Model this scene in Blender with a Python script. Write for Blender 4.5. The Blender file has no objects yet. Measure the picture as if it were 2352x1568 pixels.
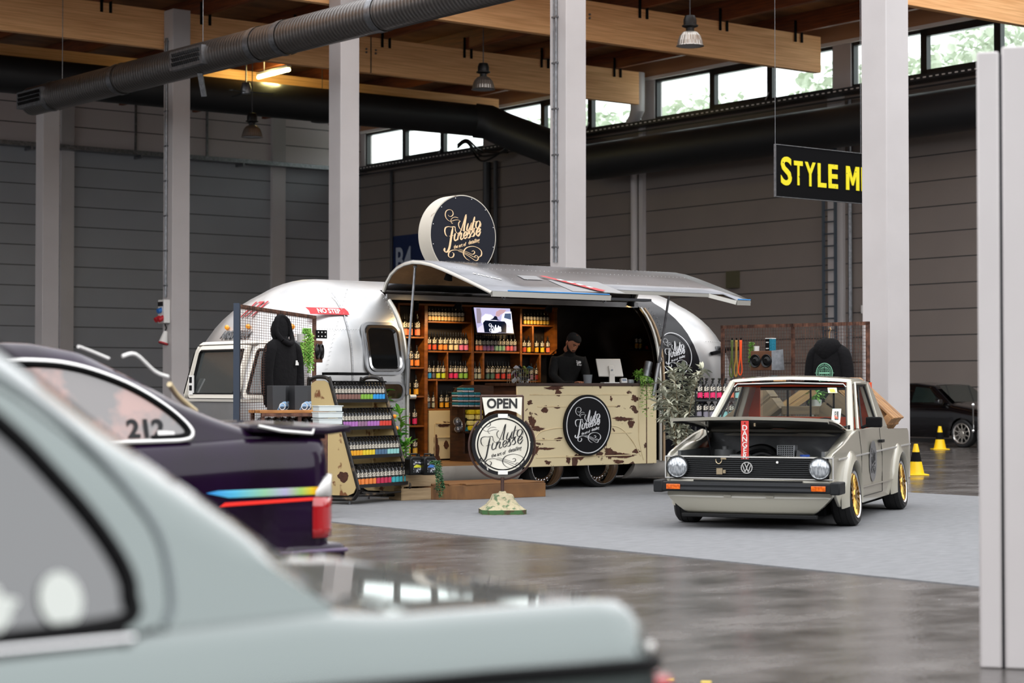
import bpy, bmesh, math, random
from mathutils import Vector, Matrix, Euler
random.seed(7)
SC = bpy.context.scene
COL = SC.collection
PI = math.pi
R = math.radians
# ---------------------------------------------------------------- camera, world, exposure
F_PX = 4500.0
CAM_H = 1.283
PITCH = math.atan(106 / F_PX)
cam_d = bpy.data.cameras.new('camera')
cam = bpy.data.objects.new('camera', cam_d)
COL.objects.link(cam)
cam.location = (0, 0, CAM_H)
cam.rotation_euler = (PI / 2 + PITCH, 0, 0)
cam_d.sensor_width = 36.0
cam_d.lens = 36.0 * F_PX / 2352.0
cam_d.clip_start = 0.05
cam_d.clip_end = 400
cam_d.dof.use_dof = True
cam_d.dof.focus_distance = 21.5
cam_d.dof.aperture_fstop = 2.7
SC.camera = cam
w = bpy.data.worlds.new('overcast_sky')
SC.world = w
w.use_nodes = True
bg = w.node_tree.nodes['Background']
bg.inputs[0].default_value = (0.965, 0.975, 1.0, 1)
bg.inputs[1].default_value = 1.25
SC.view_settings.view_transform = 'Standard'
SC.view_settings.look = 'None'
SC.view_settings.exposure = 1.25
SC.view_settings.gamma = 1.0
SC.view_settings.use_curve_mapping = False


def area_light(name, loc, rot, sx, sy, power, color=(1, 1, 1)):
    l = bpy.data.lights.new(name, 'AREA')
    l.shape = 'RECTANGLE'; l.size = sx; l.size_y = sy
    l.energy = power; l.color = color
    o = bpy.data.objects.new(name, l); COL.objects.link(o)
    o.location = loc; o.rotation_euler = rot
    return o


# ---------------------------------------------------------------- pixel <-> place helpers
def ray(px, py):
    u = (px - 1176) / F_PX; v = (784 - py) / F_PX
    return u, math.cos(PITCH) - v * math.sin(PITCH), math.sin(PITCH) + v * math.cos(PITCH)


def at(px, py, Y):
    u, c, s = ray(px, py); t = Y / c
    return Vector((u * t, Y, CAM_H + s * t))


def ground(px, py, z=0.0):
    u, c, s = ray(px, py); t = (z - CAM_H) / s
    return Vector((u * t, c * t, z))


HA = R(37.5)
HC = Vector((-5.1, 65.9, 0))        # corner of the hall; hall axes are turned by HA
AX = Vector((math.cos(HA), math.sin(HA), 0)); BX = Vector((-math.sin(HA), math.cos(HA), 0))
TO = Vector((0.48, 24.5, 0))        # trailer origin


def hall(x, y, z=0): return HC + AX * x + BX * y + Vector((0, 0, z))
def trl(x, y, z=0): return TO + AX * x + BX * y + Vector((0, 0, z))


def on_plane(px, py, yl, O=TO, ang=HA):
    """local x and z of the point seen at (px,py) on the plane local y = yl of a turned frame"""
    u, c, s = ray(px, py); ax = (math.cos(ang), math.sin(ang)); b = (-math.sin(ang), math.cos(ang))
    t = (yl + O[0] * b[0] + O[1] * b[1]) / (u * b[0] + c * b[1])
    return (u * t - O[0]) * ax[0] + (c * t - O[1]) * ax[1], CAM_H + s * t


# ---------------------------------------------------------------- mesh builder
class MB:
    def __init__(s): s.v = []; s.f = []; s.m = []; s.cm = 0

    def add(s, vs, fs):
        n = len(s.v); s.v += [tuple(v) for v in vs]
        for f in fs: s.f.append(tuple(i + n for i in f)); s.m.append(s.cm)
        return s

    def box(s, x0, x1, y0, y1, z0, z1, M=None):
        vs = [Vector((x, y, z)) for z in (z0, z1) for y in (y0, y1) for x in (x0, x1)]
        if M is not None: vs = [M @ v for v in vs]
        return s.add(vs, [(0, 2, 3, 1), (4, 5, 7, 6), (0, 1, 5, 4), (2, 6, 7, 3), (0, 4, 6, 2), (1, 3, 7, 5)])

    def cbox(s, c, d, M=None):
        T_ = Matrix.Translation(Vector(c))
        if M is not None: T_ = T_ @ M.to_4x4()
        return s.box(-d[0] / 2, d[0] / 2, -d[1] / 2, d[1] / 2, -d[2] / 2, d[2] / 2, T_)

    def bar(s, p, q, wd, hg=None):
        p = Vector(p); q = Vector(q); hg = hg or wd
        d = (q - p); L = d.length
        M = Matrix.Translation((p + q) / 2) @ d.to_track_quat('X', 'Z').to_matrix().to_4x4()
        return s.box(-L / 2, L / 2, -wd / 2, wd / 2, -hg / 2, hg / 2, M)

    def tube(s, pts, r, n=8, closed=False, cap=True):
        pts = [Vector(p) for p in pts]; N = len(pts)
        rs = r if isinstance(r, (list, tuple)) else [r] * N
        rings = []; prev = None
        for i, p in enumerate(pts):
            a = pts[i - 1] if (i > 0 or closed) else p
            b = pts[(i + 1) % N] if (i < N - 1 or closed) else p
            t = (b - a)
            t = t.normalized() if t.length > 1e-9 else Vector((0, 0, 1))
            if prev is None:
                up = Vector((0, 0, 1)) if abs(t.z) < .9 else Vector((1, 0, 0))
                u = t.cross(up).normalized()
            else:
                u = (prev - t * prev.dot(t))
                u = u.normalized() if u.length > 1e-6 else t.orthogonal().normalized()
            prev = u; v = t.cross(u)
            rings.append([p + (u * math.cos(2 * PI * k / n) + v * math.sin(2 * PI * k / n)) * rs[i] for k in range(n)])
        vs = [q for g in rings for q in g]; fs = []
        for i in range(N if closed else N - 1):
            j = (i + 1) % N
            for k in range(n):
                l = (k + 1) % n
                fs.append((i * n + k, i * n + l, j * n + l, j * n + k))
        if cap and not closed:
            fs.append(tuple(range(n - 1, -1, -1))); fs.append(tuple((N - 1) * n + k for k in range(n)))
        return s.add(vs, fs)

    def cyl(s, p, q, r0, r1=None, n=16): return s.tube([p, q], [r0, r0 if r1 is None else r1], n)

    def lathe(s, prof, n=24, M=None, arc=None):
        """profile (r,z) around local z"""
        vs = []; full = arc is None; m = n if full else n + 1
        a0, a1 = (0, 2 * PI) if full else arc
        for (r, z) in prof:
            for k in range(m):
                a = a0 + (a1 - a0) * k / n
                v = Vector((r * math.cos(a), r * math.sin(a), z)); vs.append(M @ v if M is not None else v)
        fs = []
        for i in range(len(prof) - 1):
            for k in range(n):
                l = (k + 1) % m
                fs.append((i * m + k, i * m + l, (i + 1) * m + l, (i + 1) * m + k))
        return s.add(vs, fs)

    def prism(s, poly, d0, d1, M=None):
        """2D polygon (x,z) pushed along local y from d0 to d1"""
        n = len(poly)
        vs = [Vector((x, d0, z)) for x, z in poly] + [Vector((x, d1, z)) for x, z in poly]
        if M is not None: vs = [M @ v for v in vs]
        fs = [tuple(range(n)), tuple(range(2 * n - 1, n - 1, -1))]
        fs += [(i, i + n, (i + 1) % n + n, (i + 1) % n) for i in range(n)]
        return s.add(vs, fs)

    def grid(s, rows, close=False):
        n = len(rows[0]); vs = [p for r in rows for p in r]; fs = []
        for i in range(len(rows) - 1):
            for k in range(n if close else n - 1):
                l = (k + 1) % n
                fs.append((i * n + k, i * n + l, (i + 1) * n + l, (i + 1) * n + k))
        return s.add(vs, fs)

    def ball(s, c, r, n=12, sc=(1, 1, 1), M=None):
        prof = [(math.sin(PI * i / (n // 2 + 2)), -math.cos(PI * i / (n // 2 + 2))) for i in range(n // 2 + 3)]
        T_ = Matrix.Translation(Vector(c))
        if M is not None: T_ = T_ @ M.to_4x4()
        T_ = T_ @ Matrix.Diagonal((r * sc[0], r * sc[1], r * sc[2], 1))
        return s.lathe(prof, n, T_)

    def mesh(s, name, mats, smooth=.6):
        me = bpy.data.meshes.new(name)
        me.from_pydata(s.v, [], s.f); me.update()
        if not isinstance(mats, (list, tuple)): mats = [mats]
        for m in mats: me.materials.append(m)
        me.polygons.foreach_set('material_index', s.m)
        bm = bmesh.new(); bm.from_mesh(me)
        bmesh.ops.remove_doubles(bm, verts=bm.verts, dist=1e-5)
        bmesh.ops.recalc_face_normals(bm, faces=bm.faces)
        bm.to_mesh(me); bm.free()
        if smooth:
            me.polygons.foreach_set('use_smooth', [True] * len(me.polygons))
            me.set_sharp_from_angle(angle=smooth)
        return me

    def build(s, name, mats, parent=None, smooth=.6, bevel=0, loc=None, rz=None, seg=2):
        o = bpy.data.objects.new(name, s.mesh(name, mats, smooth)); COL.objects.link(o)
        if parent is not None: o.parent = parent
        if loc is not None: o.location = loc
        if rz is not None: o.rotation_euler = (0, 0, rz)
        if bevel:
            b = o.modifiers.new('bevel', 'BEVEL'); b.width = bevel; b.segments = seg; b.limit_method = 'ANGLE'
            b.angle_limit = R(35)
        return o


def tag(o, label=None, cat=None, group=None, kind=None):
    if label: o['label'] = label
    if cat: o['category'] = cat
    if group: o['group'] = group
    if kind: o['kind'] = kind
    return o


def thing(name, label, cat, loc=(0, 0, 0), rz=0, group=None, rot=None):
    o = bpy.data.objects.new(name, None); COL.objects.link(o)
    o.empty_display_size = .1
    o.location = loc; o.rotation_euler = rot if rot else (0, 0, rz)
    return tag(o, label, cat, group)


def dup(root, loc=None, rz=None, label=None, group=None):
    kids = {}
    for o in list(bpy.data.objects):
        if o.parent is not None: kids.setdefault(o.parent.name, []).append(o)
    def cp(o, par):
        c = o.copy(); COL.objects.link(c)
        if par is not None: c.parent = par
        for k in kids.get(o.name, []): cp(k, c)
        return c
    r = cp(root, None)
    if loc is not None: r.location = loc
    if rz is not None: r.rotation_euler = (0, 0, rz)
    if label: r['label'] = label
    if group: r['group'] = group
    return r


# ---------------------------------------------------------------- materials
def hexc(h):
    h = h.lstrip('#'); c = [int(h[i:i + 2], 16) / 255 for i in (0, 2, 4)]
    return tuple(x / 12.92 if x <= .04045 else ((x + .055) / 1.055) ** 2.4 for x in c) + (1,)


MATS = {}


def mat(name, col='#808080', rough=.5, metal=0, coat=0, emit=None, es=1, col2=None, scale=5, stretch=(1, 1, 1),
        lo=.4, hi=.6, bump=0, detail=4, spec=.5, rough2=None, distort=0, space='Object', bscale=None, trans=0, sss=0):
    if name in MATS: return MATS[name]
    m = bpy.data.materials.new(name); m.use_nodes = True; MATS[name] = m
    nt = m.node_tree; b = nt.nodes['Principled BSDF']
    def cc(c): return hexc(c) if isinstance(c, str) else tuple(c) + (1,) * (4 - len(c))
    b.inputs['Base Color'].default_value = cc(col)
    b.inputs['Roughness'].default_value = rough; b.inputs['Metallic'].default_value = metal
    b.inputs['Coat Weight'].default_value = coat; b.inputs['Coat Roughness'].default_value = .04
    b.inputs['Specular IOR Level'].default_value = spec
    b.inputs['Transmission Weight'].default_value = trans
    if emit:
        b.inputs['Emission Color'].default_value = cc(emit); b.inputs['Emission Strength'].default_value = es
    if col2 or bump or rough2 is not None:
        tc = nt.nodes.new('ShaderNodeTexCoord'); mp = nt.nodes.new('ShaderNodeMapping')
        nt.links.new(tc.outputs[space], mp.inputs[0]); mp.inputs['Scale'].default_value = stretch
        nz = nt.nodes.new('ShaderNodeTexNoise'); nt.links.new(mp.outputs[0], nz.inputs['Vector'])
        nz.inputs['Scale'].default_value = scale; nz.inputs['Detail'].default_value = detail
        nz.inputs['Distortion'].default_value = distort
        rp = nt.nodes.new('ShaderNodeMapRange'); nt.links.new(nz.outputs['Fac'], rp.inputs[0])
        rp.inputs[1].default_value = lo; rp.inputs[2].default_value = hi
        if col2:
            mx = nt.nodes.new('ShaderNodeMix'); mx.data_type = 'RGBA'
            nt.links.new(rp.outputs[0], mx.inputs[0])
            mx.inputs[6].default_value = cc(col); mx.inputs[7].default_value = cc(col2)
            nt.links.new(mx.outputs[2], b.inputs['Base Color'])
        if rough2 is not None:
            r2 = nt.nodes.new('ShaderNodeMapRange'); nt.links.new(rp.outputs[0], r2.inputs[0])
            r2.inputs[3].default_value = rough; r2.inputs[4].default_value = rough2
            nt.links.new(r2.outputs[0], b.inputs['Roughness'])
        if bump:
            bp = nt.nodes.new('ShaderNodeBump'); bp.inputs['Strength'].default_value = bump
            bp.inputs['Distance'].default_value = .02
            src = nz
            if bscale:
                src = nt.nodes.new('ShaderNodeTexNoise'); nt.links.new(mp.outputs[0], src.inputs['Vector'])
                src.inputs['Scale'].default_value = bscale
            nt.links.new(src.outputs['Fac'], bp.inputs['Height']); nt.links.new(bp.outputs[0], b.inputs['Normal'])
    return m


def glass(name, tint=(1, 1, 1), refl=.12, rough=.02, dark=0.0):
    """thin pane: lets light through, reflects at grazing angles"""
    if name in MATS: return MATS[name]
    m = bpy.data.materials.new(name); m.use_nodes = True; MATS[name] = m
    nt = m.node_tree; nt.nodes.remove(nt.nodes['Principled BSDF']); out = nt.nodes['Material Output']
    tr = nt.nodes.new('ShaderNodeBsdfTransparent'); tr.inputs[0].default_value = tuple(tint) + (1,)
    gl = nt.nodes.new('ShaderNodeBsdfGlossy'); gl.inputs['Roughness'].default_value = rough
    lw = nt.nodes.new('ShaderNodeLayerWeight'); lw.inputs[0].default_value = .5
    pw_ = nt.nodes.new('ShaderNodeMath'); pw_.operation = 'POWER'; pw_.inputs[1].default_value = 4
    nt.links.new(lw.outputs['Facing'], pw_.inputs[0])
    mr = nt.nodes.new('ShaderNodeMapRange'); mr.inputs[3].default_value = refl; mr.inputs[4].default_value = .35
    nt.links.new(pw_.outputs[0], mr.inputs[0])
    mx = nt.nodes.new('ShaderNodeMixShader'); nt.links.new(mr.outputs[0], mx.inputs[0])
    nt.links.new(tr.outputs[0], mx.inputs[1]); nt.links.new(gl.outputs[0], mx.inputs[2])
    nt.links.new(mx.outputs[0], out.inputs[0])
    return m


def text_mesh(s, size, depth=.004, bold=0, sx=1.0, shear=0, align='CENTER', space=1.0):
    """mesh of a line of type in the local xz plane, facing -y"""
    c = bpy.data.curves.new('type', 'FONT'); c.body = s; c.size = size; c.align_x = align; c.align_y = 'CENTER'
    c.extrude = depth / 2; c.offset = bold; c.shear = shear; c.resolution_u = 4; c.space_character = space
    o = bpy.data.objects.new('type', c); COL.objects.link(o)
    bpy.context.view_layer.update()
    me = bpy.data.meshes.new_from_object(o.evaluated_get(bpy.context.evaluated_depsgraph_get()))
    bpy.data.objects.remove(o)
    M = Matrix.Rotation(PI / 2, 4, 'X') @ Matrix.Diagonal((sx, 1, 1, 1))
    me.transform(M)
    return me


def text(name, s, size, m, parent, loc, rot=(0, 0, 0), **k):
    me = text_mesh(s, size, **k); me.materials.clear(); me.materials.append(m); me.name = name
    o = bpy.data.objects.new(name, me); COL.objects.link(o); o.parent = parent
    o.location = loc; o.rotation_euler = rot
    return o


def crom(pts, k=6):
    """smooth polyline through points of any size"""
    out = []; n = len(pts)
    P_ = [Vector(p) for p in pts]
    for i in range(n - 1):
        a = P_[max(i - 1, 0)]; b = P_[i]; c = P_[i + 1]; d = P_[min(i + 2, n - 1)]
        for j in range(k):
            t = j / k
            out.append(.5 * ((2 * b) + (c - a) * t + (2 * a - 5 * b + 4 * c - d) * t * t + (3 * b - a - 3 * c + d) * t ** 3))
    out.append(P_[-1]); return out
# ---------------------------------------------------------------- materials of the hall
M = {}
M['white_paint'] = mat('white_paint', '#bbb6b5', .55, col2='#b0abaa', scale=1.2, lo=.3, hi=.8)
M['glulam'] = mat('glulam', '#f8c186', .6, col2='#d6975c', scale=2.2, stretch=(.4, 6, 14), lo=.35, hi=.75, detail=8)
M['dark_wood'] = mat('purlin_wood', '#83431c', .6, col2='#5c2c12', scale=3, stretch=(6, .5, 8), lo=.3, hi=.7)
M['plywood'] = mat('plywood', '#a5754a', .6, col2='#6e4a2d', scale=1.1, stretch=(1, 2.5, 1), lo=.35, hi=.7, detail=6)
M['black_duct'] = mat('black_duct', '#1b1c1e', .5)
M['steel'] = mat('galvanised_steel', '#8d8f92', .38, .9, col2='#6a6c70', scale=14, lo=.3, hi=.7)
M['dark_steel'] = mat('dark_steel', '#3a3b3e', .45, .7)
M['black'] = mat('black_plastic', '#0a0a0b', .4, spec=.3)
M['matt_black'] = mat('matt_black', '#080809', .8, spec=.15)
M['frame_black'] = mat('window_frame_black', '#14171a', .35)
M['white'] = mat('white_plastic', '#dedcd8', .4)
M['chrome'] = mat('chrome', '#d8d8d8', .08, 1)
M['red'] = mat('red_paint', '#b3202a', .45)
M['wglass'] = glass('window_glass', (.93, .98, .96), .04)


def panel_mat(name, zs, ca='#8a8c90', cb='#97999d'):
    m = bpy.data.materials.new(name); m.use_nodes = True
    nt = m.node_tree; b = nt.nodes['Principled BSDF']; N = nt.nodes.new; L = nt.links.new
    tc = N('ShaderNodeTexCoord'); sp = N('ShaderNodeSeparateXYZ'); L(tc.outputs['Object'], sp.inputs[0])
    a = N('ShaderNodeMath'); a.operation = 'SUBTRACT'; L(sp.outputs[2], a.inputs[0]); a.inputs[1].default_value = .065
    d = N('ShaderNodeMath'); d.operation = 'MODULO'; L(a.outputs[0], d.inputs[0]); d.inputs[1].default_value = .61
    c = N('ShaderNodeMath'); c.operation = 'LESS_THAN'; L(d.outputs[0], c.inputs[0]); c.inputs[1].default_value = .026
    nz = N('ShaderNodeTexNoise'); nz.inputs['Scale'].default_value = .7; L(tc.outputs['Object'], nz.inputs['Vector'])
    gt = N('ShaderNodeMath'); gt.operation = 'GREATER_THAN'; L(sp.outputs[2], gt.inputs[0]); gt.inputs[1].default_value = zs
    m1 = N('ShaderNodeMix'); m1.data_type = 'RGBA'; L(nz.outputs['Fac'], m1.inputs[0])
    m1.inputs[6].default_value = hexc(ca); m1.inputs[7].default_value = hexc(cb)
    m2 = N('ShaderNodeMix'); m2.data_type = 'RGBA'; L(gt.outputs[0], m2.inputs[0])
    L(m1.outputs[2], m2.inputs[6]); m2.inputs[7].default_value = hexc('#cfc5c4')
    m3 = N('ShaderNodeMix'); m3.data_type = 'RGBA'; L(c.outputs[0], m3.inputs[0])
    L(m2.outputs[2], m3.inputs[6]); m3.inputs[7].default_value = hexc('#2c2c2d')
    L(m3.outputs[2], b.inputs['Base Color']); b.inputs['Roughness'].default_value = .5
    bp = N('ShaderNodeBump'); bp.invert = True; bp.inputs['Distance'].default_value = .02; L(c.outputs[0], bp.inputs['Height'])
    L(bp.outputs[0], b.inputs['Normal'])
    return m


def hthing(name, label, cat, x, y, z=0, group=None):
    return thing(name, label, cat, hall(x, y, z), HA, group)


def hbuild(mb, name, m, kind=None, **k):
    o = mb.build(name, m, loc=HC, rz=HA, **k)
    if kind: o['kind'] = kind
    return o


# floor: polished dark concrete
def floor_mat():
    m = bpy.data.materials.new('polished_asphalt_floor'); m.use_nodes = True
    nt = m.node_tree; b = nt.nodes['Principled BSDF']; N = nt.nodes.new; L = nt.links.new
    tc = N('ShaderNodeTexCoord'); mp = N('ShaderNodeMapping'); L(tc.outputs['Object'], mp.inputs[0])
    mp.inputs['Scale'].default_value = (.8, 1.3, 1)
    n1 = N('ShaderNodeTexNoise'); n1.inputs['Scale'].default_value = 1.3; n1.inputs['Detail'].default_value = 9; L(mp.outputs[0], n1.inputs['Vector'])
    n1.inputs['Roughness'].default_value = .65
    n2 = N('ShaderNodeTexNoise'); n2.inputs['Scale'].default_value = 26; n2.inputs['Detail'].default_value = 6; L(tc.outputs['Object'], n2.inputs['Vector'])
    cr = N('ShaderNodeValToRGB'); L(n1.outputs['Fac'], cr.inputs[0])
    cr.color_ramp.elements[0].position = .3; cr.color_ramp.elements[0].color = hexc('#332f2d')
    cr.color_ramp.elements[1].position = .72; cr.color_ramp.elements[1].color = hexc('#5f5b59')
    mx = N('ShaderNodeMix'); mx.data_type = 'RGBA'; mx.blend_type = 'OVERLAY'; mx.inputs[0].default_value = .5
    L(cr.outputs[0], mx.inputs[6]); L(n2.outputs['Color'], mx.inputs[7])
    L(cr.outputs[0], b.inputs['Base Color'])
    mr = N('ShaderNodeMapRange'); L(n1.outputs['Fac'], mr.inputs[0]); mr.inputs[1].default_value = .3; mr.inputs[2].default_value = .7
    mr.inputs[3].default_value = .12; mr.inputs[4].default_value = .34
    L(mr.outputs[0], b.inputs['Roughness'])
    bp = N('ShaderNodeBump'); bp.inputs['Strength'].default_value = .18; bp.inputs['Distance'].default_value = .01
    L(n2.outputs['Fac'], bp.inputs['Height']); L(bp.outputs[0], b.inputs['Normal'])
    return m


mb = MB(); mb.box(-60, .6, -90, .6, -.2, 0)
hbuild(mb, 'floor', floor_mat(), 'structure')

# ---- carpet: near edge runs along hall y through ground(760,1200) and ground(2252,1348)
def hl(v):
    d = v - HC; return d.dot(AX), d.dot(BX)
c1 = hl(ground(760, 1199)); c2 = hl(ground(2252, 1349)); c3 = hl(ground(2252, 1141)); c4 = hl(ground(2090, 1131))
carpet_m = mat('grey_carpet', '#808183', .95, col2='#737476', scale=6, lo=.3, hi=.7, bump=.3, bscale=300, stretch=(1, 3, 1), spec=.1)
mb = MB()
cx0 = (c1[0] + c2[0]) / 2
sl = (c2[0] - c1[0]) / (c2[1] - c1[1])
def cedge(y): return c1[0] + (y - c1[1]) * sl
far = c3[0]
mb.add([(cedge(-57), -57, .0), (far, -57, .0), (far, -20, .0), (cedge(-20), -20, .0),
        (cedge(-57), -57, .008), (far, -57, .008), (far, -20, .008), (cedge(-20), -20, .008)],
       [(3, 2, 1, 0), (4, 5, 6, 7), (0, 1, 5, 4), (1, 2, 6, 5), (2, 3, 7, 6), (3, 0, 4, 7)])
tag(hbuild(mb, 'carpet', carpet_m), 'flat grey exhibition carpet laid under the trailer and the pickup', 'carpet')

# ---- walls
ZT = 12.2
pm = panel_mat('grey_sandwich_panel', 8.5)
mb = MB(); mb.box(-60, .3, 0, .3, 0, ZT); hbuild(mb, 'wall_left', pm, 'structure')
WS, WH = 8.72, 9.82           # sill and head of the strip windows
pm2 = panel_mat('grey_sandwich_panel_right', 30, '#736a65', '#80766f')
mb = MB(); mb.box(0, .3, -62, 0, 0, WS - .06); hbuild(mb, 'wall_right', pm2, 'structure')
mb = MB(); mb.box(0, .3, -62, 0, WH, ZT); hbuild(mb, 'trim_1', mat('fascia_board', '#a9805f', .6), 'structure')
# unseen hall walls added behind the camera, low and dark for reflections, open above
for nm, x0, x1, y0, y1 in (('wall_back_unseen', -26, 24, -11.3, -11), ('wall_west_unseen', -26.3, -26, -11, 36), ('wall_east_unseen', 24, 24.3, -11, 27)):
    MB().box(x0, x1, y0, y1, 0, 5.5).build(nm, mat('dark_reflection_wall', '#34312f', .6))['kind'] = 'structure'
# window bays of three panes, posts between
bays = [(.25, 6.9), (7.5, 14.3), (14.85, 21.55), (22.15, 28.9), (29.4, 36.1), (36.7, 43.4), (44, 50.7)]
wn = 0
posts = MB(); prev = 0
for a_, b_ in bays:
    posts.box(0, .3, -a_, -prev, WS - .06, WH); prev = b_
posts.box(0, .3, -62, -prev, WS - .06, WH)
hbuild(posts, 'trim_2', M['white_paint'], 'structure')
mb = MB(); mb.box(-.05, 0, -62, 0, WH, WH + .09)
hbuild(mb, 'trim_3', M['white'], 'structure')
for bi, (a_, b_) in enumerate(bays):
    t3 = (b_ - a_) / 3
    for k in range(3):
        wn += 1
        y1 = -(a_ + k * t3); y0 = y1 - t3
        fr_ = MB(); mid = (k == 1); fw = .13 if mid else .06
        fr_.box(.05, .2, y0, y0 + fw, WS, WH).box(.05, .2, y1 - fw, y1, WS, WH)
        fr_.box(.05, .2, y0, y1, WS, WS + fw).box(.05, .2, y0, y1, WH - fw * 1.3, WH)
        o = hbuild(fr_, 'window_%d' % wn, M['frame_black'], 'structure')
        g = MB(); g.box(.12, .125, y0 + fw, y1 - fw, WS + fw, WH - fw); g.build('pane', M['wglass'], o)
        if mid:
            h_ = MB(); h_.bar((-.02, y0 + .12, WS + .02), (.04, y0 + .05, WS + .22), .03); h_.build('handle', M['steel'], o)
# ---- ceiling
mb = MB(); mb.prism([(-46, 0), (0, 0), (0, -30), (-14, -24), (-46, -16)], 10.45, 10.6, Matrix(((1, 0, 0, 0), (0, 0, 1, 0), (0, 1, 0, 0), (0, 0, 0, 1))))
hbuild(mb, 'ceiling', M['plywood'], 'structure')
# ---- concrete columns
cols = [(107, 49.8), (404, 44.9), (789, 39.6), (1305, 34.0), (2035.5, 28.0)]
cnames = ['leftmost white column, standing behind the purple car',
          'white column with a socket box, just left of the trailer',
          'white column rising behind the trailer roof, left of the round roof sign',
          'white column with a grey conduit rising behind the raised hatch',
          'broad white column standing right behind the pickup']
colp = []
for (px, Y), lb in zip(cols, cnames):
    p = Vector(((px - 1176) / F_PX * Y, Y, 0)); colp.append(p)
    s_ = .45 if Y > 30 else .475
    mb = MB(); mb.box(-s_ / 2, s_ / 2, -s_ / 2, s_ / 2, 0, 8.9 if px == 107 else 9.95)
    tag(mb.build('column', M['white_paint'], loc=p, rz=HA, bevel=.015), lb, 'column')
for i, dx, zlow in ((1, -.0, 3.35), (3, 0, 3.45)):
    t = thing('conduit', ['grey cable conduit running down the column beside the socket box', 'grey cable conduit running down the column behind the hatch'][i == 3],
              'conduit', colp[i], HA)
    g = MB(); g.tube([(-.252, .02, zlow), (-.252, .02, 9.3)], .022, 8)
    g.tube([(-.252, .09, zlow), (-.252, .09, 9.3)], .012, 6); g.build('pipe', M['steel'], t)
    for k in range(8): MB().box(-.275, -.226, -.02, .12, zlow + .25 + k * .8, zlow + .28 + k * .8).build('clip', M['steel'], t)
# socket box on the second column
t = thing('socket_box', 'white power socket box with blue and red outlets on the column left of the trailer', 'socket box', colp[1] + AX * -.225 + Vector((0, 0, 3.02)), HA)
g = MB(); g.box(-.16, 0, -.16, .16, -.27, .27); g.build('housing', M['white'], t, bevel=.02)
g = MB(); g.box(-.19, -.15, -.1, .1, .12, .22); g.build('breaker_cover', M['black'], t)
g = MB(); g.cyl((-.14, 0, .04), (-.24, 0, .0), .06); g.build('blue_outlet', mat('outlet_blue', '#2467b0', .4), t)
for y_ in (-.08, .08):
    g = MB(); g.cyl((-.14, y_, -.14), (-.26, y_, -.2), .06); g.build('red_outlet', M['red'], t)
t = thing('plug_adapter', 'white plug adapter with red rim hanging below the socket box', 'plug', colp[1] + AX * -.28 + Vector((0, 0, 2.45)), HA)
g = MB(); g.tube([(0, 0, .28), (.03, 0, .2), (0, 0, .1)], .015, 6); g.build('cable', M['black'], t)
g = MB(); g.cyl((.02, 0, .12), (-.04, 0, -.14), .05, .11); g.build('body', M['white'], t)
g = MB(); g.cyl((-.04, 0, -.14), (-.05, 0, -.17), .11); g.build('rim', M['red'], t)

# ---- glulam beams along hall x, on the columns
BZ0, BZ1 = 9.08, 9.97
bl = ['timber beam ending at the wall left of the strip windows, behind the pendant lamps',
      'timber beam crossing the upper middle of the hall to the strip windows',
      'timber beam in the upper right corner above the strip windows']
beam_ys = []
for i, cp in enumerate([colp[0], colp[1], colp[2], colp[3], colp[4]]):
    x, y = hl(cp); beam_ys.append(y + .32)
    lb = ['dark timber beam farthest back, low behind the round ducts'] + bl + ['timber beam nearest the camera, overhead']
    t = hthing('timber_beam', lb[i], 'beam', -.55, y + .32, 0)
    g = MB(); g.box(-44, 0, -.09, .09, BZ0, BZ1); g.build('beam', M['glulam'], t)
    if i in (1, 2):
        g = MB(); xx = hl(Vector(at([973, 1397][i - 1], 150, [46.6, 43.1][i - 1])))[0] + .55
        g.box(xx - .012, xx + .012, -.1, .0, BZ0, BZ1 + .01); g.build('joint_plate', M['dark_steel'], t)
        for dx in (-.14, .14):
            g = MB()
            for zz in (BZ0 + .5, BZ0 + .58): g.cyl((xx + dx, -.09, zz), (xx + dx, -.12, zz), .025, n=8)
            g.build('bolt', M['steel'], t)
# purlins across, lying on the beams
pxs = [-1.35 - 2.53 * k for k in range(14)]
for k, x in enumerate(pxs):
    lb = 'dark brown roof purlin lying across the timber beams'
    t = hthing('purlin', lb, 'purlin', x, 0, 0, 'roof purlins over the timber beams')
    g = MB(); g.box(-.07, .07, -34, -.2, BZ1 + .02, 10.44); g.build('beam', M['dark_wood'], t)
    for by in beam_ys[1:4]:
        g = MB()
        for dx in (-.11, .11): g.box(dx - .03, dx + .03, by - .13, by - .1, BZ1 - .22, BZ1 + .3)
        g.build('bracket', M['matt_black'], t)

# ---- black air ducts along the walls with the sloping elbow between them
zL = 8.95
# the left duct: centre seen at (0,172) and (1120,282); right duct centre at (1350,360) and (2240,222)
def dpt(px, py, z):
    u, c, s = ray(px, py); t = (z - CAM_H) / s
    v = Vector((u * t, c * t, z)); x, y = hl(v); return Vector((x, y, z))
L0 = dpt(0, 174, zL); L1 = dpt(1090, 272, zL); R0 = dpt(1290, 372, 7.55); R1 = dpt(2240, 222, 7.55)
L0 = Vector((-16.9, -9.8, 8.97)); L1 = Vector((-2.5, -9.8, 9.02)); R0.x = R1.x = -1.25
g = MB(); g.tube([L0 + (L0 - L1) * .6, L1 - Vector((.6, 0, 0)), L1], .46, 28)
tag(hbuild(g, 'air_duct', M['black_duct']), 'big round black air duct running level along the left wall below the roof', 'duct')
g = MB(); g.tube([L1 + Vector((.05, 0, 0)), L1 + Vector((.35, -.25, -.05)), L1 + Vector((.6, -.7, -.3)), R0 + Vector((-.3, .7, .45)), R0 + Vector((-.1, .2, .1)), R0 + Vector((0, -.4, 0)), R1, R1 + (R1 - R0) * 1.2], .5, 28)
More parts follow.
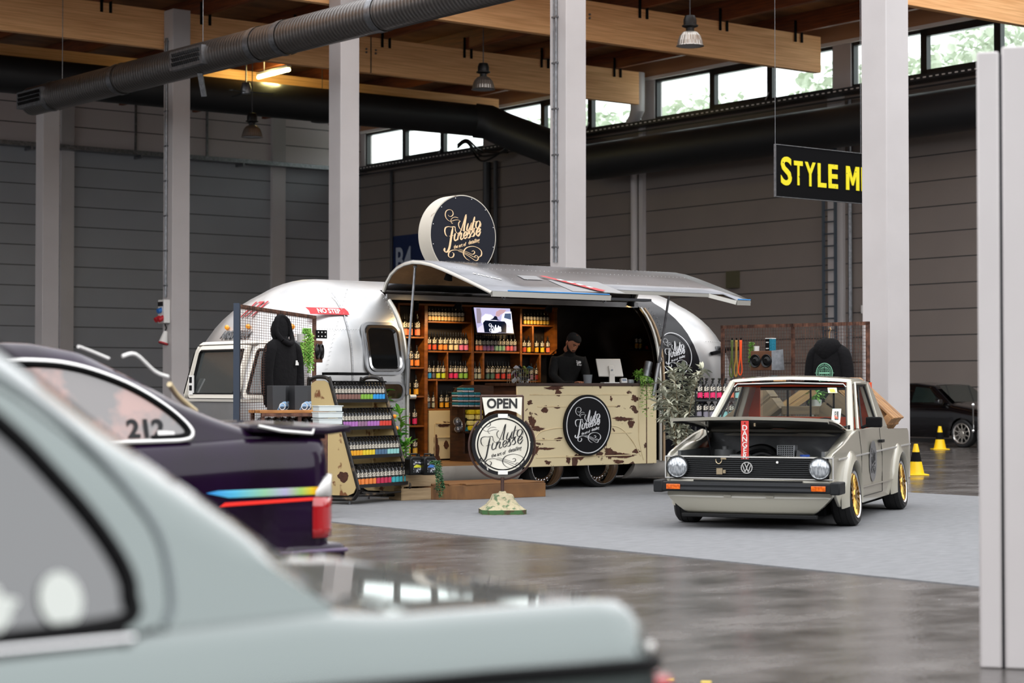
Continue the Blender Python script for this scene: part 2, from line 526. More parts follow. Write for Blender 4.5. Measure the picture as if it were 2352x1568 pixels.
tag(hbuild(g, 'air_duct', M['black_duct']), 'big round dark air duct along the right wall with a sloping elbow', 'duct')
# ---- spiral duct in front of the columns
def spiral_mat():
    m = mat('spiral_duct_steel', '#6b6a6b', .36, .85)
    nt = m.node_tree; b = nt.nodes['Principled BSDF']; tc = nt.nodes.new('ShaderNodeTexCoord')
    wv = nt.nodes.new('ShaderNodeTexWave'); wv.bands_direction = 'Y'; wv.inputs['Scale'].default_value = 3.2
    nt.links.new(tc.outputs['Object'], wv.inputs[0])
    bp = nt.nodes.new('ShaderNodeBump'); bp.inputs['Strength'].default_value = .16; bp.inputs['Distance'].default_value = .03
    nt.links.new(wv.outputs['Fac'], bp.inputs['Height']); nt.links.new(bp.outputs[0], b.inputs['Normal'])
    mx = nt.nodes.new('ShaderNodeMix'); mx.data_type = 'RGBA'; nt.links.new(wv.outputs['Fac'], mx.inputs[0])
    mx.inputs[6].default_value = hexc('#5e5b59'); mx.inputs[7].default_value = hexc('#787471')
    nt.links.new(mx.outputs[2], b.inputs['Base Color'])
    return m


sm = spiral_mat()
e0 = dpt(75, 233, 7.6); e1 = dpt(950, 12, 7.6)
ln = (e1 - e0).length; ang = HA + math.atan2(e1.y - e0.y, e1.x - e0.x) - PI / 2
def ypx(px):
    a_, b_ = -2.0, ln + 6
    for _ in range(40):
        m_ = (a_ + b_) / 2; q = hall(e0.x, e0.y, 7.6) + (hall(e1.x, e1.y) - hall(e0.x, e0.y)).normalized() * m_
        if 1176 + F_PX * q.x / (q.y * math.cos(PITCH) + (q.z - CAM_H) * math.sin(PITCH)) < px: a_ = m_
        else: b_ = m_
    return a_
t = thing('spiral_duct', 'long grey spiral ventilation duct hanging below the beams at upper left', 'duct', hall(e0.x, e0.y, 7.6), ang)
g = MB(); g.cyl((0, 0, 0), (0, ln + 6, 0), .31, n=32); g.build('pipe', sm, t)
for k, yy in enumerate([ypx(p_) for p_ in (120, 275, 590, 650, 870)]):
    g = MB(); g.tube([(0, yy, 0), (0, yy + .18, 0)], .325, 32, cap=False); g.build('collar', M['steel'], t)
for yy, xx in ((.0, -1), (ypx(430), 1)):
    g = MB(); g.box(.12, .36, yy - .05, yy + 1.15, -.2, .16)
    for k in range(9): pass
    o = g.build('grille', M['steel'], t)
    g = MB()
    for r_ in range(3):
        for k in range(14):
            g.cbox((.375, yy + .08 + k * .075, -.1 + r_ * .09), (.03, .02, .07), Matrix.Rotation(.5, 3, 'X'))
    g.build('louvre', M['black'], o)
for yy in (ypx(143), ypx(466)):
    g = MB(); g.cyl((0, yy, .3), (0, yy, 2.8), .008, n=6); g.build('hanger_wire', M['steel'], t)
g = MB(); yb_ = ypx(470); g.bar((.1, yb_, -.3), (-.05, yb_ - .1, -.72), .1, .04); g.build('hanging_bracket', M['steel'], t)

# ---- cable trays
g = MB(); g.box(-45, -.1, -.5, -.1, 8.47, 8.5).box(-45, -.1, -.52, -.49, 8.47, 8.6).box(-45, -.1, -.13, -.1, 8.47, 8.6)
for k in range(8): g.box(-1.2 - k * 3.6, -1.14 - k * 3.6, -.5, 0, 8.38, 8.47)
tag(hbuild(g, 'cable_tray', M['steel']), 'pale perforated cable tray along the left wall', 'cable tray')
g = MB(); g.box(-.5, -.1, -58, -.1, 8.5, 8.53).box(-.53, -.5, -58, -.1, 8.5, 8.62)
g.box(-.42, -.36, -58, -.1, 8.34, 8.38)
t = hbuild(g, 'cable_tray', M['dark_steel']); tag(t, 'dark cable tray under the strip windows of the right wall', 'cable tray')
g = MB()
for k in range(260): g.box(-.536, -.53, -.3 - k * .19, -.25 - k * .19 + .04, 8.545, 8.575)
g.build('slots', M['white'], t)['kind'] = 'stuff'

# ---- pilasters, downpipes, ladder, boxes on the walls
for x0_, x1_, lb in ((-10.86, -10.44, 'grey pilaster on the left wall behind the leftmost column'), (-3.5, -3.0, 'grey pilaster on the left wall between two white columns')):
    g = MB(); g.box(x0_, x1_, -.12, 0, 0, 10.4); tag(hbuild(g, 'pilaster', M['white_paint']), lb, 'pilaster')
for y_, lb in ((-14.15, 'pale downpipe on the right wall above the trailer'), ):
    g = MB(); g.tube([(-.12, y_, 0), (-.12, y_, 7.9)], .11, 12); tag(hbuild(g, 'downpipe', M['white_paint']), lb, 'pipe')
g = MB(); g.box(-.12, 0, -14.5, -14.33, 0, 8.6); tag(hbuild(g, 'pilaster', M['white_paint']), 'narrow pale strip beside the downpipe on the right wall', 'pilaster')
g = MB(); g.tube([(-.35, -14.55, 10.0), (-.35, -14.55, 8.95), (-.3, -14.35, 8.75), (-.25, -14.1, 8.65)], [.2, .2, .17, .13], 14)
tag(hbuild(g, 'rainwater_pipe', M['white_paint']), 'fat pale pipe bending at the end of the timber beam', 'pipe')
g = MB(); g.box(-.1, 0, -21.95, -21.45, 0, 8.6); tag(hbuild(g, 'pilaster', M['white_paint']), 'pale pilaster behind the wall ladder', 'pilaster')
t = hthing('wall_ladder', 'grey steel ladder fixed to the right wall beside the broad column', 'ladder', -.25, -21.65)
lad = mat('ladder_steel', '#56606a', .5, .6)
for y_ in (-.2, .2):
    g = MB(); g.box(-.03, .03, y_ - .03, y_ + .03, .3, 8.2); g.build('rail', lad, t)
for k in range(24):
    g = MB(); g.cyl((0, -.2, .6 + k * .3), (0, .2, .6 + k * .3), .018, n=8); g.build('rung', lad, t)
g = MB(); g.tube([(-.1, -22.2, 0), (-.1, -22.2, 8.4)], .05, 8); tag(hbuild(g, 'wall_pipe', M['steel']), 'thin vertical pipe beside the wall ladder', 'pipe')
g = MB(); g.tube([(-.15, -7.3, 0), (-.15, -7.3, 8.2)], .12, 8)
g.tube([(-.15, -7.75, 0), (-.15, -7.75, 8.2)], .07, 8)
tag(hbuild(g, 'wall_pipe', M['dark_steel']), 'dark pipe pair rising behind the round roof sign', 'pipe')
g = MB(); g.tube([(-.1, -2.0, 0), (-.1, -2.0, 8.4)], .05, 8); tag(hbuild(g, 'wall_pipe', M['dark_steel']), 'thin dark pipe on the far wall above the blue sign', 'pipe')
g = MB(); g.box(-.16, 0, -18.22, -17.85, 3.9, 4.35); tag(hbuild(g, 'wall_hatch', mat('olive_box', '#4a4630', .6)), 'small olive square box on the right wall above the mesh panel', 'box')
g = MB(); g.box(-.1, 0, -22.7, -22.55, 3.1, 3.3); tag(hbuild(g, 'wall_switch', M['white']), 'small pale switch box right of the wall ladder', 'box')
# upper wall joints on the left wall
for i, x_ in enumerate((-8.35, -5.85)):
    g = MB(); g.box(x_ - .03, x_ + .03, -.05, 0, 8.6, 10.4)
    tag(hbuild(g, 'joint_strip', M['steel']), ['metal joint strip on the upper left wall, left of the second column', 'metal joint strip on the upper left wall, right of the second column'][i], 'strip')
# loose cables at the elbow
for i in range(3):
    g = MB(); z_ = 8.55 - i * .05
    g.tube(crom([(-.6, -6.4, z_ + .25), (-.6, -6.9, z_ + .35), (-.7, -7.8, z_ - .1 - i * .1), (-.8, -9.2, z_ - .28 + i * .12)], 8), .03, 6)
    tag(hbuild(g, 'cable', M['black']), 'black cable sagging from the cable tray at the duct elbow', 'cable', 'cables at the duct elbow')

# ---- pendant lamps
shade_m = mat('ribbed_lamp_metal', '#a39d96', .3, .85)
def pendant(loc, label, s=1.0, top=10.0):
    t = thing('pendant_lamp', label, 'lamp', loc)
    g = MB(); g.cyl((0, 0, .62 * s), (0, 0, top - loc[2]), .012, n=6); g.build('rod', M['dark_steel'], t)
    g = MB(); g.lathe([(0, .62 * s), (.1 * s, .6 * s), (.13 * s, .52 * s), (.13 * s, .42 * s), (.16 * s, .41 * s), (.16 * s, .39 * s), (.08 * s, .36 * s), (.08 * s, .3 * s)], 20)
    g.build('ballast_housing', M['black'], t)
    g = MB(); rows = []
    for (r_, z_) in ((.08, .3), (.14, .27), (.2, .2), (.235, .1), (.25, .02), (.27, 0)):
        rows.append([Vector(((r_ + .008 * (k % 2)) * s * math.cos(2 * PI * k / 56), (r_ + .008 * (k % 2)) * s * math.sin(2 * PI * k / 56), z_ * s)) for k in range(56)])
    g.grid(rows, close=True); g.build('lamp_shade', shade_m, t, smooth=0)
    g = MB(); g.lathe([(0, .03 * s), (.24 * s, .01 * s)], 20); g.build('lamp_lens', mat('lamp_lens', '#b8bcc0', .1, .4), t)
    return t


pendant(at(1585, 106, 38.5), 'ribbed metal pendant lamp with black housing hanging before the upper right beam', 1.0)
pendant(at(1110, 206, 43.5), 'ribbed metal pendant lamp hanging above the round roof sign', .98)
pendant(at(579, 315, 49), 'ribbed metal pendant lamp farthest back, left of the tall white column', 1.0)
t = thing('pendant_lamp', 'flat dark disc pendant lamp far back beside the tall white column', 'lamp', at(740, 280, 54))
g = MB(); g.lathe([(0, .16), (.12, .14), (.2, .05), (.32, 0), (0, -.01)], 20); g.build('lamp_shade', M['dark_steel'], t)
g = MB(); g.cyl((0, 0, .14), (0, 0, 1.9), .01, n=6); g.build('rod', M['dark_steel'], t)
t = thing('ceiling_fan', 'dark ceiling fan hanging in front of the black duct', 'fan', at(565, 208, 50))
g = MB(); g.cyl((0, 0, .2), (0, 0, 2.2), .02, n=6); g.build('rod', M['steel'], t)
g = MB(); g.lathe([(0, -.1), (.12, -.08), (.14, .05), (.1, .2), (0, .22)], 16); g.build('motor', M['steel'], t)
for k in range(3):
    g = MB(); a = .1 + k * 2.09
    g.bar((.1 * math.cos(a), .1 * math.sin(a), -.04), (.7 * math.cos(a), .7 * math.sin(a), -.08), .12, .015); g.build('blade', M['dark_steel'], t)
# fluorescent tube above the far duct
p0 = at(593, 178, 53.2); p1 = at(664, 160, 51.8)
t = thing('tube_light', 'glowing yellowish fluorescent tube above the black duct', 'light', p0)
d = p1 - p0
g = MB(); g.cyl((0, 0, 0), d, .05, n=10); g.build('tube', mat('tube_glow', '#fff3a0', .5, emit='#fff09a', es=6), t)
g = MB(); g.bar(Vector((0, 0, .09)), d + Vector((0, 0, .09)), .12, .06)
g.bar(d * .2, d * .2 + Vector((0, 0, .8)), .02); g.build('fitting', M['white'], t)
tl = bpy.data.lights.new('tube_lamp', 'POINT'); tl.energy = 60; tl.color = (1, .85, .35); tl.shadow_soft_size = .3
tlo = bpy.data.objects.new('tube_lamp', tl); COL.objects.link(tlo); tlo.parent = t; tlo.location = d * .5 + Vector((0, 0, -.12))

# ---- hanging black sign with yellow letters
# edge runs along hall x through (1783,332..450); right end hidden by the broad column
sgY = 31.0; sk = sgY / 26.2
s0 = at(1783, 332, sgY); s1 = at(1782, 450, sgY)
t = thing('hanging_sign', 'black hanging banner sign with rough yellow capital letters', 'sign', s1, R(38))
hh = (s0.z - s1.z)
g = MB(); g.box(0, 2.5, 0, .02, 0, hh); g.build('board', mat('sign_black', '#09090b', .8, spec=.1), t)
g = MB(); e_ = .012
g.box(-e_, 0, -.01, .03, -e_, hh + e_).box(0, 2.5, -.01, .03, hh, hh + e_).box(0, 2.5, -.01, .03, -e_, 0); g.build('edge_profile', M['steel'], t)
g = MB(); g.cyl((.0, .01, hh), (.0, .01, 8.3), .004, n=5).cyl((2.0, .01, hh), (2.0, .01, 8.3), .004, n=5); g.build('hanger_wire', M['steel'], t)
def rough_yellow():
    m = mat('rough_yellow', '#e8d812', .5, col2='#2b2a14', scale=16, lo=.66, hi=.68, detail=6)
    return m
ym = rough_yellow()
cx = .105
for ch, wd, hs in (('S', .24, 1.18), ('T', .2, 1), ('Y', .24, 1), ('L', .2, 1), ('E', .22, 1), (' ', .11, 1), ('M', .3, 1), ('I', .11, 1), ('L', .2, 1)):
    if ch != ' ':
        if ch == 'M':
            me = MB().prism([(0, 0), (0, 1), (.27, 1), (.5, .48), (.73, 1), (1, 1), (1, 0), (.76, 0), (.76, .6), (.56, .2), (.44, .2), (.24, .6), (.24, 0)], -.005, .005).mesh('letter', ym, 0)
        else: me = text_mesh(ch, .46 * hs, .01, .012)
        xs = [v.co.x for v in me.vertices]; zs_ = [v.co.z for v in me.vertices]
        wd_ = wd - .03
        for v in me.vertices:
            v.co.x = (v.co.x - min(xs)) / (max(xs) - min(xs)) * wd_ * sk + cx
            v.co.z = (v.co.z - min(zs_)) / (max(zs_) - min(zs_)) * .33 * hs * sk + .17 * sk + (.0 if hs == 1 else -.02)
        me.name = 'letter'; me.materials.clear(); me.materials.append(ym)
        o = bpy.data.objects.new('letter', me); COL.objects.link(o); o.parent = t; o.location = (0, -.008, 0)
    cx += (wd + .012) * sk

# ---- blue hall sign B4 on the far right wall
bx0 = hl(at(908, 600, 62.5)); bx1 = hl(at(1011, 600, 60.5))
t = hthing('hall_sign', 'dark blue hall sign with white B4 on the far wall', 'sign', -.06, -2.05, 4.3)
g = MB(); g.box(0, .05, -2.6, 0, .0, 1.95)
g.build('board', mat('sign_blue', '#0d2350', .4), t)
# text faces -x : rotate so that it reads with x along -y
tx = text('letters', 'B4', 1.15, mat('sign_white', '#a9b3c4', .5), t, (-.02, -.62, 1.1), (0, 0, -PI / 2), bold=.02, sx=.8)
g = MB(); g.prism([(-1.5, .42), (-1.3, .42), (-1.35, .6)], -.01, 0, Matrix.Rotation(-PI / 2, 4, 'Z')); 
for z_, w_ in ((.75, .55), (.58, .45)):
    MB().box(-.02, .0, -1.55 - w_, -1.55, z_ - .03, z_ + .03).build('small_print', MATS['sign_white'], t)

# ---- near white pillar at the right edge
pw = ground(2352, 1560); 
Yp = 9.0
p = at(2247, 890, Yp); p.z = 0
t = thing('partition_pillar', 'blurred white partition pillar nearest the camera at the right edge', 'pillar', p, -R(15))
g = MB(); g.box(0, .1, 0, .8, 0, 2.83).box(.112, 1.2, 0, .8, 0, 2.85); g.build('post', M['white_paint'], t, bevel=.01)
g = MB(); g.box(.1, .112, .03, .1, 0, 2.82); g.build('joint_groove', M['dark_steel'], t)
# ---------------------------------------------------------------- script lettering, drawn stroke by stroke
def _z(p): return ((p[0] - 645) / 535.0, -(p[1] - 715) / 645.0)
LOGO = [
    (14, [(385, 395), (410, 418), (445, 412), (470, 375), (455, 325), (410, 308), (360, 330), (340, 385), (350, 440), (390, 485), (440, 492), (500, 472), (550, 465), (592, 484)]),
    (9, [(555, 435), (510, 422), (465, 435), (435, 470), (435, 500), (450, 528), (465, 520)]),
    (15, [(592, 484), (566, 505), (560, 555), (585, 608), (640, 636)]),
    (15, [(505, 600), (510, 650), (545, 685), (590, 655), (635, 530), (675, 390), (697, 372)]),
    (30, [(686, 378), (668, 490), (652, 590), (650, 648)]),
    (26, [(722, 508), (700, 590), (702, 632), (725, 628), (762, 556), (780, 495)]),
    (26, [(780, 495), (762, 575), (766, 616), (795, 596)]),
    (30, [(830, 395), (808, 490), (792, 575), (802, 608), (835, 580)]),
    (9, [(788, 492), (860, 468)]),
    (28, [(888, 462), (858, 490), (848, 550), (866, 582), (900, 560), (922, 500), (908, 464), (888, 462)]),
    (10, [(912, 500), (935, 500), (928, 560)]),
    (22, [(502, 604), (492, 578), (440, 588), (390, 584), (346, 604), (332, 655), (345, 712), (372, 744)]),
    (34, [(466, 592), (446, 700), (426, 830), (408, 925), (382, 982), (350, 998), (326, 968), (336, 932)]),
    (14, [(405, 738), (475, 722)]),
    (26, [(508, 682), (490, 755), (500, 806), (535, 782)]),
    (26, [(566, 668), (552, 740), (540, 795)]),
    (24, [(545, 760), (580, 690), (606, 672), (606, 705), (594, 760), (604, 782), (638, 752)]),
    (26, [(650, 728), (684, 702), (698, 664), (678, 650), (650, 690), (648, 742), (668, 762), (706, 722)]),
    (28, [(700, 720), (745, 622), (742, 668), (756, 706), (735, 744), (702, 746)]),
    (28, [(768, 690), (815, 594), (812, 640), (826, 678), (804, 716), (772, 718)]),
    (30, [(858, 655), (905, 628), (920, 588), (890, 586), (862, 632), (862, 684), (890, 706), (932, 632)]),
    (20, [(455, 995), (482, 1020), (470, 1065), (430, 1082), (395, 1060), (398, 1010), (440, 968), (520, 955), (620, 975), (720, 1012), (820, 1056), (872, 1066)]),
    (18, [(550, 972), (650, 1004), (760, 1062), (840, 1110), (882, 1094), (886, 1050), (852, 1028), (822, 1052)]),
    (16, [(560, 935), (640, 958), (720, 985), (790, 1012), (828, 985), (812, 952), (780, 966)]),
    (20, [(745, 1115), (690, 1090), (645, 1030), (650, 962), (700, 906), (790, 882), (880, 900), (940, 952), (940, 1020), (890, 1062)]),
]


def logo_mesh(scale=1.0, depth=.004, wfac=.9, fn=None, words=True, k=5, xs=1.0):
    """'Auto Finesse the art of detailing' inside a disc of radius `scale`, local xz plane, facing -y"""
    mb = MB()
    def out(x, d, z): return fn(x, d, z) if fn else Vector((x, d, z))
    for wmax, pts in LOGO:
        P_ = crom([Vector((_z(p)[0] * xs, _z(p)[1], 0)) for p in pts], k); n = len(P_); rows = []
        for i, p in enumerate(P_):
            t = (P_[min(i + 1, n - 1)] - P_[max(i - 1, 0)]).normalized()
            ang = abs(t.y + .25 * t.x)
            wd = (wmax / 535.0) * wfac * (.34 + .66 * min(1, ang ** 1.6)) if wmax > 12 else wmax / 535.0 * wfac * .8
            e = min(1, .35 + min(i, n - 1 - i) / (n * .12 + 1)); wd *= e * .5
            nn = Vector((-t.y, t.x, 0)) * wd
            a = (p + nn) * scale; b = (p - nn) * scale
            rows.append([out(a.x, -depth, a.y), out(b.x, -depth, b.y), out(b.x, 0, b.y), out(a.x, 0, a.y)])
        mb.grid(rows, close=True)
    if words:
        for txt, x, y, sz, rot in (('the art of', -.13, -.262, .125, .24), ('detailing', .31, -.135, .135, .25)):
            me = text_mesh(txt, sz * scale, depth, .002 * scale, .8, .4)
            vs = []
            for v in me.vertices:
                c_, s_ = math.cos(rot), math.sin(rot)
                vs.append(out((v.co.x * c_ - v.co.z * s_ + x * scale) * xs, -depth / 2 + v.co.y, v.co.x * s_ + v.co.z * c_ + y * scale))
            mb.add(vs, [tuple(p.vertices) for p in me.polygons])
            bpy.data.meshes.remove(me)
    return mb


def ring(mb, r0, r1, y0, y1, n=48, sx=1, sz=1, c=(0, 0)):
    vs = []
    for k in range(n):
        a = 2 * PI * k / n
        for r in (r0, r1):
            for y in (y0, y1): vs.append((c[0] + r * math.cos(a) * sx, y, c[1] + r * math.sin(a) * sz))
    fs = []
    for k in range(n):
        a = 4 * k; b = 4 * ((k + 1) % n)
        fs += [(a, a + 2, b + 2, b), (a + 1, b + 1, b + 3, a + 3), (a, b, b + 1, a + 1), (a + 2, a + 3, b + 3, b + 2)]
    return mb.add(vs, fs)


def disc(mb, r, y0, y1, n=48, sx=1, sz=1, c=(0, 0)):
    return mb.prism([(c[0] + r * math.cos(2 * PI * k / n) * sx, c[1] + r * math.sin(2 * PI * k / n) * sz) for k in range(n)], y0, y1)
# ================================================================ the aluminium trailer
alu = mat('polished_aluminium', '#c4c3c1', .33, .92, col2='#a9abad', scale=2.2, lo=.3, hi=.75, rough2=.42, detail=6, bump=.05)
alu_d = mat('brushed_aluminium', '#a3a4a6', .34, .95, col2='#8a8b8d', scale=3, lo=.3, hi=.7)
shade_in = mat('inner_shade_metal', '#3b322b', .32, .85, col2='#1d1814', scale=2.5, lo=.3, hi=.7)  # dimness of the interior put into the metal colour
black_gloss = mat('black_gloss', '#090b11', .25, spec=.3)
dark_glass = mat('dark_glass', '#0a0b0c', .05, coat=.5, spec=.8)
X0, X1, OPL, OPR = -4.07, 3.6, -2.17, 1.83
def ez(z, RR=1.35):
    q = max(0, (z - 1.0) / 1.6); return RR * (1 - math.sqrt(max(0, 1 - q * q)))
def wz(z):
    q = max(0, (z - 1.15) / 1.45); return 1.2 * (max(0, 1 - q ** 3.0)) ** .5
def side(x, off, z): return Vector((x, 1.2 - wz(z) + off, z))      # near side wall, off<0 = outwards
def rear(y, off, z):                                                # left end wall, off<0 = outwards
    e = ez(z); w_ = wz(z); r = min(.7, w_); d = max(0, abs(y - 1.2) - (w_ - r))
    return Vector((X0 + e + r - math.sqrt(max(0, r * r - d * d)) + off, y, z))


trailer = thing('travel_trailer', 'rounded polished aluminium travel trailer converted to a shop with its side hatch raised', 'trailer', TO, HA)
zs = [.33, .5, .7, .9, 1.1, 1.25, 1.4, 1.55, 1.7, 1.85, 2.0, 2.1, 2.2, 2.28, 2.35, 2.41, 2.46, 2.5, 2.54, 2.57, 2.59, 2.6]
NA = 8


def hull(keep, mbx):
    rows = []
    for z in zs:
        w_ = max(wz(z), .02); r = min(.7, w_); eL = ez(z); eR = ez(z, 1.15)
        xa = X0 + eL + r; xb = X1 - eR - r
        row = []
        xs = [xa + (OPL - xa) * k / 4 for k in range(4)] + [OPL + (OPR - OPL) * k / 12 for k in range(12)] + [OPR + (xb - OPR) * k / 4 for k in range(5)]
        row += [Vector((x, 1.2 - w_, z)) for x in xs]
        row += [Vector((xb + r * math.cos(a), 1.2 - w_ + r + r * math.sin(a), z)) for a in [-PI / 2 + PI / 2 * k / NA for k in range(1, NA)]]
        row += [Vector((xb + r, 1.2 - (w_ - r) + 2 * (w_ - r) * k / 6, z)) for k in range(7)]
        row += [Vector((xb + r * math.cos(a), 1.2 + w_ - r + r * math.sin(a), z)) for a in [PI / 2 * k / NA for k in range(1, NA)]]
        row += [Vector((xb + (xa - xb) * k / 16, 1.2 + w_, z)) for k in range(17)]
        row += [Vector((xa + r * math.cos(a), 1.2 + w_ - r + r * math.sin(a), z)) for a in [PI / 2 + PI / 2 * k / NA for k in range(1, NA)]]
        row += [Vector((xa - r, 1.2 + (w_ - r) - 2 * (w_ - r) * k / 6, z)) for k in range(7)]
        row += [Vector((xa + r * math.cos(a), 1.2 - w_ + r + r * math.sin(a), z)) for a in [PI + PI / 2 * k / NA for k in range(1, NA)]]
        rows.append(row)
    n = len(rows[0])
    for j in range(len(zs) - 1):
        for k in range(n):
            l = (k + 1) % n
            inhatch = 4 <= k < 16 and zs[j] < 2.42
            if keep(j, k, zs[j], inhatch, rows[j][k]):
                mbx.add([rows[j][k], rows[j][l], rows[j + 1][l], rows[j + 1][k]], [(0, 1, 2, 3)])


g = MB()
hull(lambda j, k, z, h, p: not h and not (16 <= k < 19 and z < 2.42) and not (z > 2.2 and False), g)
o = g.build('body', alu, trailer, smooth=1.2)
g = MB(); hull(lambda j, k, z, h, p: (16 <= k < 19 and z < 2.42), g)
o = g.build('black_side_panel', black_gloss, trailer, smooth=1.2)
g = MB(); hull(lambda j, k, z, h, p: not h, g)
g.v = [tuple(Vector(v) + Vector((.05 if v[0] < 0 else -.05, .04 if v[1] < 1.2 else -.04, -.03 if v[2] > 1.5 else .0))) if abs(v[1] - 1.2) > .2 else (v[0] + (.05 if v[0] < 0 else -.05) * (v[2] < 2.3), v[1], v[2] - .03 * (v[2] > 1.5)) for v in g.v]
g.build('shade_liner', shade_in, trailer, smooth=1.2)  # dark liner added inside the bright shell to hold the interior shade
# emblem on the black panel
ex, ezc = 2.13, 1.73
def wrap(x, d, z): return side(ex + x, d - .018, ezc + z)
g = MB(); vs = []; n = 56
for k in range(n):
    a = 2 * PI * k / n
    for r in (.272, .283):
        vs.append(wrap(r * math.cos(a), -.003, r * math.sin(a)))
g.add(vs, [(2 * k, 2 * k + 1, (2 * k + 3) % (2 * n), (2 * k + 2) % (2 * n)) for k in range(n)])
g2 = logo_mesh(.315, .004, .9, wrap, xs=1.0)
g.add(g2.v, g2.f); g.build('script_emblem', mat('emblem_white', '#cfd0d2', .4), trailer, smooth=0)

# seams and rivets
g = MB()
def rivrow(fn, n):
    for i in range(n): g.ball(fn(i / (n - 1)), .0055, 6)
for x in (-2.93, -3.36):
    rivrow(lambda t: side(x + (.0 if x > -3 else ez(.6 + 1.85 * t) * .9), -.017, .5 + 1.95 * t), 40)
rivrow(lambda t: side(-3.4 + t * 1.18, -.017, 1.96), 34)
rivrow(lambda t: side(-2.24, -.017, .5 + 1.85 * t), 44)
rivrow(lambda t: side(2.0, -.017, 1.0 + 1.35 * t), 30)
rivrow(lambda t: Vector((X1 - .68 + .7 * math.sin(t * 1.3) - ez(1.9, 1.15), 1.2 - wz(1.9) + .7 - .7 * math.cos(t * 1.3) - .015, 1.9)), 22)
tag(g.build('rivets', alu, trailer), kind='stuff')
g = MB()
for x in (-2.93,):
    g.grid([[side(x - .007, -.018, z), side(x + .007, -.018, z)] for z in [.4 + .1 * i for i in range(21)]])
g.build('seam_strip', alu_d, trailer)
# side window with rounded frame
def rrect(cx, cz, w_, h_, r, n=6):
    pts = []
    for sx, sz, a0 in ((1, 1, 0), (-1, 1, 90), (-1, -1, 180), (1, -1, 270)):
        for k in range(n + 1):
            a = R(a0 + 90 * k / n); pts.append((cx + sx * (w_ / 2 - r) + r * math.cos(a), cz + sz * (h_ / 2 - r) + r * math.sin(a)))
    return pts
def frame_on(fn, c, w_, h_, r, th, off0, off1):
    a = rrect(c[0], c[1], w_, h_, r); b = rrect(c[0], c[1], w_ - 2 * th, h_ - 2 * th, max(r - th, .02)); n = len(a); m = MB(); vs = []
    for i in range(n): vs += [fn(a[i][0], off0, a[i][1]), fn(a[i][0], off1, a[i][1]), fn(b[i][0], off1, b[i][1]), fn(b[i][0], off0, b[i][1])]
    fs = []
    for i in range(n):
        p = 4 * i; q = 4 * ((i + 1) % n)
        for t in range(4): fs.append((p + t, p + (t + 1) % 4, q + (t + 1) % 4, q + t))
    return m.add(vs, fs)
def pane_on(fn, c, w_, h_, r, off):
    a = rrect(c[0], c[1], w_, h_, r); return MB().add([fn(x, off, z) for x, z in a], [tuple(range(len(a)))])
wa = on_plane(834, 738, 0.04); wb = on_plane(922, 861, 0.04)
wc = ((wa[0] + wb[0]) / 2, (wa[1] + wb[1]) / 2); ww = wb[0] - wa[0]; wh = wa[1] - wb[1]
o = frame_on(side, wc, ww, wh, .12, .035, -.045, -.012).build('side_window', alu_d, trailer)
frame_on(side, wc, ww - .08, wh - .08, .1, .03, -.055, -.02).build('inner_frame', M['chrome'], o)
pane_on(side, wc, ww - .12, wh - .12, .09, -.03).build('pane', dark_glass, o)
wa = on_plane(855, 876, .02); wb = on_plane(924, 921, .02)
wc = ((wa[0] + wb[0]) / 2, (wa[1] + wb[1]) / 2); ww = wb[0] - wa[0]; wh = wa[1] - wb[1]
o = frame_on(side, wc, ww, wh, .1, .03, -.04, -.012).build('lower_window', alu_d, trailer)
pane_on(side, wc, ww - .05, wh - .05, .08, -.03).build('pane', dark_glass, o)
# rear panoramic window
iv = mat('ivory_paint', '#d8d2c6', .45)
for (cy, w_, nm) in ((1.2, 1.15, 'rear_window'), (2.12, .42, 'corner_window'), (.3, .42, 'corner_window')):
    o = frame_on(rear, (cy, 1.47), w_, .62, .05, .045, -.06, -.01).build(nm, iv, trailer)
    frame_on(rear, (cy, 1.47), w_ - .1, .52, .04, .012, -.07, -.03).build('seal', M['black'], o)
    pane_on(rear, (cy, 1.47), w_ - .11, .5, .04, -.035).build('pane', mat('smoky_pane', '#3d403f', .08, coat=.6), o)
o = MB().box(-.02, .0, .72, .82, 1.2, 1.43).build('window_notice', M['white'], trailer, loc=(X0 - .04, .92, .0))
MB().box(-.024, -.02, .74, .8, 1.34, 1.41).box(-.024, -.02, .74, .8, 1.25, 1.31).build('notice_print', M['black'], o)['kind'] = 'stuff'
g = MB(); g.grid([[rear(y, -.03, 1.12) for y in [.1 + .1 * i for i in range(23)]], [rear(y, -.05, 1.15) for y in [.1 + .1 * i for i in range(23)]]])
g.build('window_sill', iv, trailer)
g = MB(); g.grid([[rear(y, -.06, 1.795) for y in [.1 + .1 * i for i in range(23)]], [rear(y, -.03, 1.83) for y in [.1 + .1 * i for i in range(23)]]])
g.build('drip_rail', iv, trailer)
amber = mat('amber_lens', '#e08a10', .25, coat=.5, emit='#e08a10', es=.15)
for y in (1.42, 1.18, .92):
    g = MB(); c_ = rear(y, -.02, 2.0); g.ball(c_, .036, 12, (.7, 1, .85)); g.build('marker_light', amber, trailer)
g = MB(); c_ = side(-3.62, .18, 1.93); g.ball(Vector((-3.66, .2, 1.98)), .07, 14, (1, .5, .6)); g.build('marker_light', amber, trailer)
def wrap_text(s, size, cu, cz, fn, m, name, bold=.003, sx=1, flip=False, shear=0):
    me = text_mesh(s, size, .012, bold, sx, shear)
    for v in me.vertices:
        x = v.co.x; v.co = fn(cu - x if flip else cu + x, v.co.y, cz + v.co.z)
    me.name = name; me.materials.clear(); me.materials.append(m)
    o = bpy.data.objects.new(name, me); COL.objects.link(o); o.parent = trailer; return o
def rear_t(u, off, z): return rear(u, off - .02, z)
wrap_text('AIRSTREAM', .125, 1.12, 1.905, rear_t, mat('letter_grey', '#6d7073', .35, .6), 'lettering', .004, 1.0, True)
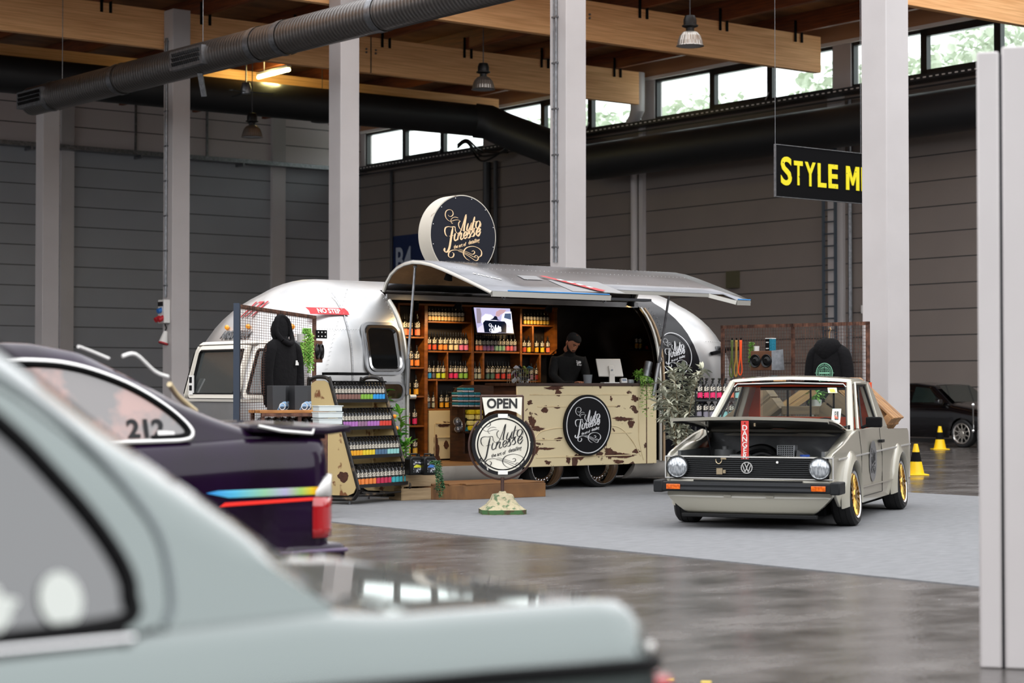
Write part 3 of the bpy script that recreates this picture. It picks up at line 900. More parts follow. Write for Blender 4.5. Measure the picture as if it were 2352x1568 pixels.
wrap_text('171', .28, 1.12, 2.2, rear_t, M['red'], 'red_number', -.002, .9, True, .3)
def side_t(x, off, z): return side(x, off - .018, z)
ca = on_plane(709, 713, .22); cb = on_plane(799, 713, .22)
cxm = (ca[0] + cb[0]) / 2; czm = ca[1]
g = MB(); hw = (cb[0] - ca[0]) / 2
g.grid([[side(cxm - hw + 2 * hw * i / 8 - (.03 if z > czm else 0), -.02, z) for i in range(9)] for z in (czm - .04, czm, czm + .04)])
g.build('red_warning_strip', mat('strip_red', '#b61e26', .5), trailer)
wrap_text('NO STEP', .075, cxm, czm, side_t, M['white'], 'lettering', .002, 1.05)
# belly, wheels
for xa, xb in ((-3.4, -.42), (1.42, 2.9)):
    g = MB(); g.grid([[Vector((x, .02 + .27 * (1 - math.cos(a)), .34 - .24 * math.sin(a))) for a in [PI / 2 * i / 6 for i in range(7)]] for x in (xa, xb)])
    g.add([(x, .02 + .27 * (1 - math.cos(PI / 2 * i / 6)), .34 - .24 * math.sin(PI / 2 * i / 6)) for x in (xa, xb) for i in range(7)], [tuple(range(7)) , tuple(range(13, 6, -1))])
    g.build('belly_pan', mat('belly_metal', '#c4beb6', .5, .55, col2='#a8a29a', scale=2), trailer)
g = MB(); g.box(-3.4, 2.9, .3, 2.2, .14, .3); g.build('chassis', M['matt_black'], trailer)
g = MB(); g.box(-3.3, 2.85, .03, 2.35, .3, .335); g.build('floor_boards', mat('trailer_floor', '#8d6a45', .55, col2='#6b4c2d', scale=3, stretch=(1, 8, 1)), trailer)
tyre = mat('tyre_rubber', '#141415', .75, bump=.2, bscale=60)
lip = mat('polished_lip', '#e2e2e4', .07, 1)
for x in (0.02, .93):
    Mx = Matrix.Translation((x, .2, .305)) @ Matrix.Rotation(PI / 2, 4, 'X')
    g = MB(); g.lathe([(.225, -.11), (.255, -.115), (.29, -.09), (.305, -.04), (.305, .04), (.29, .09), (.255, .115), (.245, .11)], 40, Mx)
    wheel = g.build('wheel', tyre, trailer)
    g = MB(); g.lathe([(.255, .118), (.248, .122), (.235, .1), (.215, .06), (.2, .0), (.165, -.02), (.155, -.05)], 40, Mx); g.build('rim', lip, wheel)
    g = MB(); g.lathe([(.2, -.03), (.06, -.045), (0, -.045)], 24, Mx); g.build('hub_disc', M['matt_black'], wheel)
    g = MB()
    for k in range(24):
        a = 2 * PI * k / 24; g.ball(Mx @ Vector((.18 * math.cos(a), .18 * math.sin(a), -.005)), .006, 5)
    tag(g.build('rim_bolts', lip, wheel), kind='stuff')
# hatch
HP = [(-.5, 2.46), (-.44, 2.56), (-.34, 2.66), (-.2, 2.73), (-.05, 2.765), (.12, 2.78), (.3, 2.765), (.5, 2.73), (.72, 2.67), (.95, 2.6), (1.2, 2.52), (1.44, 2.44), (1.67, 2.36)]
def hp(i): return Vector((0, -HP[i][0], HP[i][1]))
xsn = [OPL, -1.5, -.9, -.44, .25, .8, 1.35, 1.6, OPR]
g = MB()
for i in range(len(HP) - 1):
    for k in range(len(xsn) - 1):
        if i >= 11 and 4 <= k - 0 <= 6: continue
        if i >= 11 and k == 3: continue
        a, b = hp(i), hp(i + 1)
        g.add([a + Vector((xsn[k], 0, 0)), b + Vector((xsn[k], 0, 0)), b + Vector((xsn[k + 1], 0, 0)), a + Vector((xsn[k + 1], 0, 0))], [(0, 1, 2, 3)])
hatch = g.build('hatch', mat('hatch_aluminium', '#85868a', .28, .95, col2='#6a6b6e', scale=1.6, stretch=(1, 2, 1), lo=.3, hi=.7), trailer, smooth=1.2)
sd = hatch.modifiers.new('sheet', 'SOLIDIFY'); sd.thickness = .02; sd.offset = 0
g = MB(); g.grid([[hp(i) + Vector((x, .0, -.022)) for x in (OPL + .02, 0, OPR - .02)] for i in range(1, 12)]); g.build('hatch_lamplit_liner', mat('lamplit_tan', '#a98a66', .45, .4, col2='#7c6347', scale=2), hatch)  # skin added under the hatch, warm lamp glow put into its tan colour
edge = mat('edge_trim', '#b9b7b0', .35, .8)
for x in (OPL, OPR):
    g = MB(); g.tube([hp(i) + Vector((x, 0, -.02)) for i in range(len(HP))], .022, 8); g.build('edge_tube', edge, hatch)
g = MB(); g.bar(hp(12) + Vector((OPL, 0, -.03)), hp(12) + Vector((-.44, 0, -.03)), .03, .06)
g.bar(hp(11) + Vector((-.44, 0, -.02)), hp(11) + Vector((1.35, 0, -.02)), .03, .04)
g.bar(hp(12) + Vector((1.6, 0, -.03)), hp(12) + Vector((OPR, 0, -.03)), .03, .06)
g.bar(hp(11) + Vector((-.44, 0, -.02)), hp(12) + Vector((-.44, 0, -.03)), .03, .05)
g.bar(hp(11) + Vector((1.35, 0, -.02)), hp(12) + Vector((1.6, 0, -.03)), .03, .05); g.build('front_lip', edge, hatch)
g = MB(); g.bar(hp(12) + Vector((-1.95, -.012, .012)), hp(12) + Vector((-.46, -.012, .012)), .015, .012); g.build('blue_tape', mat('blue_tape', '#2f7fc0', .5), hatch)
g = MB(); g.bar(hp(12) + Vector((1.62, -.012, .012)), hp(12) + Vector((OPR, -.012, .012)), .015, .012); g.build('blue_tape', mat('blue_tape', '#2f7fc0', .5), hatch)
def hs_(x, v, off=.016):      # point on hatch skin, v = 0..12 along the profile
    i = min(int(v), 11); f_ = v - i; p = hp(i).lerp(hp(i + 1), f_); d = (hp(i + 1) - hp(i)).normalized(); nn = Vector((0, d.z, -d.y))
    if nn.z < 0: nn = -nn
    return p + nn * off + Vector((x, 0, 0))
g = MB()
g.add([hs_(-.99, 9.3, .028), hs_(-.92, 9.3, .028), hs_(-.42, 11.5, .028), hs_(-.5, 11.7, .028), hs_(-.56, 11.6, .028)], [(0, 1, 2, 3, 4)]); g.build('red_sticker', mat('strip_red', '#b61e26', .5), hatch)
g = MB()
for t in (.25, .42, .58, .75):
    x = -.96 + .45 * t; v = 9.3 + 2.2 * t; g.add([hs_(x, v, .031), hs_(x + .06, v, .031), hs_(x + .085, v + .22, .031), hs_(x + .025, v + .22, .031)], [(0, 1, 2, 3)])
g.build('sticker_print', M['white'], hatch)
g = MB(); g.add([hs_(-1.02, 9.8), hs_(-.25, 9.8), hs_(-.2, 11.7), hs_(-1.0, 11.7)], [(0, 1, 2, 3)]); o = g.build('clear_patch', mat('patch_alu', '#97999b', .4, .8), hatch); o.location = (.05, 0, -.001)
g = MB(); g.add([hs_(-1.3, 9.2), hs_(-1.02, 9.2), hs_(-1.05, 9.9), hs_(-1.33, 9.9)], [(0, 1, 2, 3)]); g.build('small_patch', MATS['patch_alu'], hatch)
g = MB()
for i in range(7):
    a = i * .9; x_ = -1.93 + .035 * i; v_ = 9.2 + .14 * i; q_ = .14 * math.sin(i * 2.1); g.add([hs_(x_ - .02, v_ + q_, .015), hs_(x_ + .012, v_ - .1, .015), hs_(x_ + .03, v_ + .05 - q_, .015), hs_(x_, v_ + .12, .015)], [(0, 1, 2, 3)])
g.build('crest_sticker', M['white'], hatch)
g = MB()
for v in (8.05, 6.2):
    for i in range(60): g.ball(hs_(OPL + .06 + i * .065, v, .013), .004, 5)
for i in range(16): g.ball(hs_(OPL + .2 + i * .23, 9.9, .013), .004, 5)
tag(g.build('rivets', alu, hatch), kind='stuff')
g = MB(); g.add([hs_(x, v, .018) for x, v in ((-1.75, 5.2), (-1.0, 5.2), (-.95, 6.0), (-1.8, 6.0))], [(0, 1, 2, 3)]); g.build('raised_seam', edge, hatch)
g = MB(); g.box(-1.2, .3, -1.2, -1.1, 2.42, 2.46).box(-.5, .25, -1.62, -1.5, 2.31, 2.34); g.build('under_rail', M['dark_steel'], hatch)
for x in (-1.95, -.47):
    g = MB(); ring(g, .014, .026, -.006, .006, 14); o = g.build('pulley', M['steel'], hatch); o.location = (x, -1.6, 2.3)
# lower beam under hatch (roof edge of the opening)
g = MB(); g.bar((OPL, .44, 2.375), (OPR, .44, 2.375), .03, .065); g.build('header_rail', alu_d, trailer)
g = MB(); g.grid([[Vector((OPL, .45 + .06 * i / 3, 2.4 + .05 * i / 3)) for i in range(4)], [Vector((OPR, .45 + .06 * i / 3, 2.4 + .05 * i / 3)) for i in range(4)]]); g.build('header_panel', shade_in, trailer)
for x in (OPL, OPR):
    g = MB(); g.tube([side(x, -.01, .33 + 2.0 * i / 20) for i in range(21)], .024, 8); g.build('opening_trim', edge, trailer)
g = MB(); g.tube([side(OPR + .055, -.02, .33 + 2.0 * i / 20) for i in range(21)], .018, 8); g.build('opening_trim', mat('tan_trim', '#9c8468', .5, .4), trailer)
# gas struts
def strut(top, mid, bot):
    g = MB(); g.cyl(top, mid, .016, n=10); o = g.build('gas_strut', M['steel'], trailer)
    g = MB(); g.cyl(mid, bot, .03, n=12); g.build('cylinder', alu_d, o)
    g = MB(); g.tube([Vector(mid) + Vector((.03 + .03 * math.cos(a), -.02, .03 * math.sin(a) + .05)) for a in [2 * PI * k / 12 for k in range(12)]], .004, 5, closed=True); g.build('ring', M['steel'], o)
    g = MB(); g.ball(top, .025, 10); g.build('ball_joint', M['steel'], o)
strut(Vector((OPL + .08, -.05, 2.72)), Vector((OPL - .02, -.05, 1.62)), Vector((OPL - .02, -.03, 1.2)))
strut(Vector((OPR - .1, -.35, 2.72)), Vector((OPR - .07, -.06, 1.6)), Vector((OPR - .14, -.03, 1.18)))
g = MB(); g.cyl((OPR - .1, .1, 1.62), (OPR - .17, .1, 1.36), .055, n=18); g.build('tap_canister', M['steel'], trailer)
g = MB(); g.cyl((OPR - .1, .1, 1.48), (OPR - .12, .1, 1.46), .058, n=18); g.build('strap', M['black'], trailer)
g = MB(); g.tube([(OPL + .02, -.02, 1.175), (OPL + .1, -.03, 1.175)], .028, 10); g.build('grab_handle', edge, trailer)
# brackets on the body for the mesh panels
o = None
g = MB(); p = Vector((3.0, .08, 1.78)); g.cbox(p, (.16, .03, .12)); g.build('hinge_plate', alu_d, trailer)
g = MB(); g.bar(p + Vector((-.22, -.06, -.04)), p + Vector((0, -.04, 0)), .05, .04).bar(p + Vector((0, -.04, .02)), p + Vector((.26, -.06, .03)), .05, .05); g.ball(p + Vector((0, -.05, .01)), .05, 8); g.build('hinge_arm', M['matt_black'], trailer)
# ---- round sign on the roof
rs = thing('roof_sign', 'big round dark blue sign with cream rim and golden script on the trailer roof', 'sign', trl(-1.02, .55, 2.5), HA)
for dx in (-.17, .2):
    g = MB(); g.box(dx - .035, dx + .035, -.03, .03, .0, .5); g.build('post', alu_d, rs)
cz = .665
g = MB(); ring(g, .49, .505, -.1, .15, 72, c=(0, cz)); disc(g, .5, .13, .15, 72, c=(0, cz)); 
g.build('drum', mat('cream_metal', '#b5aea1', .5, col2='#7d6753', scale=7, lo=.62, hi=.7), rs)
g = MB(); disc(g, .492, -.103, -.08, 72, c=(0, cz)); g.build('face', mat('navy_face', '#12141e', .5, spec=.2), rs)
g = MB()
for k in range(12):
    a = 2 * PI * (k + .5) / 12; g.ball((.475 * math.cos(a), -.106, cz + .475 * math.sin(a)), .006, 6)
tag(g.build('screws', M['white'], rs), kind='stuff')
o = logo_mesh(.492, .004, .92).build('script_lettering', mat('gold_script', '#e8c79c', .35, .25), rs, smooth=0); o.location = (0, -.105, cz)
# ================================================================ inside the trailer
wood = mat('shelf_wood', '#8a5019', .45, col2='#552d0c', scale=2.5, stretch=(1, 3, 9), lo=.3, hi=.75, detail=6, coat=.2)
rust = mat('rusty_cream_paint', '#cbbb95', .55, col2='#45291c', scale=4.2, stretch=(1, 1, 1.3), lo=.635, hi=.65, detail=9, distort=.3, rough2=.85)
rust_b = mat('rust_patch', '#3a2118', .9, col2='#54301f', scale=20, lo=.3, hi=.7)
cream_plain = mat('cream_paint', '#cdbc95', .5, col2='#b0946a', scale=5, lo=.45, hi=.8)
bc = thing('bookcase', 'warm stained wooden bottle shelving along the back wall inside the trailer', 'shelving', TO, HA)
YB = 1.7                       # front plane of the shelving
def bp_(px, py): return on_plane(px, py, YB)
def board(name, x0, x1, y0, y1, z0, z1, par=bc, m=wood): return MB().box(x0, x1, y0, y1, z0, z1).build(name, m, par, bevel=.004)
def post(px, pw_, pyt, pyb):
    x = bp_(px, 800)[0]; w_ = pw_ / 2 / 170
    board('upright', x - w_, x + w_, YB, YB + .22, bp_(px, pyb)[1], min(bp_(px, pyt)[1], 2.35))
for a in ((979, 9, 690, 1064), (1086, 7, 690, 885), (1197, 6, 690, 885), (1276, 6, 690, 812), (916, 6, 690, 1070), (1028.5, 3.5, 806, 870), (1004, 3.5, 870, 938), (1111, 4.5, 808, 870), (1224.5, 4, 748, 808), (1241, 4, 811, 878), (947, .01, 700, 701)):
    if a[1] > 1: post(*a)
BAYS = {'left': (919, 975, (773, 843, 909, 977, 1045)), 'main': (984, 1083, (738, 806, 871, 938)), 'tv': (1090, 1194, (807.5, 872)), 'right': (1200, 1273, (746, 811)), 'low': (1200, 1239, (874,))}
SH = {}
for nm, (pa, pb, ys) in BAYS.items():
    for k, py in enumerate(ys):
        xa, za = bp_(pa, py); xb, zb = bp_(pb, py); z = bp_((pa + pb) / 2, py)[1]
        board('shelf_board', xa, xb, YB + .005, YB + .215, z - .022, z); SH[nm, k] = z
xa = bp_(913, 700)[0]; xb = bp_(1279, 700)[0]
board('top_board', xa, xb, YB - .02, YB + .22, 2.35, 2.375)
board('back_panel', xa, xb, YB + .22, YB + .232, .34, 2.35, m=mat('dark_back_panel', '#1a120c', .6))
# cornice in front of the shelf tops
board('cornice', xa, xb, YB + .0, YB + .03, bp_(1030, 703)[1], 2.37)
# tapered board closing the right hand side
xr = bp_(1276, 750)[0]
MB().prism([(xr - .1, bp_(1270, 811)[1] - .02), (xr + .02, bp_(1270, 811)[1] + .06), (xr + .02, 2.36), (xr - .03, 2.36), (xr - .03, bp_(1270, 811)[1] + .04)], YB - .01, YB + .21).build('side_panel', wood, bc)

# bottles ---------------------------------------------------------------------------
b_body = mat('bottle_black', '#0e0d0d', .3, coat=.3)
def label_mat(c, base='#181616'):
    """paper label: pale logo at the top, coloured brush patch below"""
    nm = 'bottle_label_' + c
    if nm in MATS: return MATS[nm]
    m = bpy.data.materials.new(nm); m.use_nodes = True; MATS[nm] = m; nt = m.node_tree; b = nt.nodes['Principled BSDF']; N = nt.nodes.new; L = nt.links.new
    tc = N('ShaderNodeTexCoord'); sp = N('ShaderNodeSeparateXYZ'); L(tc.outputs['Object'], sp.inputs[0])
    nz = N('ShaderNodeTexNoise'); nz.inputs['Scale'].default_value = 70; nz.inputs['Detail'].default_value = 3; L(tc.outputs['Object'], nz.inputs['Vector'])
    def mth(op, a, b_): 
        n = N('ShaderNodeMath'); n.operation = op
        for i, v in enumerate((a, b_)):
            if isinstance(v, (int, float)): n.inputs[i].default_value = v
            else: L(v, n.inputs[i])
        return n.outputs[0]
    low = mth('LESS_THAN', mth('ADD', sp.outputs[2], mth('MULTIPLY', mth('SUBTRACT', nz.outputs['Fac'], .5), .06)), .083)
    ab = mth('ABSOLUTE', mth('SUBTRACT', sp.outputs[2], .128), 0)
    logo = mth('MULTIPLY', mth('LESS_THAN', ab, .027), mth('GREATER_THAN', nz.outputs['Fac'], .5))
    m1 = N('ShaderNodeMix'); m1.data_type = 'RGBA'; L(low, m1.inputs[0]); m1.inputs[6].default_value = hexc(base); m1.inputs[7].default_value = hexc(c)
    m2 = N('ShaderNodeMix'); m2.data_type = 'RGBA'; L(logo, m2.inputs[0]); L(m1.outputs[2], m2.inputs[6]); m2.inputs[7].default_value = hexc('#d8d0c0')
    L(m2.outputs[2], b.inputs['Base Color']); b.inputs['Roughness'].default_value = .45
    return m


PROT = {}
def proto(kind, c):
    """meshes of one bottle kind; round shelf bottle or trigger spray"""
    key = (kind, c)
    if key in PROT: return PROT[key]
    out = []
    base = kind.split('_')[0]
    if (base, '') not in PROT:
        r = .031
        g = MB(); g.lathe([(0, 0), (r - .003, 0), (r, .004), (r, .158), (r * .8, .178), (.012, .192), (.012, .203), (0, .203)], 12)
        me_b = g.mesh('bottle_body', b_body)
        g = MB()
        if base == 'cap': g.lathe([(.014, .203), (.014, .222), (.007, .225), (.006, .248), (0, .25)], 10)
        else:
            g.lathe([(.015, .2), (.015, .218), (.009, .22), (.009, .235), (0, .235)], 8)
            g.box(-.01, .01, -.05, .022, .232, .252); g.box(-.008, .008, -.06, -.05, .235, .249); g.bar((0, -.03, .235), (0, -.045, .2), .008, .006)
        me_c = g.mesh('bottle_top', b_body)
        PROT[base, ''] = (me_b, me_c)
    me_b, me_c = PROT[base, '']
    g = MB(); g.lathe([(.0316, .018), (.0316, .156)], 14, arc=(-PI * .97, -PI * .03))
    PROT[key] = (me_b, g.mesh('bottle_label', label_mat(c), smooth=1), me_c)
    return PROT[key]


def bottle(loc, kind, c, label, group, s=1.0, rz=None, par=None):
    me = proto(kind, c)
    r = bpy.data.objects.new('bottle', None); COL.objects.link(r); r.empty_display_size = .05
    r.location = loc; r.rotation_euler = (0, 0, HA if rz is None else rz); r.scale = (s, s, s)
    tag(r, label, 'bottle', group)
    for nm, m_ in zip(('body', 'paper_label', 'cap' if kind[0] == 'c' else 'trigger_head'), me):
        o = bpy.data.objects.new(nm, m_); COL.objects.link(o); o.parent = r
    return r


CN = {'tan': '#c9a46e', 'rust-red': '#b5482e', 'orange': '#e0803a', 'cream': '#d9c09a', 'pink': '#d66a94', 'blue': '#1f86c4', 'lime': '#b5c52c', 'magenta': '#d4245f',
      'green': '#7fae3c', 'slate': '#59636c', 'sage': '#a3a58c', 'amber': '#e0a020', 'dark red': '#8a2320', 'coral': '#e07050', 'purple': '#8a5a90', 'mint': '#8fb89a',
      'rose': '#dc6a78', 'mauve': '#8f6a86', 'bottle-green': '#4e6a58', 'red': '#cc3c2e', 'yellow': '#dcc02c', 'gold': '#cda53a', 'brown': '#7d5a50', 'sky-blue': '#2a93d6',
      'violet': '#a86ab0', 'teal': '#3aa3ad', 'aqua': '#8cc4c0', 'steel-blue': '#4a6a86', 'crimson': '#b8284a', 'grey': '#7a7680'}
rows = [
    ('main', 0, .77, 'on the top shelf of the middle bay', [(x, 'tan') for x in (985.5, 993, 1000, 1007.5, 1015.5, 1023, 1031, 1039, 1046.5, 1054.5, 1062)]),
    ('main', 1, 1, 'on the second shelf of the middle bay', [(984.5, 'rust-red'), (997, 'rust-red'), (1011, 'orange'), (1022, 'orange'), (1035, 'cream'), (1047, 'cream'), (1059, 'pink'), (1070, 'pink')]),
    ('main', 2, .98, 'on the third shelf of the middle bay', [(985.5, 'blue'), (1006, 'lime'), (1018, 'lime'), (1035, 'magenta'), (1046, 'magenta'), (1058, 'green'), (1069, 'green')]),
    ('main', 3, .95, 'on the lowest shelf of the middle bay', [(983.5, 'slate'), (996, 'sage'), (1013.5, 'amber'), (1026, 'amber'), (1038, 'dark red')]),
    ('left', 0, 1.2, 'on the top shelf of the narrow left bay', [(929, 'coral'), (941, 'coral'), (958, 'coral')]),
    ('left', 1, 1.15, 'on the second shelf of the narrow left bay', [(943, 'orange'), (957, 'orange')]),
    ('left', 2, 1.1, 'on the third shelf of the narrow left bay', [(937, 'amber'), (955, 'amber')]),
    ('left', 3, 1.1, 'on the fourth shelf of the narrow left bay', [(936, 'magenta'), (952, 'magenta')]),
    ('left', 4, 1.1, 'on the bottom shelf of the narrow left bay', [(937, 'gold'), (953, 'gold')]),
    ('tv', 0, .95, 'on the shelf below the television', [(1095, 'coral'), (1103.5, 'coral'), (1112, 'purple'), (1120.5, 'purple'), (1129, 'purple'), (1138, 'mint'), (1146, 'mint'), (1154.5, 'mint'), (1163.5, 'rose'), (1172.5, 'rose'), (1181, 'mauve')]),
    ('tv', 1, .98, 'on the lower shelf of the television bay', [(1090.5, 'sage'), (1101, 'sage'), (1119, 'bottle-green'), (1130, 'bottle-green'), (1142, 'red'), (1155, 'red'), (1168, 'red')]),
    ('right', 0, .72, 'on the small top right shelf', [(x, 'gold') for x in (1205, 1212.5, 1220, 1227.5, 1235, 1242.5, 1250, 1257.5)]),
    ('right', 1, .95, 'on the right bay below the small top shelf', [(1203.5, 'rust-red'), (1214, 'yellow'), (1232, 'amber'), (1245, 'yellow'), (1258, 'coral')]),
    ('low', 0, .95, 'on the lowest right shelf beside the man', [(1220, 'mauve'), (1232, 'dark red')])]
for bay, k, s, where, lst in rows:
    for px, c in lst:
        x = on_plane(px, 800, YB + .07)[0]
        bottle(trl(x, YB + .07, SH[bay, k] + .0005), 'cap', CN[c], 'black bottle with %s label %s' % (c, where), '%s label bottles %s' % (c, where), s)
# second rank half hidden behind, on the busiest shelves
for bay, k, s, where, pxs_ in (('main', 1, 1, 'on the second shelf of the middle bay', (991, 1004, 1016.5, 1029, 1041, 1053, 1064)), ('tv', 0, .95, 'below the television', (1099, 1107.5, 1116, 1125, 1133.5, 1142)), ('main', 2, .98, 'on the third shelf of the middle bay', (996, 1012, 1041, 1052, 1064)), ('tv', 1, .98, 'on the lower shelf of the television bay', (1096, 1124, 1136, 1148, 1161))):
    for px in pxs_:
        x = on_plane(px, 800, YB + .15)[0]
        bottle(trl(x, YB + .15, SH[bay, k] + .0005), 'cap', CN['grey'], 'black bottle in the back rank %s' % where, 'back rank bottles %s' % where, s)

# rusty cabinet under the middle bay
ca = bp_(985, 942); cb = bp_(1043, 1063)
t = thing('cabinet', 'low cabinet with a rusty cream metal front below the middle shelves', 'cabinet', trl(ca[0], YB, .336), HA)
cw = cb[0] - ca[0]; ch_ = ca[1] - .336
MB().box(0, cw, .02, .26, 0, ch_ - .0).build('carcass', mat('dark_back_panel'), t)
MB().box(0, cw, -.01, .018, .02, ch_ - .005).build('front_panel', rust, t, bevel=.004)
g = MB(); g.box(.1, cw - .03, -.02, -.008, ch_ - .18, ch_ - .165).box(.12, cw - .05, -.02, -.008, ch_ - .36, ch_ - .348).box(.08, .09, -.018, -.008, .06, ch_ - .18); g.build('pressed_rib', cream_plain, t)
g = MB(); random.seed(3)
def blob(g, cx, cz, rx, rz_, y, n=22, jag=.35):
    ph = random.random() * 9
    g.prism([(cx + rx * (1 + jag * math.sin(3 * a + ph) * .5 + jag * (random.random() - .5)) * math.cos(a), cz + rz_ * (1 + jag * math.cos(2 * a + ph) * .5 + jag * (random.random() - .5)) * math.sin(a)) for a in [2 * PI * k / n for k in range(n)]], y - .0025, y)
blob(g, .11, ch_ - .5, .045, .16, -.0105); blob(g, .15, ch_ - .75, .05, .12, -.0105); blob(g, .24, ch_ - .2, .09, .02, -.0105); blob(g, .27, ch_ - .45, .04, .05, -.0105)
g.build('rust_stain', rust_b, t, smooth=0)

# sock and mitt rack
ra = on_plane(1046, 884, 1.4); rb = on_plane(1118, 1066, 1.4)
t = thing('accessory_rack', 'dark wooden rack with pegs for rolled cloths left of the counter', 'rack', trl(ra[0], 1.43, .336), HA)
rw = rb[0] - ra[0]; dk = mat('dark_rack_wood', '#2e1a10', .6, col2='#432716', scale=4, stretch=(1, 1, 6))
rh = ra[1] - .336
g = MB(); g.prism([(0, 0), (rw + .3, 0), (rw + .3, rh), (.2, rh), (.08, rh - .04), (0, rh - .16)], .05, .09); g.build('back_board', dk, t)
MB().box(0, rw + .3, -.28, .05, 0, .1).build('plinth', dk, t); MB().box(0, rw + .3, -.2, .05, .36, .385).build('shelf_board', dk, t)
for x in (.0,): MB().box(x, x + .03, -.2, .05, .1, rh - .3).build('side_panel', dk, t)
teal = mat('teal_cloth', '#0f6f86', .9, bump=.6, bscale=60); whitec = mat('white_cloth', '#c9c3cc', .9, bump=.6, bscale=60); yel = mat('yellow_foam', '#ecd21c', .9, bump=.3, bscale=50); yel2 = mat('pale_yellow_foam', '#efe08a', .9)
def roll(px, py, col, lb, grp, two=True, w_=.085, h_=.062):
    x, z = on_plane(px, py, 1.28)
    t = thing('rolled_cloth', lb, 'cloth', trl(x, 1.28, z), HA, grp)
    g = MB(); g.ball((0, 0, 0), 1, 12, (w_ * .56, .07, h_ * .56)); g.box(-w_ * .45, w_ * .45, -.06, .05, -h_ * .35, h_ * .35)
    if two:
        g = MB(); pts = rrect(0, h_ * .22, w_, h_ * .55, .014); g.prism(pts, -.07, .07); g.build('upper_cloth', col, t, bevel=.006)
        g = MB(); pts = rrect(0, -h_ * .2, w_ * .97, h_ * .34, .01); g.prism(pts, -.066, .066); g.build('lower_cloth', whitec, t, bevel=.004)
    else:
        g = MB(); g.prism(rrect(0, 0, w_, h_, .02), -.06, .06); g.build('foam', col, t, bevel=.01)
    g = MB(); g.cyl((0, .06, h_ * .5), (0, .2, h_ * .55), .004, n=6); g.build('peg', M['steel'], t)
for (y, xs) in ((896, (1062, 1076)), (906.5, (1050, 1063, 1077, 1091)), (918, (1051, 1063.5, 1078, 1091)), (929.5, (1051, 1063, 1077, 1091.5))):
    for x in xs: roll(x, y, teal, 'rolled teal and white microfibre cloth on the dark rack', 'rolled teal cloths on the dark rack')
for (y, xs, m_) in ((946, (1079, 1097), yel), (958, (1078, 1097), yel2), (971, (1077, 1092), yel2), (983, (1079,), yel)):
    for x in xs: roll(x, y, m_, 'yellow foam applicator pad hanging on the dark rack', 'yellow foam pads on the dark rack', False, .09, .06)
foil = mat('clear_bag_foil', '#5b5d63', .15, .4, col2='#b9bcc6', scale=22, lo=.5, hi=.62, bump=.8)
for i, (px, py, w_, h_) in enumerate(((1050, 968, .09, .1), (1062, 978, .08, .14), (1052, 985, .08, .08))):
    x, z = on_plane(px, py, 1.28)
    tag(MB().ball((0, 0, 0), 1, 10, (w_ * .6, .05, h_ * .6)).build('plastic_pouch', foil, loc=trl(x, 1.28, z), rz=HA, smooth=0), 'crumpled clear plastic pouch hanging on the left side of the dark rack', 'pouch', 'clear pouches on the dark rack')
x, z = on_plane(1072, 1036, 1.31)
t = thing('product_bag', 'teal and white plastic product bag standing on the low rack shelf', 'bag', trl(x, 1.31, .336 + .387), HA)
g = MB(); g.prism([(-.1, 0), (.12, 0), (.1, .16), (.03, .2), (-.07, .15)], -.04, .04); g.build('body', M['black'], t, bevel=.01)
g = MB(); g.prism([(-.1, 0.0), (.12, 0), (.12, .06), (-.1, .05)], -.045, -.035); g.build('teal_band', teal, t)
g = MB(); g.ball((-.085, -.01, .09), .03, 8, (.6, 1, 2)); g.build('white_brush', M['white'], t)

# ---- counter
ct = thing('counter', 'shop counter faced with a rusty cream van door under a dark wooden top', 'counter', trl(0, 0, .336), HA)
qa = on_plane(1187, 882, -.03); qb = on_plane(1484, 1068, -.03); qc = on_plane(1508, 1000, -.03)
cxa, cxb, cxc = qa[0], qb[0], qc[0]; zt = 1.305 - .336; zb = .3 - .336
MB().prism([(cxa, zt), (cxb, zt), (cxb, zb), (cxa + .03, zb)], -.035, -.01).build('door_skin', rust, ct, bevel=.006)
MB().box(cxb + .02, cxc, -.03, -.0, zb, zt).build('narrow_panel', rust, ct, bevel=.005)
MB().box(cxb, cxb + .02, -.025, -.0, zb, zt).build('rusty_gap', rust_b, ct)
MB().box(cxa - .02, cxc - .02, -.05, .6, zt, zt + .035).build('counter_top', mat('dark_top', '#3f2a20', .5, col2='#2b1b14', scale=3, stretch=(1, 6, 1)), ct, bevel=.004)
MB().box(cxa + .04, cxc - .04, .0, .5, .0, zt).build('carcass', dk, ct)
g = MB()
for (a, b, z0_, hh_) in ((cxa + .2, cxb - .3, zt - .115, .014), (cxa + .32, cxb - .5, zt - .265, .012), (cxa + .25, cxa + .75, zb + .33, .01), (cxb - .7, cxb - .25, zb + .4, .01), (cxa + .3, cxb - .25, zb + .11, .012)):
    g.box(a, b, -.041, -.034, z0_, z0_ + hh_)
g.tube([(cxb - .13, -.036, zt - .12), (cxb - .13, -.036, zt - .7), (cxb - .05, -.036, zb + .05)], .007, 6)
g.tube(crom([(cxb - .95, -.036, zt - .52), (cxb - .5, -.036, zt - .52), (cxb - .25, -.036, zt - .7), (cxb - .1, -.036, zb + .1)], 6), .007, 6)
g.tube(crom([(cxa + .25, -.036, zb + .3), (cxa + .35, -.036, zt - .58), (cxa + .6, -.036, zt - .53), (cxa + .8, -.036, zt - .53)], 6), .007, 6)
g.build('pressed_ribs', cream_plain, ct)['kind'] = 'stuff'
g = MB(); random.seed(12)
def cpx(px, py): a = on_plane(px, py, -.04); return a[0], a[1] - .336
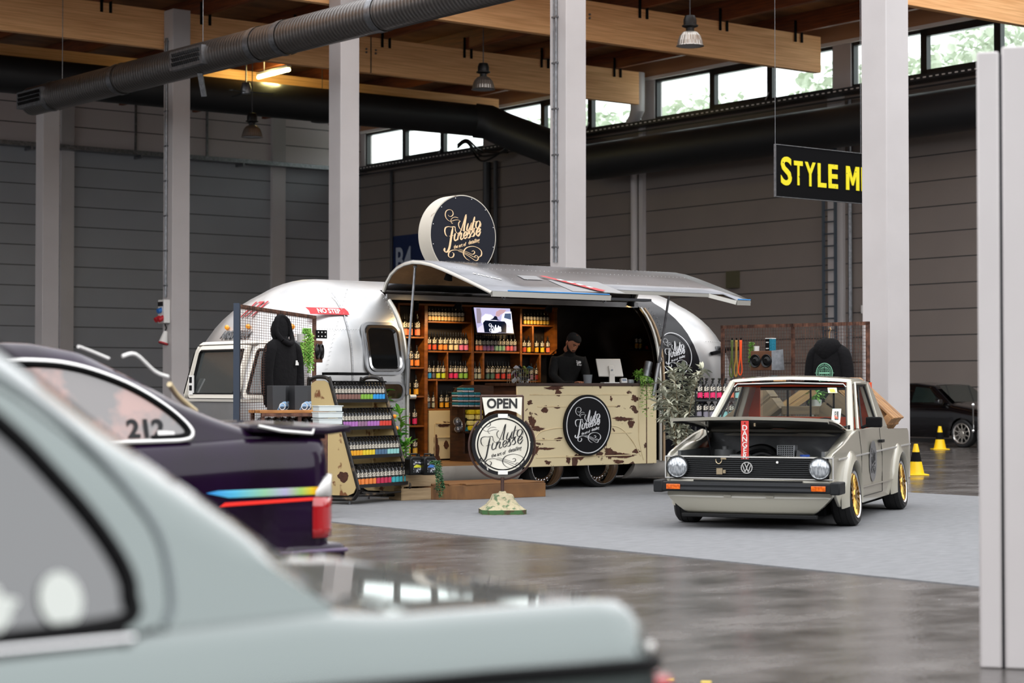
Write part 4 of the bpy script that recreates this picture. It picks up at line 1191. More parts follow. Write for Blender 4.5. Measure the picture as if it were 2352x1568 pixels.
for (px, py, rx, rz_) in ((1276, 890, 22, 5), (1282, 900, 7, 8), (1222, 968, 8, 14), (1252, 940, 7, 7), (1234, 984, 14, 5), (1281, 935, 6, 3), (1404, 915, 3, 5), (1459, 915, 10, 7), (1430, 962, 22, 6), (1450, 973, 7, 12), (1400, 1040, 14, 12), (1430, 1046, 26, 6), (1420, 1060, 12, 5), (1330, 1050, 10, 9), (1229, 1036, 9, 12), (1284, 1008, 10, 4), (1252, 1030, 20, 3), (1258, 1062, 7, 5), (1380, 888, 3, 5), (1462, 1036, 10, 4), (1305, 1056, 5, 10), (1390, 1012, 5, 14), (1215, 925, 4, 4)):
    x, z = cpx(px, py); blob(g, x, z, rx / 150, rz_ / 187, -.0355, 40, .55)
g.build('rust_patches', rust_b, ct, smooth=0)['kind'] = 'stuff'
x, z = cpx(1347, 976)
em = MB(); disc(em, .385, -.075, -.04, 64, c=(x, z)); o = em.build('round_plaque', mat('plaque_black', '#08080c', .5, spec=.2), ct)
g = MB(); ring(g, .345, .357, -.0785, -.074, 64, c=(x, z)); g.build('white_ring', mat('emblem_white'), o, smooth=0)
l_ = logo_mesh(.36, .003, .95).build('script_lettering', MATS['emblem_white'], o, smooth=0); l_.location = (x + .0, -.0755, z)
# brown arch backs to the left of the counter (return of the counter)
x0_, z0_ = on_plane(1112, 882, .62); 
g = MB(); rr_ = thing('side_counter', 'low dark brown return counter left of the rusty front', 'counter', trl(0, 0, .336), HA)
bx = on_plane(1194, 870, .75)[0]
MB().box(bx - .3, bx + .3, .6, .9, 0, .965).build('carcass', dk, rr_, bevel=.01)
MB().box(bx - .32, bx + .32, .56, .94, .966, .985).build('counter_top', MATS['dark_top'], rr_, bevel=.004)

# things on the counter
zt_w = 1.305 + .0355
def onc(px, y=.25): return on_plane(px, 870, y)[0]
# till: tablet on a stand, seen from behind
t = thing('tablet_till', 'white tablet till on a bent stand seen from behind on the counter', 'till', trl(onc(1398, .25), .25, zt_w), HA - R(20))
g = MB(); g.box(-.17, .17, -.012, .012, -.13, .13, Matrix.Translation((0, -.03, .2)) @ Matrix.Rotation(R(-28), 4, 'X')); g.build('screen_back', mat('till_white', '#cfcac2', .4), t, bevel=.01)
g = MB(); g.box(-.035, .035, -.012, .012, -.06, .06, Matrix.Translation((.01, -.075, .17)) @ Matrix.Rotation(R(-28), 4, 'X')); g.box(-.03, .045, -.115, -.09, .0, .125); g.build('stand', mat('till_white'), t, bevel=.006)
g = MB(); g.box(-.11, .1, -.14, .02, .0, .012); g.build('base_plate', M['white'], t, bevel=.004)
g = MB(); g.cyl((.01, -.1, .17), (.01, -.105, .17), .012, n=16); g.build('badge', M['steel'], t)
t = thing('card_reader', 'small white card reader with grey screen beside the till', 'card reader', trl(onc(1433, .2), .2, zt_w), HA - R(10))
g = MB(); g.box(-.045, .045, -.02, .03, 0, .065, Matrix.Rotation(R(-12), 4, 'X')); g.build('body', M['white'], t, bevel=.008)
g = MB(); g.box(-.03, .03, -.024, -.019, .022, .055, Matrix.Rotation(R(-12), 4, 'X')); g.build('screen', mat('grey_screen', '#6c7889', .3), t)
tag(MB().box(-.03, .05, -.03, .03, 0, .05).build('white_box', mat('translucent_white', '#b9c0c6', .4), loc=trl(onc(1447, .25), .25, zt_w), rz=HA, bevel=.01), 'small pale box behind the card reader', 'box')
# paper cups / pad behind the man
t = thing('counter_jar', 'grey glass jar standing on the counter left of the till', 'jar', trl(onc(1350, .35), .35, zt_w), HA)
MB().lathe([(0, 0), (.05, 0), (.062, .11), (.058, .11), (.046, .01)], 20).build('jar', mat('jar_grey', '#7e8286', .2), t)
# wire basket with bagged items
bx = on_plane(1194, 870, .75)[0]; zs_c = .336 + .9855
t = thing('wire_basket', 'wire basket heaped with foil sachets on the left end of the counter', 'basket', trl(bx, .72, zs_c), HA)
g = MB()
for z in (.002, .05, .1, .16, .2): g.tube([(-.15, -.1, z), (.15, -.1, z), (.15, .1, z), (-.15, .1, z)], .0035 if z < .19 else .006, 5, closed=True)
for i in range(9):
    x = -.15 + .0375 * i
    for y in (-.1, .1): g.cyl((x, y, 0), (x, y, .2), .0025, n=4)
for i in range(5):
    y = -.1 + .05 * i
    for x in (-.15, .15): g.cyl((x, y, 0), (x, y, .2), .0025, n=4)
g.build('wire_frame', mat('brass_wire', '#8f8468', .3, .8), t)
random.seed(5)
for i in range(26):
    c_ = random.choice(['#1c1c22', '#8a5a90', '#3d6e86', '#b9bcc6', '#29303a', '#98a84a'])
    l_ = Vector((random.uniform(-.12, .12), random.uniform(-.07, .07), random.uniform(.03, .22)))
    g = MB(); Mx = Matrix.Translation(trl(bx, .72, zs_c) + AX * l_.x + BX * l_.y + Vector((0, 0, l_.z))) @ Euler((random.uniform(-1, 1), random.uniform(-1, 1), random.uniform(0, 6))).to_matrix().to_4x4()
    g.box(-.035, .035, -.01, .01, -.025, .025, Mx)
    tag(g.build('foil_sachet', mat('sachet_' + c_, c_, .2, .3, bump=.8, bscale=40), smooth=0), 'shiny foil sachet heaped in the wire basket', 'sachet', 'foil sachets in the wire basket')

# television
ta = on_plane(1094, 707, 1.62); tb = on_plane(1173, 765, 1.62)
t = thing('television', 'flat television tilted forward showing a black case beside white cars', 'television', trl((ta[0] + tb[0]) / 2, 1.63, (ta[1] + tb[1]) / 2), rot=(R(-14), 0, HA))
tw, th = .6, .34
MB().box(-tw / 2 - .012, tw / 2 + .012, -.012, .03, -th / 2 - .015, th / 2 + .012).build('casing', M['black'], t, bevel=.004)
sc_ = MB().box(-tw / 2, tw / 2, -.016, -.012, -th / 2, th / 2).build('screen', mat('screen_glow', '#8a8aa0', .3, emit='#9a96b4', es=.75), t)
def emi(n, c, s=.7): return mat(n, c, .4, emit=c, es=s)
def tvp(pts, m_, nm, y=-.018): return MB().prism([((x - 375) / 590 * tw, (345 - z) / 415 * th) for x, z in pts], y - .001, y).build(nm, m_, sc_, smooth=0)
tvp([(95, 480), (185, 420), (560, 400), (650, 540), (645, 552), (90, 552)], emi('tv_floor', '#b9b4c4'), 'picture_ground')
tvp([(170, 380), (180, 300), (250, 240), (340, 250), (420, 330), (420, 400), (180, 405)], emi('tv_car', '#c6c4d6', .8), 'picture_car', -.0185)
tvp([(480, 400), (520, 260), (560, 200), (680, 190), (670, 430), (560, 420)], emi('tv_van', '#cfcde0', .85), 'picture_van', -.0185)
tvp([(545, 300), (570, 225), (670, 220), (660, 330)], emi('tv_win', '#4c5c78', .5), 'picture_window', -.019)
tvp([(90, 400), (115, 150), (180, 150), (185, 250), (150, 400)], emi('tv_arm', '#8f8490', .5), 'picture_curtain', -.0185)
tvp([(190, 552), (190, 390), (230, 350), (545, 360), (570, 400), (545, 552)], emi('tv_case', '#0b1730', .25), 'picture_case', -.0195)
tvp([(305, 340), (360, 315), (400, 270), (430, 280), (440, 330), (480, 345)], emi('tv_handle', '#1c2038', .3), 'picture_handle', -.0195)
tvp([(410, 260), (430, 200), (500, 160), (600, 165), (560, 215), (490, 250), (470, 280), (430, 280)], emi('tv_hand', '#b08f95', .6), 'picture_hand', -.020)
l_ = logo_mesh(.17, .001, 1.6, words=False).build('script_lettering', emi('tv_white', '#e8e8f4', .9), sc_, smooth=0); l_.location = (.0, -.022, -.155)
for v in l_.data.vertices: v.co.z = max(v.co.z, -.02)

# little black spot lamps and their warm light
spot_m = emi('warm_bulb', '#ffd890', 3.5)
def spot(px, py, y, lb, e=26, tilt=.5, face=0, col=(1, .7, .36)):
    x, z = on_plane(px, py, y)
    t = thing('spot_lamp', lb, 'lamp', trl(x, y, z), rot=(tilt, 0, HA + face))
    g = MB(); g.lathe([(.052, -.06), (.045, -.02), (.03, .05), (.0, .055)], 18); g.build('lamp_shade', M['matt_black'], t)
    g = MB(); g.lathe([(.0, -.045), (.044, -.05)], 16); g.build('bulb', spot_m, t)
    g = MB(); g.bar((0, 0, .05), (0, .03, .12), .02); g.build('bracket', M['matt_black'], t)
    l = bpy.data.lights.new('spot', 'SPOT'); l.energy = e * .42; l.color = col; l.spot_size = R(125); l.spot_blend = .7; l.shadow_soft_size = .04
    o = bpy.data.objects.new('spot', l); COL.objects.link(o); o.parent = t; o.location = (0, 0, -.07)
spot(955, 700, 1.25, 'small black spot lamp at the far left above the shelves', 34)
spot(1054, 697, 1.25, 'small black spot lamp above the middle shelves', 40)
spot(1262, 705, 1.25, 'small black spot lamp above the right shelves', 40)
spot(1031, 632, -.2, 'black spot lamp hanging under the left of the raised hatch', 60, 0.3)
spot(1450, 692, .4, 'thin black hooped lamp glowing under the right of the hatch', 10, .3)

# back corner shelf on the right inside the trailer with a few boxes
t = thing('wall_shelf', 'small dark shelf at the right end inside the trailer', 'shelf', trl(0, 0, 0), HA)
xa, za = on_plane(1455, 802, 1.9); xb, _ = on_plane(1490, 802, 1.9)
MB().box(xa, xb + .25, 1.85, 2.05, za - .02, za).build('board', M['matt_black'], t)
for px, c, lb in ((1462, 'amber', 'dark bottle on the small shelf behind the till, left one'), (1470, 'gold', 'dark bottle on the small shelf behind the till, right one')):
    bottle(trl(on_plane(px, 790, 1.93)[0], 1.93, za + .001), 'cap', CN[c], lb, None, 1)
t = thing('product_box', 'dark box with red patch on the small shelf behind the till', 'box', trl(on_plane(1487, 790, 1.93)[0], 1.93, za + .001), HA)
MB().box(-.09, .09, -.05, .05, 0, .2).build('carton', M['matt_black'], t, bevel=.004); MB().box(-.085, .085, -.054, -.05, .0, .05).build('red_patch', M['red'], t)
text('print', 'CERAMIC', .03, M['steel'], t, (0, -.053, .09))

# ---- the man behind the counter
skin = mat('skin', '#c98a6b', .5, col2='#b97a5c', scale=8)
hair = mat('dark_hair', '#0f0c0b', .8)
shirt = mat('black_shirt', '#09090a', .85, bump=.2, bscale=30)
mx_, mz_ = on_plane(1306, 836, .95)
man = thing('person', 'man in a black sweatshirt with short dark hair and beard looking down behind the counter', 'person', trl(mx_, .95, .336), HA - R(18))
def skin_obj(name, nodes, edges, m, parent, sub=2, root=0):
    me = bpy.data.meshes.new(name); me.from_pydata([n[0] for n in nodes], edges, []); me.materials.append(m)
    o = bpy.data.objects.new(name, me); COL.objects.link(o); o.parent = parent
    sk = o.modifiers.new('skin', 'SKIN'); sk.use_smooth_shade = True
    ly = me.skin_vertices[0] if me.skin_vertices else None
    if ly is None:
        bm = bmesh.new(); bm.from_mesh(me); bm.verts.layers.skin.verify(); bm.to_mesh(me); bm.free(); ly = me.skin_vertices[0]
    for i, n in enumerate(nodes): 
        r = n[1]; ly.data[i].radius = r if isinstance(r, tuple) else (r, r); ly.data[i].use_root = (i == root)
    ss = o.modifiers.new('subsurf', 'SUBSURF'); ss.levels = sub; ss.render_levels = sub
    return o
# neck bends forward (towards -y), head hangs; crown at about 1.53 above the floor
nodes = [((0, .1, .92), (.15, .1)), ((0, .09, 1.08), (.14, .1)), ((0, .03, 1.24), (.19, .13)), ((0, -.02, 1.36), (.1, .08)), ((.0, -.07, 1.43), (.06, .06)), ((.0, -.1, 1.49), (.055, .055)),
         ((-.2, -.01, 1.31), (.078, .078)), ((-.24, -.03, 1.1), (.062, .062)), ((-.17, -.24, .99), (.042, .042)), ((-.08, -.4, 1.01), (.03, .03)),
         ((.2, -.01, 1.31), (.078, .078)), ((.24, -.03, 1.1), (.062, .062)), ((.17, -.24, .99), (.042, .042)), ((.08, -.4, 1.01), (.03, .03)),
         ((-.09, .08, .82), (.1, .1)), ((-.1, .05, .45), (.07, .07)), ((-.1, .08, .06), (.045, .045)), ((-.1, -.08, .035), (.035, .035)),
         ((.09, .08, .82), (.1, .1)), ((.1, .05, .45), (.07, .07)), ((.1, .08, .06), (.045, .045)), ((.1, -.08, .035), (.035, .035))]
edges = [(0, 1), (1, 2), (2, 3), (3, 4), (4, 5), (2, 6), (6, 7), (7, 8), (8, 9), (2, 10), (10, 11), (11, 12), (12, 13), (0, 14), (14, 15), (15, 16), (16, 17), (0, 18), (18, 19), (19, 20), (20, 21)]
body = skin_obj('body', nodes, edges, shirt, man)
def face_head(par, loc, rot, s=1.0, beard=True):
    """head as one lathed-and-shaped surface, with ears, nose, eyes, hair and beard as its parts"""
    rows = []
    prof = [(-.118, .012, .03), (-.11, .035, .038), (-.095, .052, .045), (-.07, .063, .045), (-.04, .069, .03), (-.01, .073, .015), (.02, .077, .005), (.05, .079, 0), (.08, .073, 0), (.105, .055, 0), (.12, .03, 0), (.125, .003, 0)]
    for z, r_, fwd in prof:
        row = []
        for k in range(28):
            a = 2 * PI * k / 28; x = r_ * math.sin(a) * (.96 if z > -.06 else .9); y = -r_ * math.cos(a) * 1.22 - (fwd * .45 if math.cos(a) > 0 else -fwd * .9 * -1 * 0)
            if z < -.03 and math.cos(a) < 0: y *= .8
            f_ = max(0, math.cos(a)) ** 14
            if -.045 < z < .015: y -= .02 * f_ * (1 - abs(z + .02) / .05)
            if .0 < z < .04: y += .007 * (max(0, math.cos(a - .42)) ** 60 + max(0, math.cos(a + .42)) ** 60)
            row.append(Vector((x, y, z)) * s)
        rows.append(row)
    g = MB(); g.grid(rows, close=True)
    g.add([(0, 0, .125 * s)] , [])
    g.tube([Vector((0, .0, -.06)) * s, Vector((0, .03, -.17)) * s], .052 * s, 16)
    # nose
    g.add([Vector(v) * s for v in ((0, -.101, .022), (-.013, -.093, -.022), (.013, -.093, -.022), (0, -.122, -.018), (0, -.098, -.032))], [(0, 3, 1), (0, 2, 3), (1, 3, 4), (2, 4, 3)])
    for sx in (-1, 1): g.ball(Vector((sx * .077, .012, -.005)) * s, .022 * s, 8, (.35, .8, 1.35))
    head = g.build('head', skin, par, smooth=1.3); head.location = loc; head.rotation_euler = rot
    m_ = head.modifiers.new('s', 'SUBSURF'); m_.levels = 1; m_.render_levels = 1
    def rad(z):
        for a_, b_ in zip(prof, prof[1:]):
            if a_[0] <= z <= b_[0]:
                t = (z - a_[0]) / (b_[0] - a_[0]); return a_[1] + (b_[1] - a_[1]) * t, a_[2] + (b_[2] - a_[2]) * t
        return prof[-1][1], 0
    def skin_pt(a, z, off):
        r_, fwd = rad(z); x = (r_ + off) * math.sin(a); y = -(r_ + off) * math.cos(a) * 1.22 - (fwd * .45 if math.cos(a) > 0 else 0)
        if z < -.03 and math.cos(a) < 0: y *= .8
        return Vector((x, y, z)) * s
    rows = []
    for v in range(9):
        row = []
        for k in range(33):
            a = -PI + 2 * PI * k / 32; f_ = .5 + .5 * math.cos(a)
            zl = -.055 + .13 * min(1, f_ * 1.35) ** 1.5
            z = zl + (.1249 - zl) * v / 8
            row.append(skin_pt(a, z, .003 + .006 * min(1, v / 3)) + Vector((0, 0, .006 * v / 8 * s)))
        rows.append(row)
    g = MB(); g.grid(rows); g.build('hair', hair, head, smooth=1.3)
    if beard:
        rows = []
        for v in range(6):
            row = []
            for k in range(25):
                a = -R(88) + R(176) * k / 24; f_ = math.cos(a)
                zt_ = -.008 - .062 * max(0, f_) ** .7; zb_ = -.072 - .048 * max(0, f_)
                z = zt_ + (zb_ - zt_) * v / 5
                row.append(skin_pt(a, max(z, -.1175), .004 if v not in (0, 5) else .001))
            rows.append(row)
        g = MB(); g.grid(rows); g.tube([skin_pt(a, -.036 - abs(a) * .03, .004) for a in [-.42 + .84 * k / 8 for k in range(9)]], .006 * s, 6)
        g.build('beard', hair, head, smooth=1.3)
    for sx in (-1, 1):
        g = MB(); g.ball(Vector((sx * .031, -.083, .018)) * s, .011 * s, 8, (1.3, .6, .5)); g.build('eye', mat('eye_dark', '#2a1d18', .3), head)
        g = MB(); g.tube([Vector((sx * .014, -.096, .035)) * s, Vector((sx * .034, -.092, .041)) * s, Vector((sx * .053, -.078, .035)) * s], .0045 * s, 6); g.build('eyebrow', hair, head)
    g = MB(); g.tube([Vector((-.024, -.094, -.053)) * s, Vector((0, -.102, -.05)) * s, Vector((.024, -.094, -.053)) * s], .0055 * s, 6); g.build('lips', mat('lips', '#9a5a4c', .5), head)
    return head
hd = face_head(man, (.0, -.14, 1.535), (R(42), R(4), R(18)), 1.06)
def hand(par, loc, rot, m_, side_=1, curl=.5):
    nodes = [((0, 0, 0), (.024, .018)), ((0, -.05, 0), (.032, .014)), ((0, -.09, 0), (.036, .013))]; edges = [(0, 1), (1, 2)]
    for i, (dx, L) in enumerate(((-.03, .062), (-.01, .075), (.01, .07), (.03, .055))):
        b = len(nodes); a = curl
        nodes += [((dx, -.1, 0), .0095), ((dx * 1.15, -.1 - L * .5, -L * .2 * a), .0085), ((dx * 1.2, -.1 - L * .8, -L * .6 * a), .0075)]; edges += [(2, b), (b, b + 1), (b + 1, b + 2)]
    b = len(nodes); nodes += [((side_ * .04, -.04, -.005), .011), ((side_ * .058, -.075, -.012), .0095), ((side_ * .06, -.1, -.018), .008)]; edges += [(1, b), (b, b + 1), (b + 1, b + 2)]
    o = skin_obj('hand', nodes, edges, m_, par, 2); o.location = loc; o.rotation_euler = rot; return o
hand(man, (-.07, -.42, 1.012), (R(-5), 0, R(15)), skin, 1); hand(man, (.07, -.42, 1.012), (R(-5), 0, R(-15)), skin, -1)
o = logo_mesh(.06, .002, 2.2, words=False).build('chest_print', mat('emblem_white'), body, smooth=0); o.location = (.1, -.118, 1.27); o.rotation_euler = (R(-16), 0, R(10))
# ---- step platform and pavement sign
stw = mat('pine_boards', '#80582f', .65, col2='#52341a', scale=3, stretch=(1, 10, 1), lo=.3, hi=.8)
p0 = ground(1011, 1146); 
a0 = hl(ground(1070, 1149)); a1 = hl(ground(1257, 1141))
g0 = ground(1071, 1149); g1 = ground(1257, 1142); g2 = ground(1014, 1118)
t = thing('step_platform', 'low wooden step platform of pine boards in front of the trailer entrance', 'platform', g0, HA)
v1 = g1 - g0; L1_ = v1.dot(AX); 
stp = [(0, 0), (L1_, v1.dot(BX) * .6), (L1_, .75), (-.42, .75), (-.42, .35)]
g = MB(); Mz = Matrix(((1, 0, 0, 0), (0, 0, 1, 0), (0, 1, 0, 0), (0, 0, 0, 1)))
g.prism(stp, 0.008, .17, Mz); g.build('frame', stw, t, bevel=.004)
for k in range(6):
    y0_ = .0 + k * .125
    xl = -.42 if y0_ > .34 else -.42 * y0_ / .35
    MB().box(xl - .01, L1_ + .01, y0_ - .01, y0_ + .108, .171, .19).build('deck_board', stw, t, bevel=.003)
# pavement sign
pb = ground(1154, 1181)
ps = thing('pavement_sign', 'round white script sign with a black rim on a flaky green and cream stand', 'sign', pb, R(8))
bs = mat('flaky_green_cream', '#a89d80', .85, col2='#56694a', scale=19, lo=.5, hi=.6, detail=9, bump=.6, bscale=25)
g = MB()
def oct_(r, z): return [Vector((r * c, r * s, z)) for c, s in ((1, -.6), (.72, -1), (-.72, -1), (-1, -.6), (-1, .6), (-.72, 1), (.72, 1), (1, .6))]
g.grid([oct_(r, z) for r, z in ((.01, .008), (.225, .008), (.225, .055), (.215, .06), (.16, .1), (.12, .15), (.1, .2), (.095, .205), (.04, .215), (.03, .235), (.01, .235))], close=True)
g.build('base', bs, ps, smooth=0)
g = MB()
g.grid([oct_(r, z) for r, z in ((.227, .012), (.227, .054))], close=True)
g.build('base_edge', mat('green_flaky', '#3f6338', .8, col2='#4a3a26', scale=8, lo=.5, hi=.6), ps, smooth=0)
brn = mat('brown_iron', '#47312a', .5, .3)
sc_z = .71; rr_ = .315
g = MB(); g.cyl((0, 0, .22), (0, 0, sc_z - rr_ - .02), .018, n=12); g.build('post', brn, ps)
g = MB(); g.tube([((rr_ + .022) * math.cos(a), .03, sc_z - .01 + (rr_ + .03) * math.sin(a)) for a in [R(-225 + 270 * k / 40) for k in range(41)]], .012, 8); 
g.tube([(-.215, .03, sc_z + .23), (-.215, .03, 1.2)], .01, 8); g.tube([(.215, .03, sc_z + .23), (.215, .03, 1.2)], .01, 8); g.tube([(-.215, .03, 1.2), (.215, .03, 1.2)], .01, 8); g.build('iron_frame', brn, ps)
dk_ = MB(); disc(dk_, rr_, -.03, .03, 72, c=(0, sc_z)); o = dk_.build('disc', mat('worn_black_white', '#0a0a0e', .45, spec=.3, col2='#c9c6be', scale=9, lo=.66, hi=.68, detail=8), ps)
o.rotation_euler = (0, 0, 0)
g = MB(); disc(g, .28, -.0325, -.03, 72, c=(0, sc_z)); g.build('white_face', mat('sign_cream', '#d9d5c8', .4, col2='#c4bfb0', scale=3), o)
g = MB(); ring(g, .252, .264, -.035, -.0325, 72, c=(0, sc_z)); g.build('black_ring', M['matt_black'], o)
l_ = logo_mesh(.385, .002, .62).build('script_lettering', mat('ink_black', '#131214', .5), o, smooth=0); l_.location = (.0, -.0335, sc_z + .0)
for z in (sc_z + rr_ - .03, sc_z - rr_ + .03):
    g = MB(); g.box(-.05, .05, -.04, -.03, z - .022, z + .022); g.build('hinge_plate', M['white'], o, bevel=.004)
g = MB(); g.prism([(-.205, 1.185), (.205, 1.185), (.195, 1.0), (.14, 1.035), (.06, 1.055), (-.06, 1.055), (-.14, 1.03), (-.175, 1.0)], .015, .025)
op = g.build('open_plate', mat('enamel_white', '#dcd8cc', .4, col2='#9c7a58', scale=6, lo=.66, hi=.72), ps)
text('lettering', 'OPEN', .135, MATS['ink_black'], op, (0, .012, 1.118), bold=.004, sx=.9)
# ================================================================ display furniture and plants around the trailer
# ---- A-frame bottle display
DA = R(60)
dO = ground(824, 1161); dO.z = 0.008
DX = Vector((math.cos(DA), math.sin(DA), 0)); DY = Vector((-math.sin(DA), math.cos(DA), 0))
ds = thing('bottle_display', 'rusty cream A-frame display stand with four black shelves of spray bottles', 'display stand', dO, DA)
dsp = [(0, .1), (.36, 1.22), (.4, 1.3), (.46, 1.33), (.58, 1.33), (.64, 1.3), (.67, 1.22), (.67, .1), (.65, .03), (.58, .0), (.12, 0), (.04, .03)]
LEN = 1.02
zz = Matrix(((0, 1, 0, 0), (1, 0, 0, 0), (0, 0, 1, 0), (0, 0, 0, 1)))
def inset(pts, d):
    cx = sum(p[0] for p in pts) / len(pts); cz_ = sum(p[1] for p in pts) / len(pts)
    return [(cx + (x - cx) * (1 - d), cz_ + (z - cz_) * (1 - d * .8)) for x, z in pts]
tub_m = mat('worn_black_tube', '#1d1a18', .45, .3, col2='#6b5a44', scale=9, lo=.56, hi=.7)
for x in (0, LEN):
    g = MB(); g.prism([(y, z + .06) for y, z in inset(dsp, .07)], x - .008, x + .008, zz); sp_ = g.build('side_panel', mat('cream_panel', '#c8b07c', .6, col2='#7a4a26', scale=7, lo=.6, hi=.66, detail=9), ds)
    g = MB(); cp = crom([Vector((x, y, z + .06)) for y, z in dsp + dsp[:1]], 5); g.tube(cp, .022, 8); g.build('edge_tube', tub_m, sp_)
    for y in (.12, .56):
        g = MB(); g.cyl((x, y, 0.0), (x, y, .05), .012, n=8); g.build('foot', M['steel'], ds)
    g = MB(); random.seed(int(x * 10) + 2)
    vs = []
    for k in range(26):
        a = 2 * PI * k / 26; r_ = .06 * (1 + .35 * math.sin(3 * a) * .5 + random.uniform(-.15, .15)); vs.append((.2 + r_ * math.cos(a) * 1.1, .3 + r_ * math.sin(a)))
    g.prism(vs, x - .0105, x - .008, zz); g.build('rust_stain', rust_b, sp_, smooth=0)
shelf_z = [(1.13, .33), (.83, .24), (.515, .135), (.2, .04)]
blk_sh = mat('shelf_black', '#151618', .5)
for z, y in shelf_z:
    g = MB(); g.box(.02, LEN - .02, y - .03, y + .15, z - .012, z).box(.02, LEN - .02, y - .035, y - .028, z - .02, z + .018); g.build('shelf', blk_sh, ds)
g = MB(); g.cyl((.02, .06, .1), (LEN - .02, .06, .1), .012, n=8); g.build('cross_bar', tub_m, ds)
g = MB(); g.add([(.01, .5, .15), (LEN - .01, .5, .15), (LEN - .01, .5, 1.2), (.01, .5, 1.2)], [(0, 1, 2, 3)]); o = g.build('middle_panel', MATS['cream_panel'], ds)
rowc = [('top', ['brown'] * 8 + ['green'] * 4 + ['sky-blue'] * 4), ('second', ['violet'] * 5 + ['mauve'] * 3 + ['violet'] * 4 + ['red'] * 4), ('third', ['amber'] * 4 + ['yellow'] * 4 + ['steel-blue'] * 4 + ['aqua'] * 4), ('bottom', ['orange'] * 5 + ['crimson'] * 4 + ['teal'] * 4)]
for (nm, cs), (z, y) in zip(rowc, shelf_z):
    n = len(cs); st = (LEN - .1) / (n - 1)
    sc2 = .92 if n > 14 else 1.0
    for rk in (0, 1):
        for i, c in enumerate(cs):
            x = .05 + i * st + (.0 if rk == 0 else .0)
            p = dO + DX * x + DY * (y + .01 + rk * .072) + Vector((0, 0, z))
            if rk == 0: bottle(p, 'spray', CN[c], 'black spray bottle with %s label, front rank, %s shelf of the A-frame display' % (c, nm), '%s label spray bottles, %s shelf' % (c, nm), sc2 * .95, DA)
            else: bottle(p, 'spray', CN[c], 'black spray bottle with %s label, back rank, %s shelf of the A-frame display' % (c, nm), '%s label back rank, %s shelf' % (c, nm), sc2 * .95, DA)
p = dO + DX * .45 + DY * .5 + Vector((0, 0, 1.415))
t = thing('bottle_carton', 'flat black carton lying on top of the A-frame display', 'carton', p, DA); MB().box(-.3, .3, -.12, .1, 0, .03).build('carton', M['matt_black'], t)

# ---- leaves
def leaves(g, c, n, spread, size, elong=2.2, rnd=random, droop=.3, flat=False):
    for i in range(n):
        d = Vector((rnd.gauss(0, 1), rnd.gauss(0, 1), rnd.gauss(0, 1))); d.normalize()
        p = Vector(c) + Vector((d.x * spread[0], d.y * spread[1], d.z * spread[2])) * rnd.uniform(.2, 1)
        one_leaf(g, p, Vector((d.x, d.y, d.z * .6 - droop + rnd.uniform(-.2, .5))), size * rnd.uniform(.7, 1.25), elong)
def one_leaf(g, p, d, L, elong=2.2):
    d = d.normalized() if d.length > 1e-5 else Vector((0, 0, 1)); s_ = d.cross(Vector((0, 0, 1)))
    s_ = s_.normalized() if s_.length > .01 else Vector((1, 0, 0)); u = s_.cross(d); w_ = L / elong / 2
    g.add([p, p + d * L * .35 + s_ * w_ + u * w_ * .5, p + d * L * .7 + s_ * w_ * .8 + u * w_ * .4, p + d * L - u * w_ * .3, p + d * L * .7 - s_ * w_ * .8 + u * w_ * .4, p + d * L * .35 - s_ * w_ + u * w_ * .5, p + d * L * .5],
          [(0, 1, 6), (1, 2, 6), (2, 3, 6), (3, 4, 6), (4, 5, 6), (5, 0, 6)])
leaf_g = mat('citrus_leaf', '#3f8a2a', .4, col2='#8cc24a', scale=6, lo=.4, hi=.7)
leaf_o = mat('olive_leaf', '#7c8272', .55, col2='#cfccb6', scale=5, lo=.4, hi=.65)
leaf_p = mat('pearl_leaf', '#5f9a33', .45, col2='#a2c860', scale=14, lo=.4, hi=.65)
leaf_d = mat('dark_leaf', '#2f5a38', .5, col2='#5b8a5a', scale=9, lo=.4, hi=.65)
bark = mat('thin_bark', '#6b5a40', .8)
potm = mat('grey_pot', '#4c4a48', .7)
# orange tree
pO = ground(905, 1148); pO = Vector((-1.42, 22.95, .008))
random.seed(21)
t = thing('orange_tree', 'little orange tree with ripe fruit in a pot beside the A-frame display', 'plant', pO)
g = MB(); g.lathe([(0, 0), (.12, 0), (.16, .28), (.14, .28), (.13, .25), (0, .25)], 20); g.build('pot', potm, t)
st_ = [crom([(0, 0, .25), (.02, 0, .6), (-.04, 0, .95), (-.07, .0, 1.28)], 6), crom([(0, 0, .3), (.08, -.02, .6), (.12, 0, .8), (.1, 0, 1.0)], 6), crom([(.0, 0, .3), (.1, 0, .5), (.22, 0, .62)], 6)]
g = MB()
for s_ in st_: g.tube(s_, .009, 6)
g.build('stem', bark, t)
g = MB()
for s_ in st_:
    for i, p in enumerate(s_[3:]):
        for k in range(3): one_leaf(g, p, Vector((random.gauss(0, 1), random.gauss(0, .7), random.uniform(-.1, 1))), random.uniform(.09, .14), 2.2)
leaves(g, (.1, 0, .55), 55, (.12, .1, .18), .1)
g.build('foliage', leaf_g, t, smooth=0)
def tree_px(px, py, Y=22.8): return at(px, py, Y) - pO
for px, py in ((880, 915), (884, 945), (880, 950), (906, 956), (889, 969), (903, 973), (911, 983), (893, 996), (915, 1020), (888, 985)):
    g = MB(); g.ball(tree_px(px, py), .024, 10); g.build('orange', mat('orange_fruit', '#f0951c', .45), t)
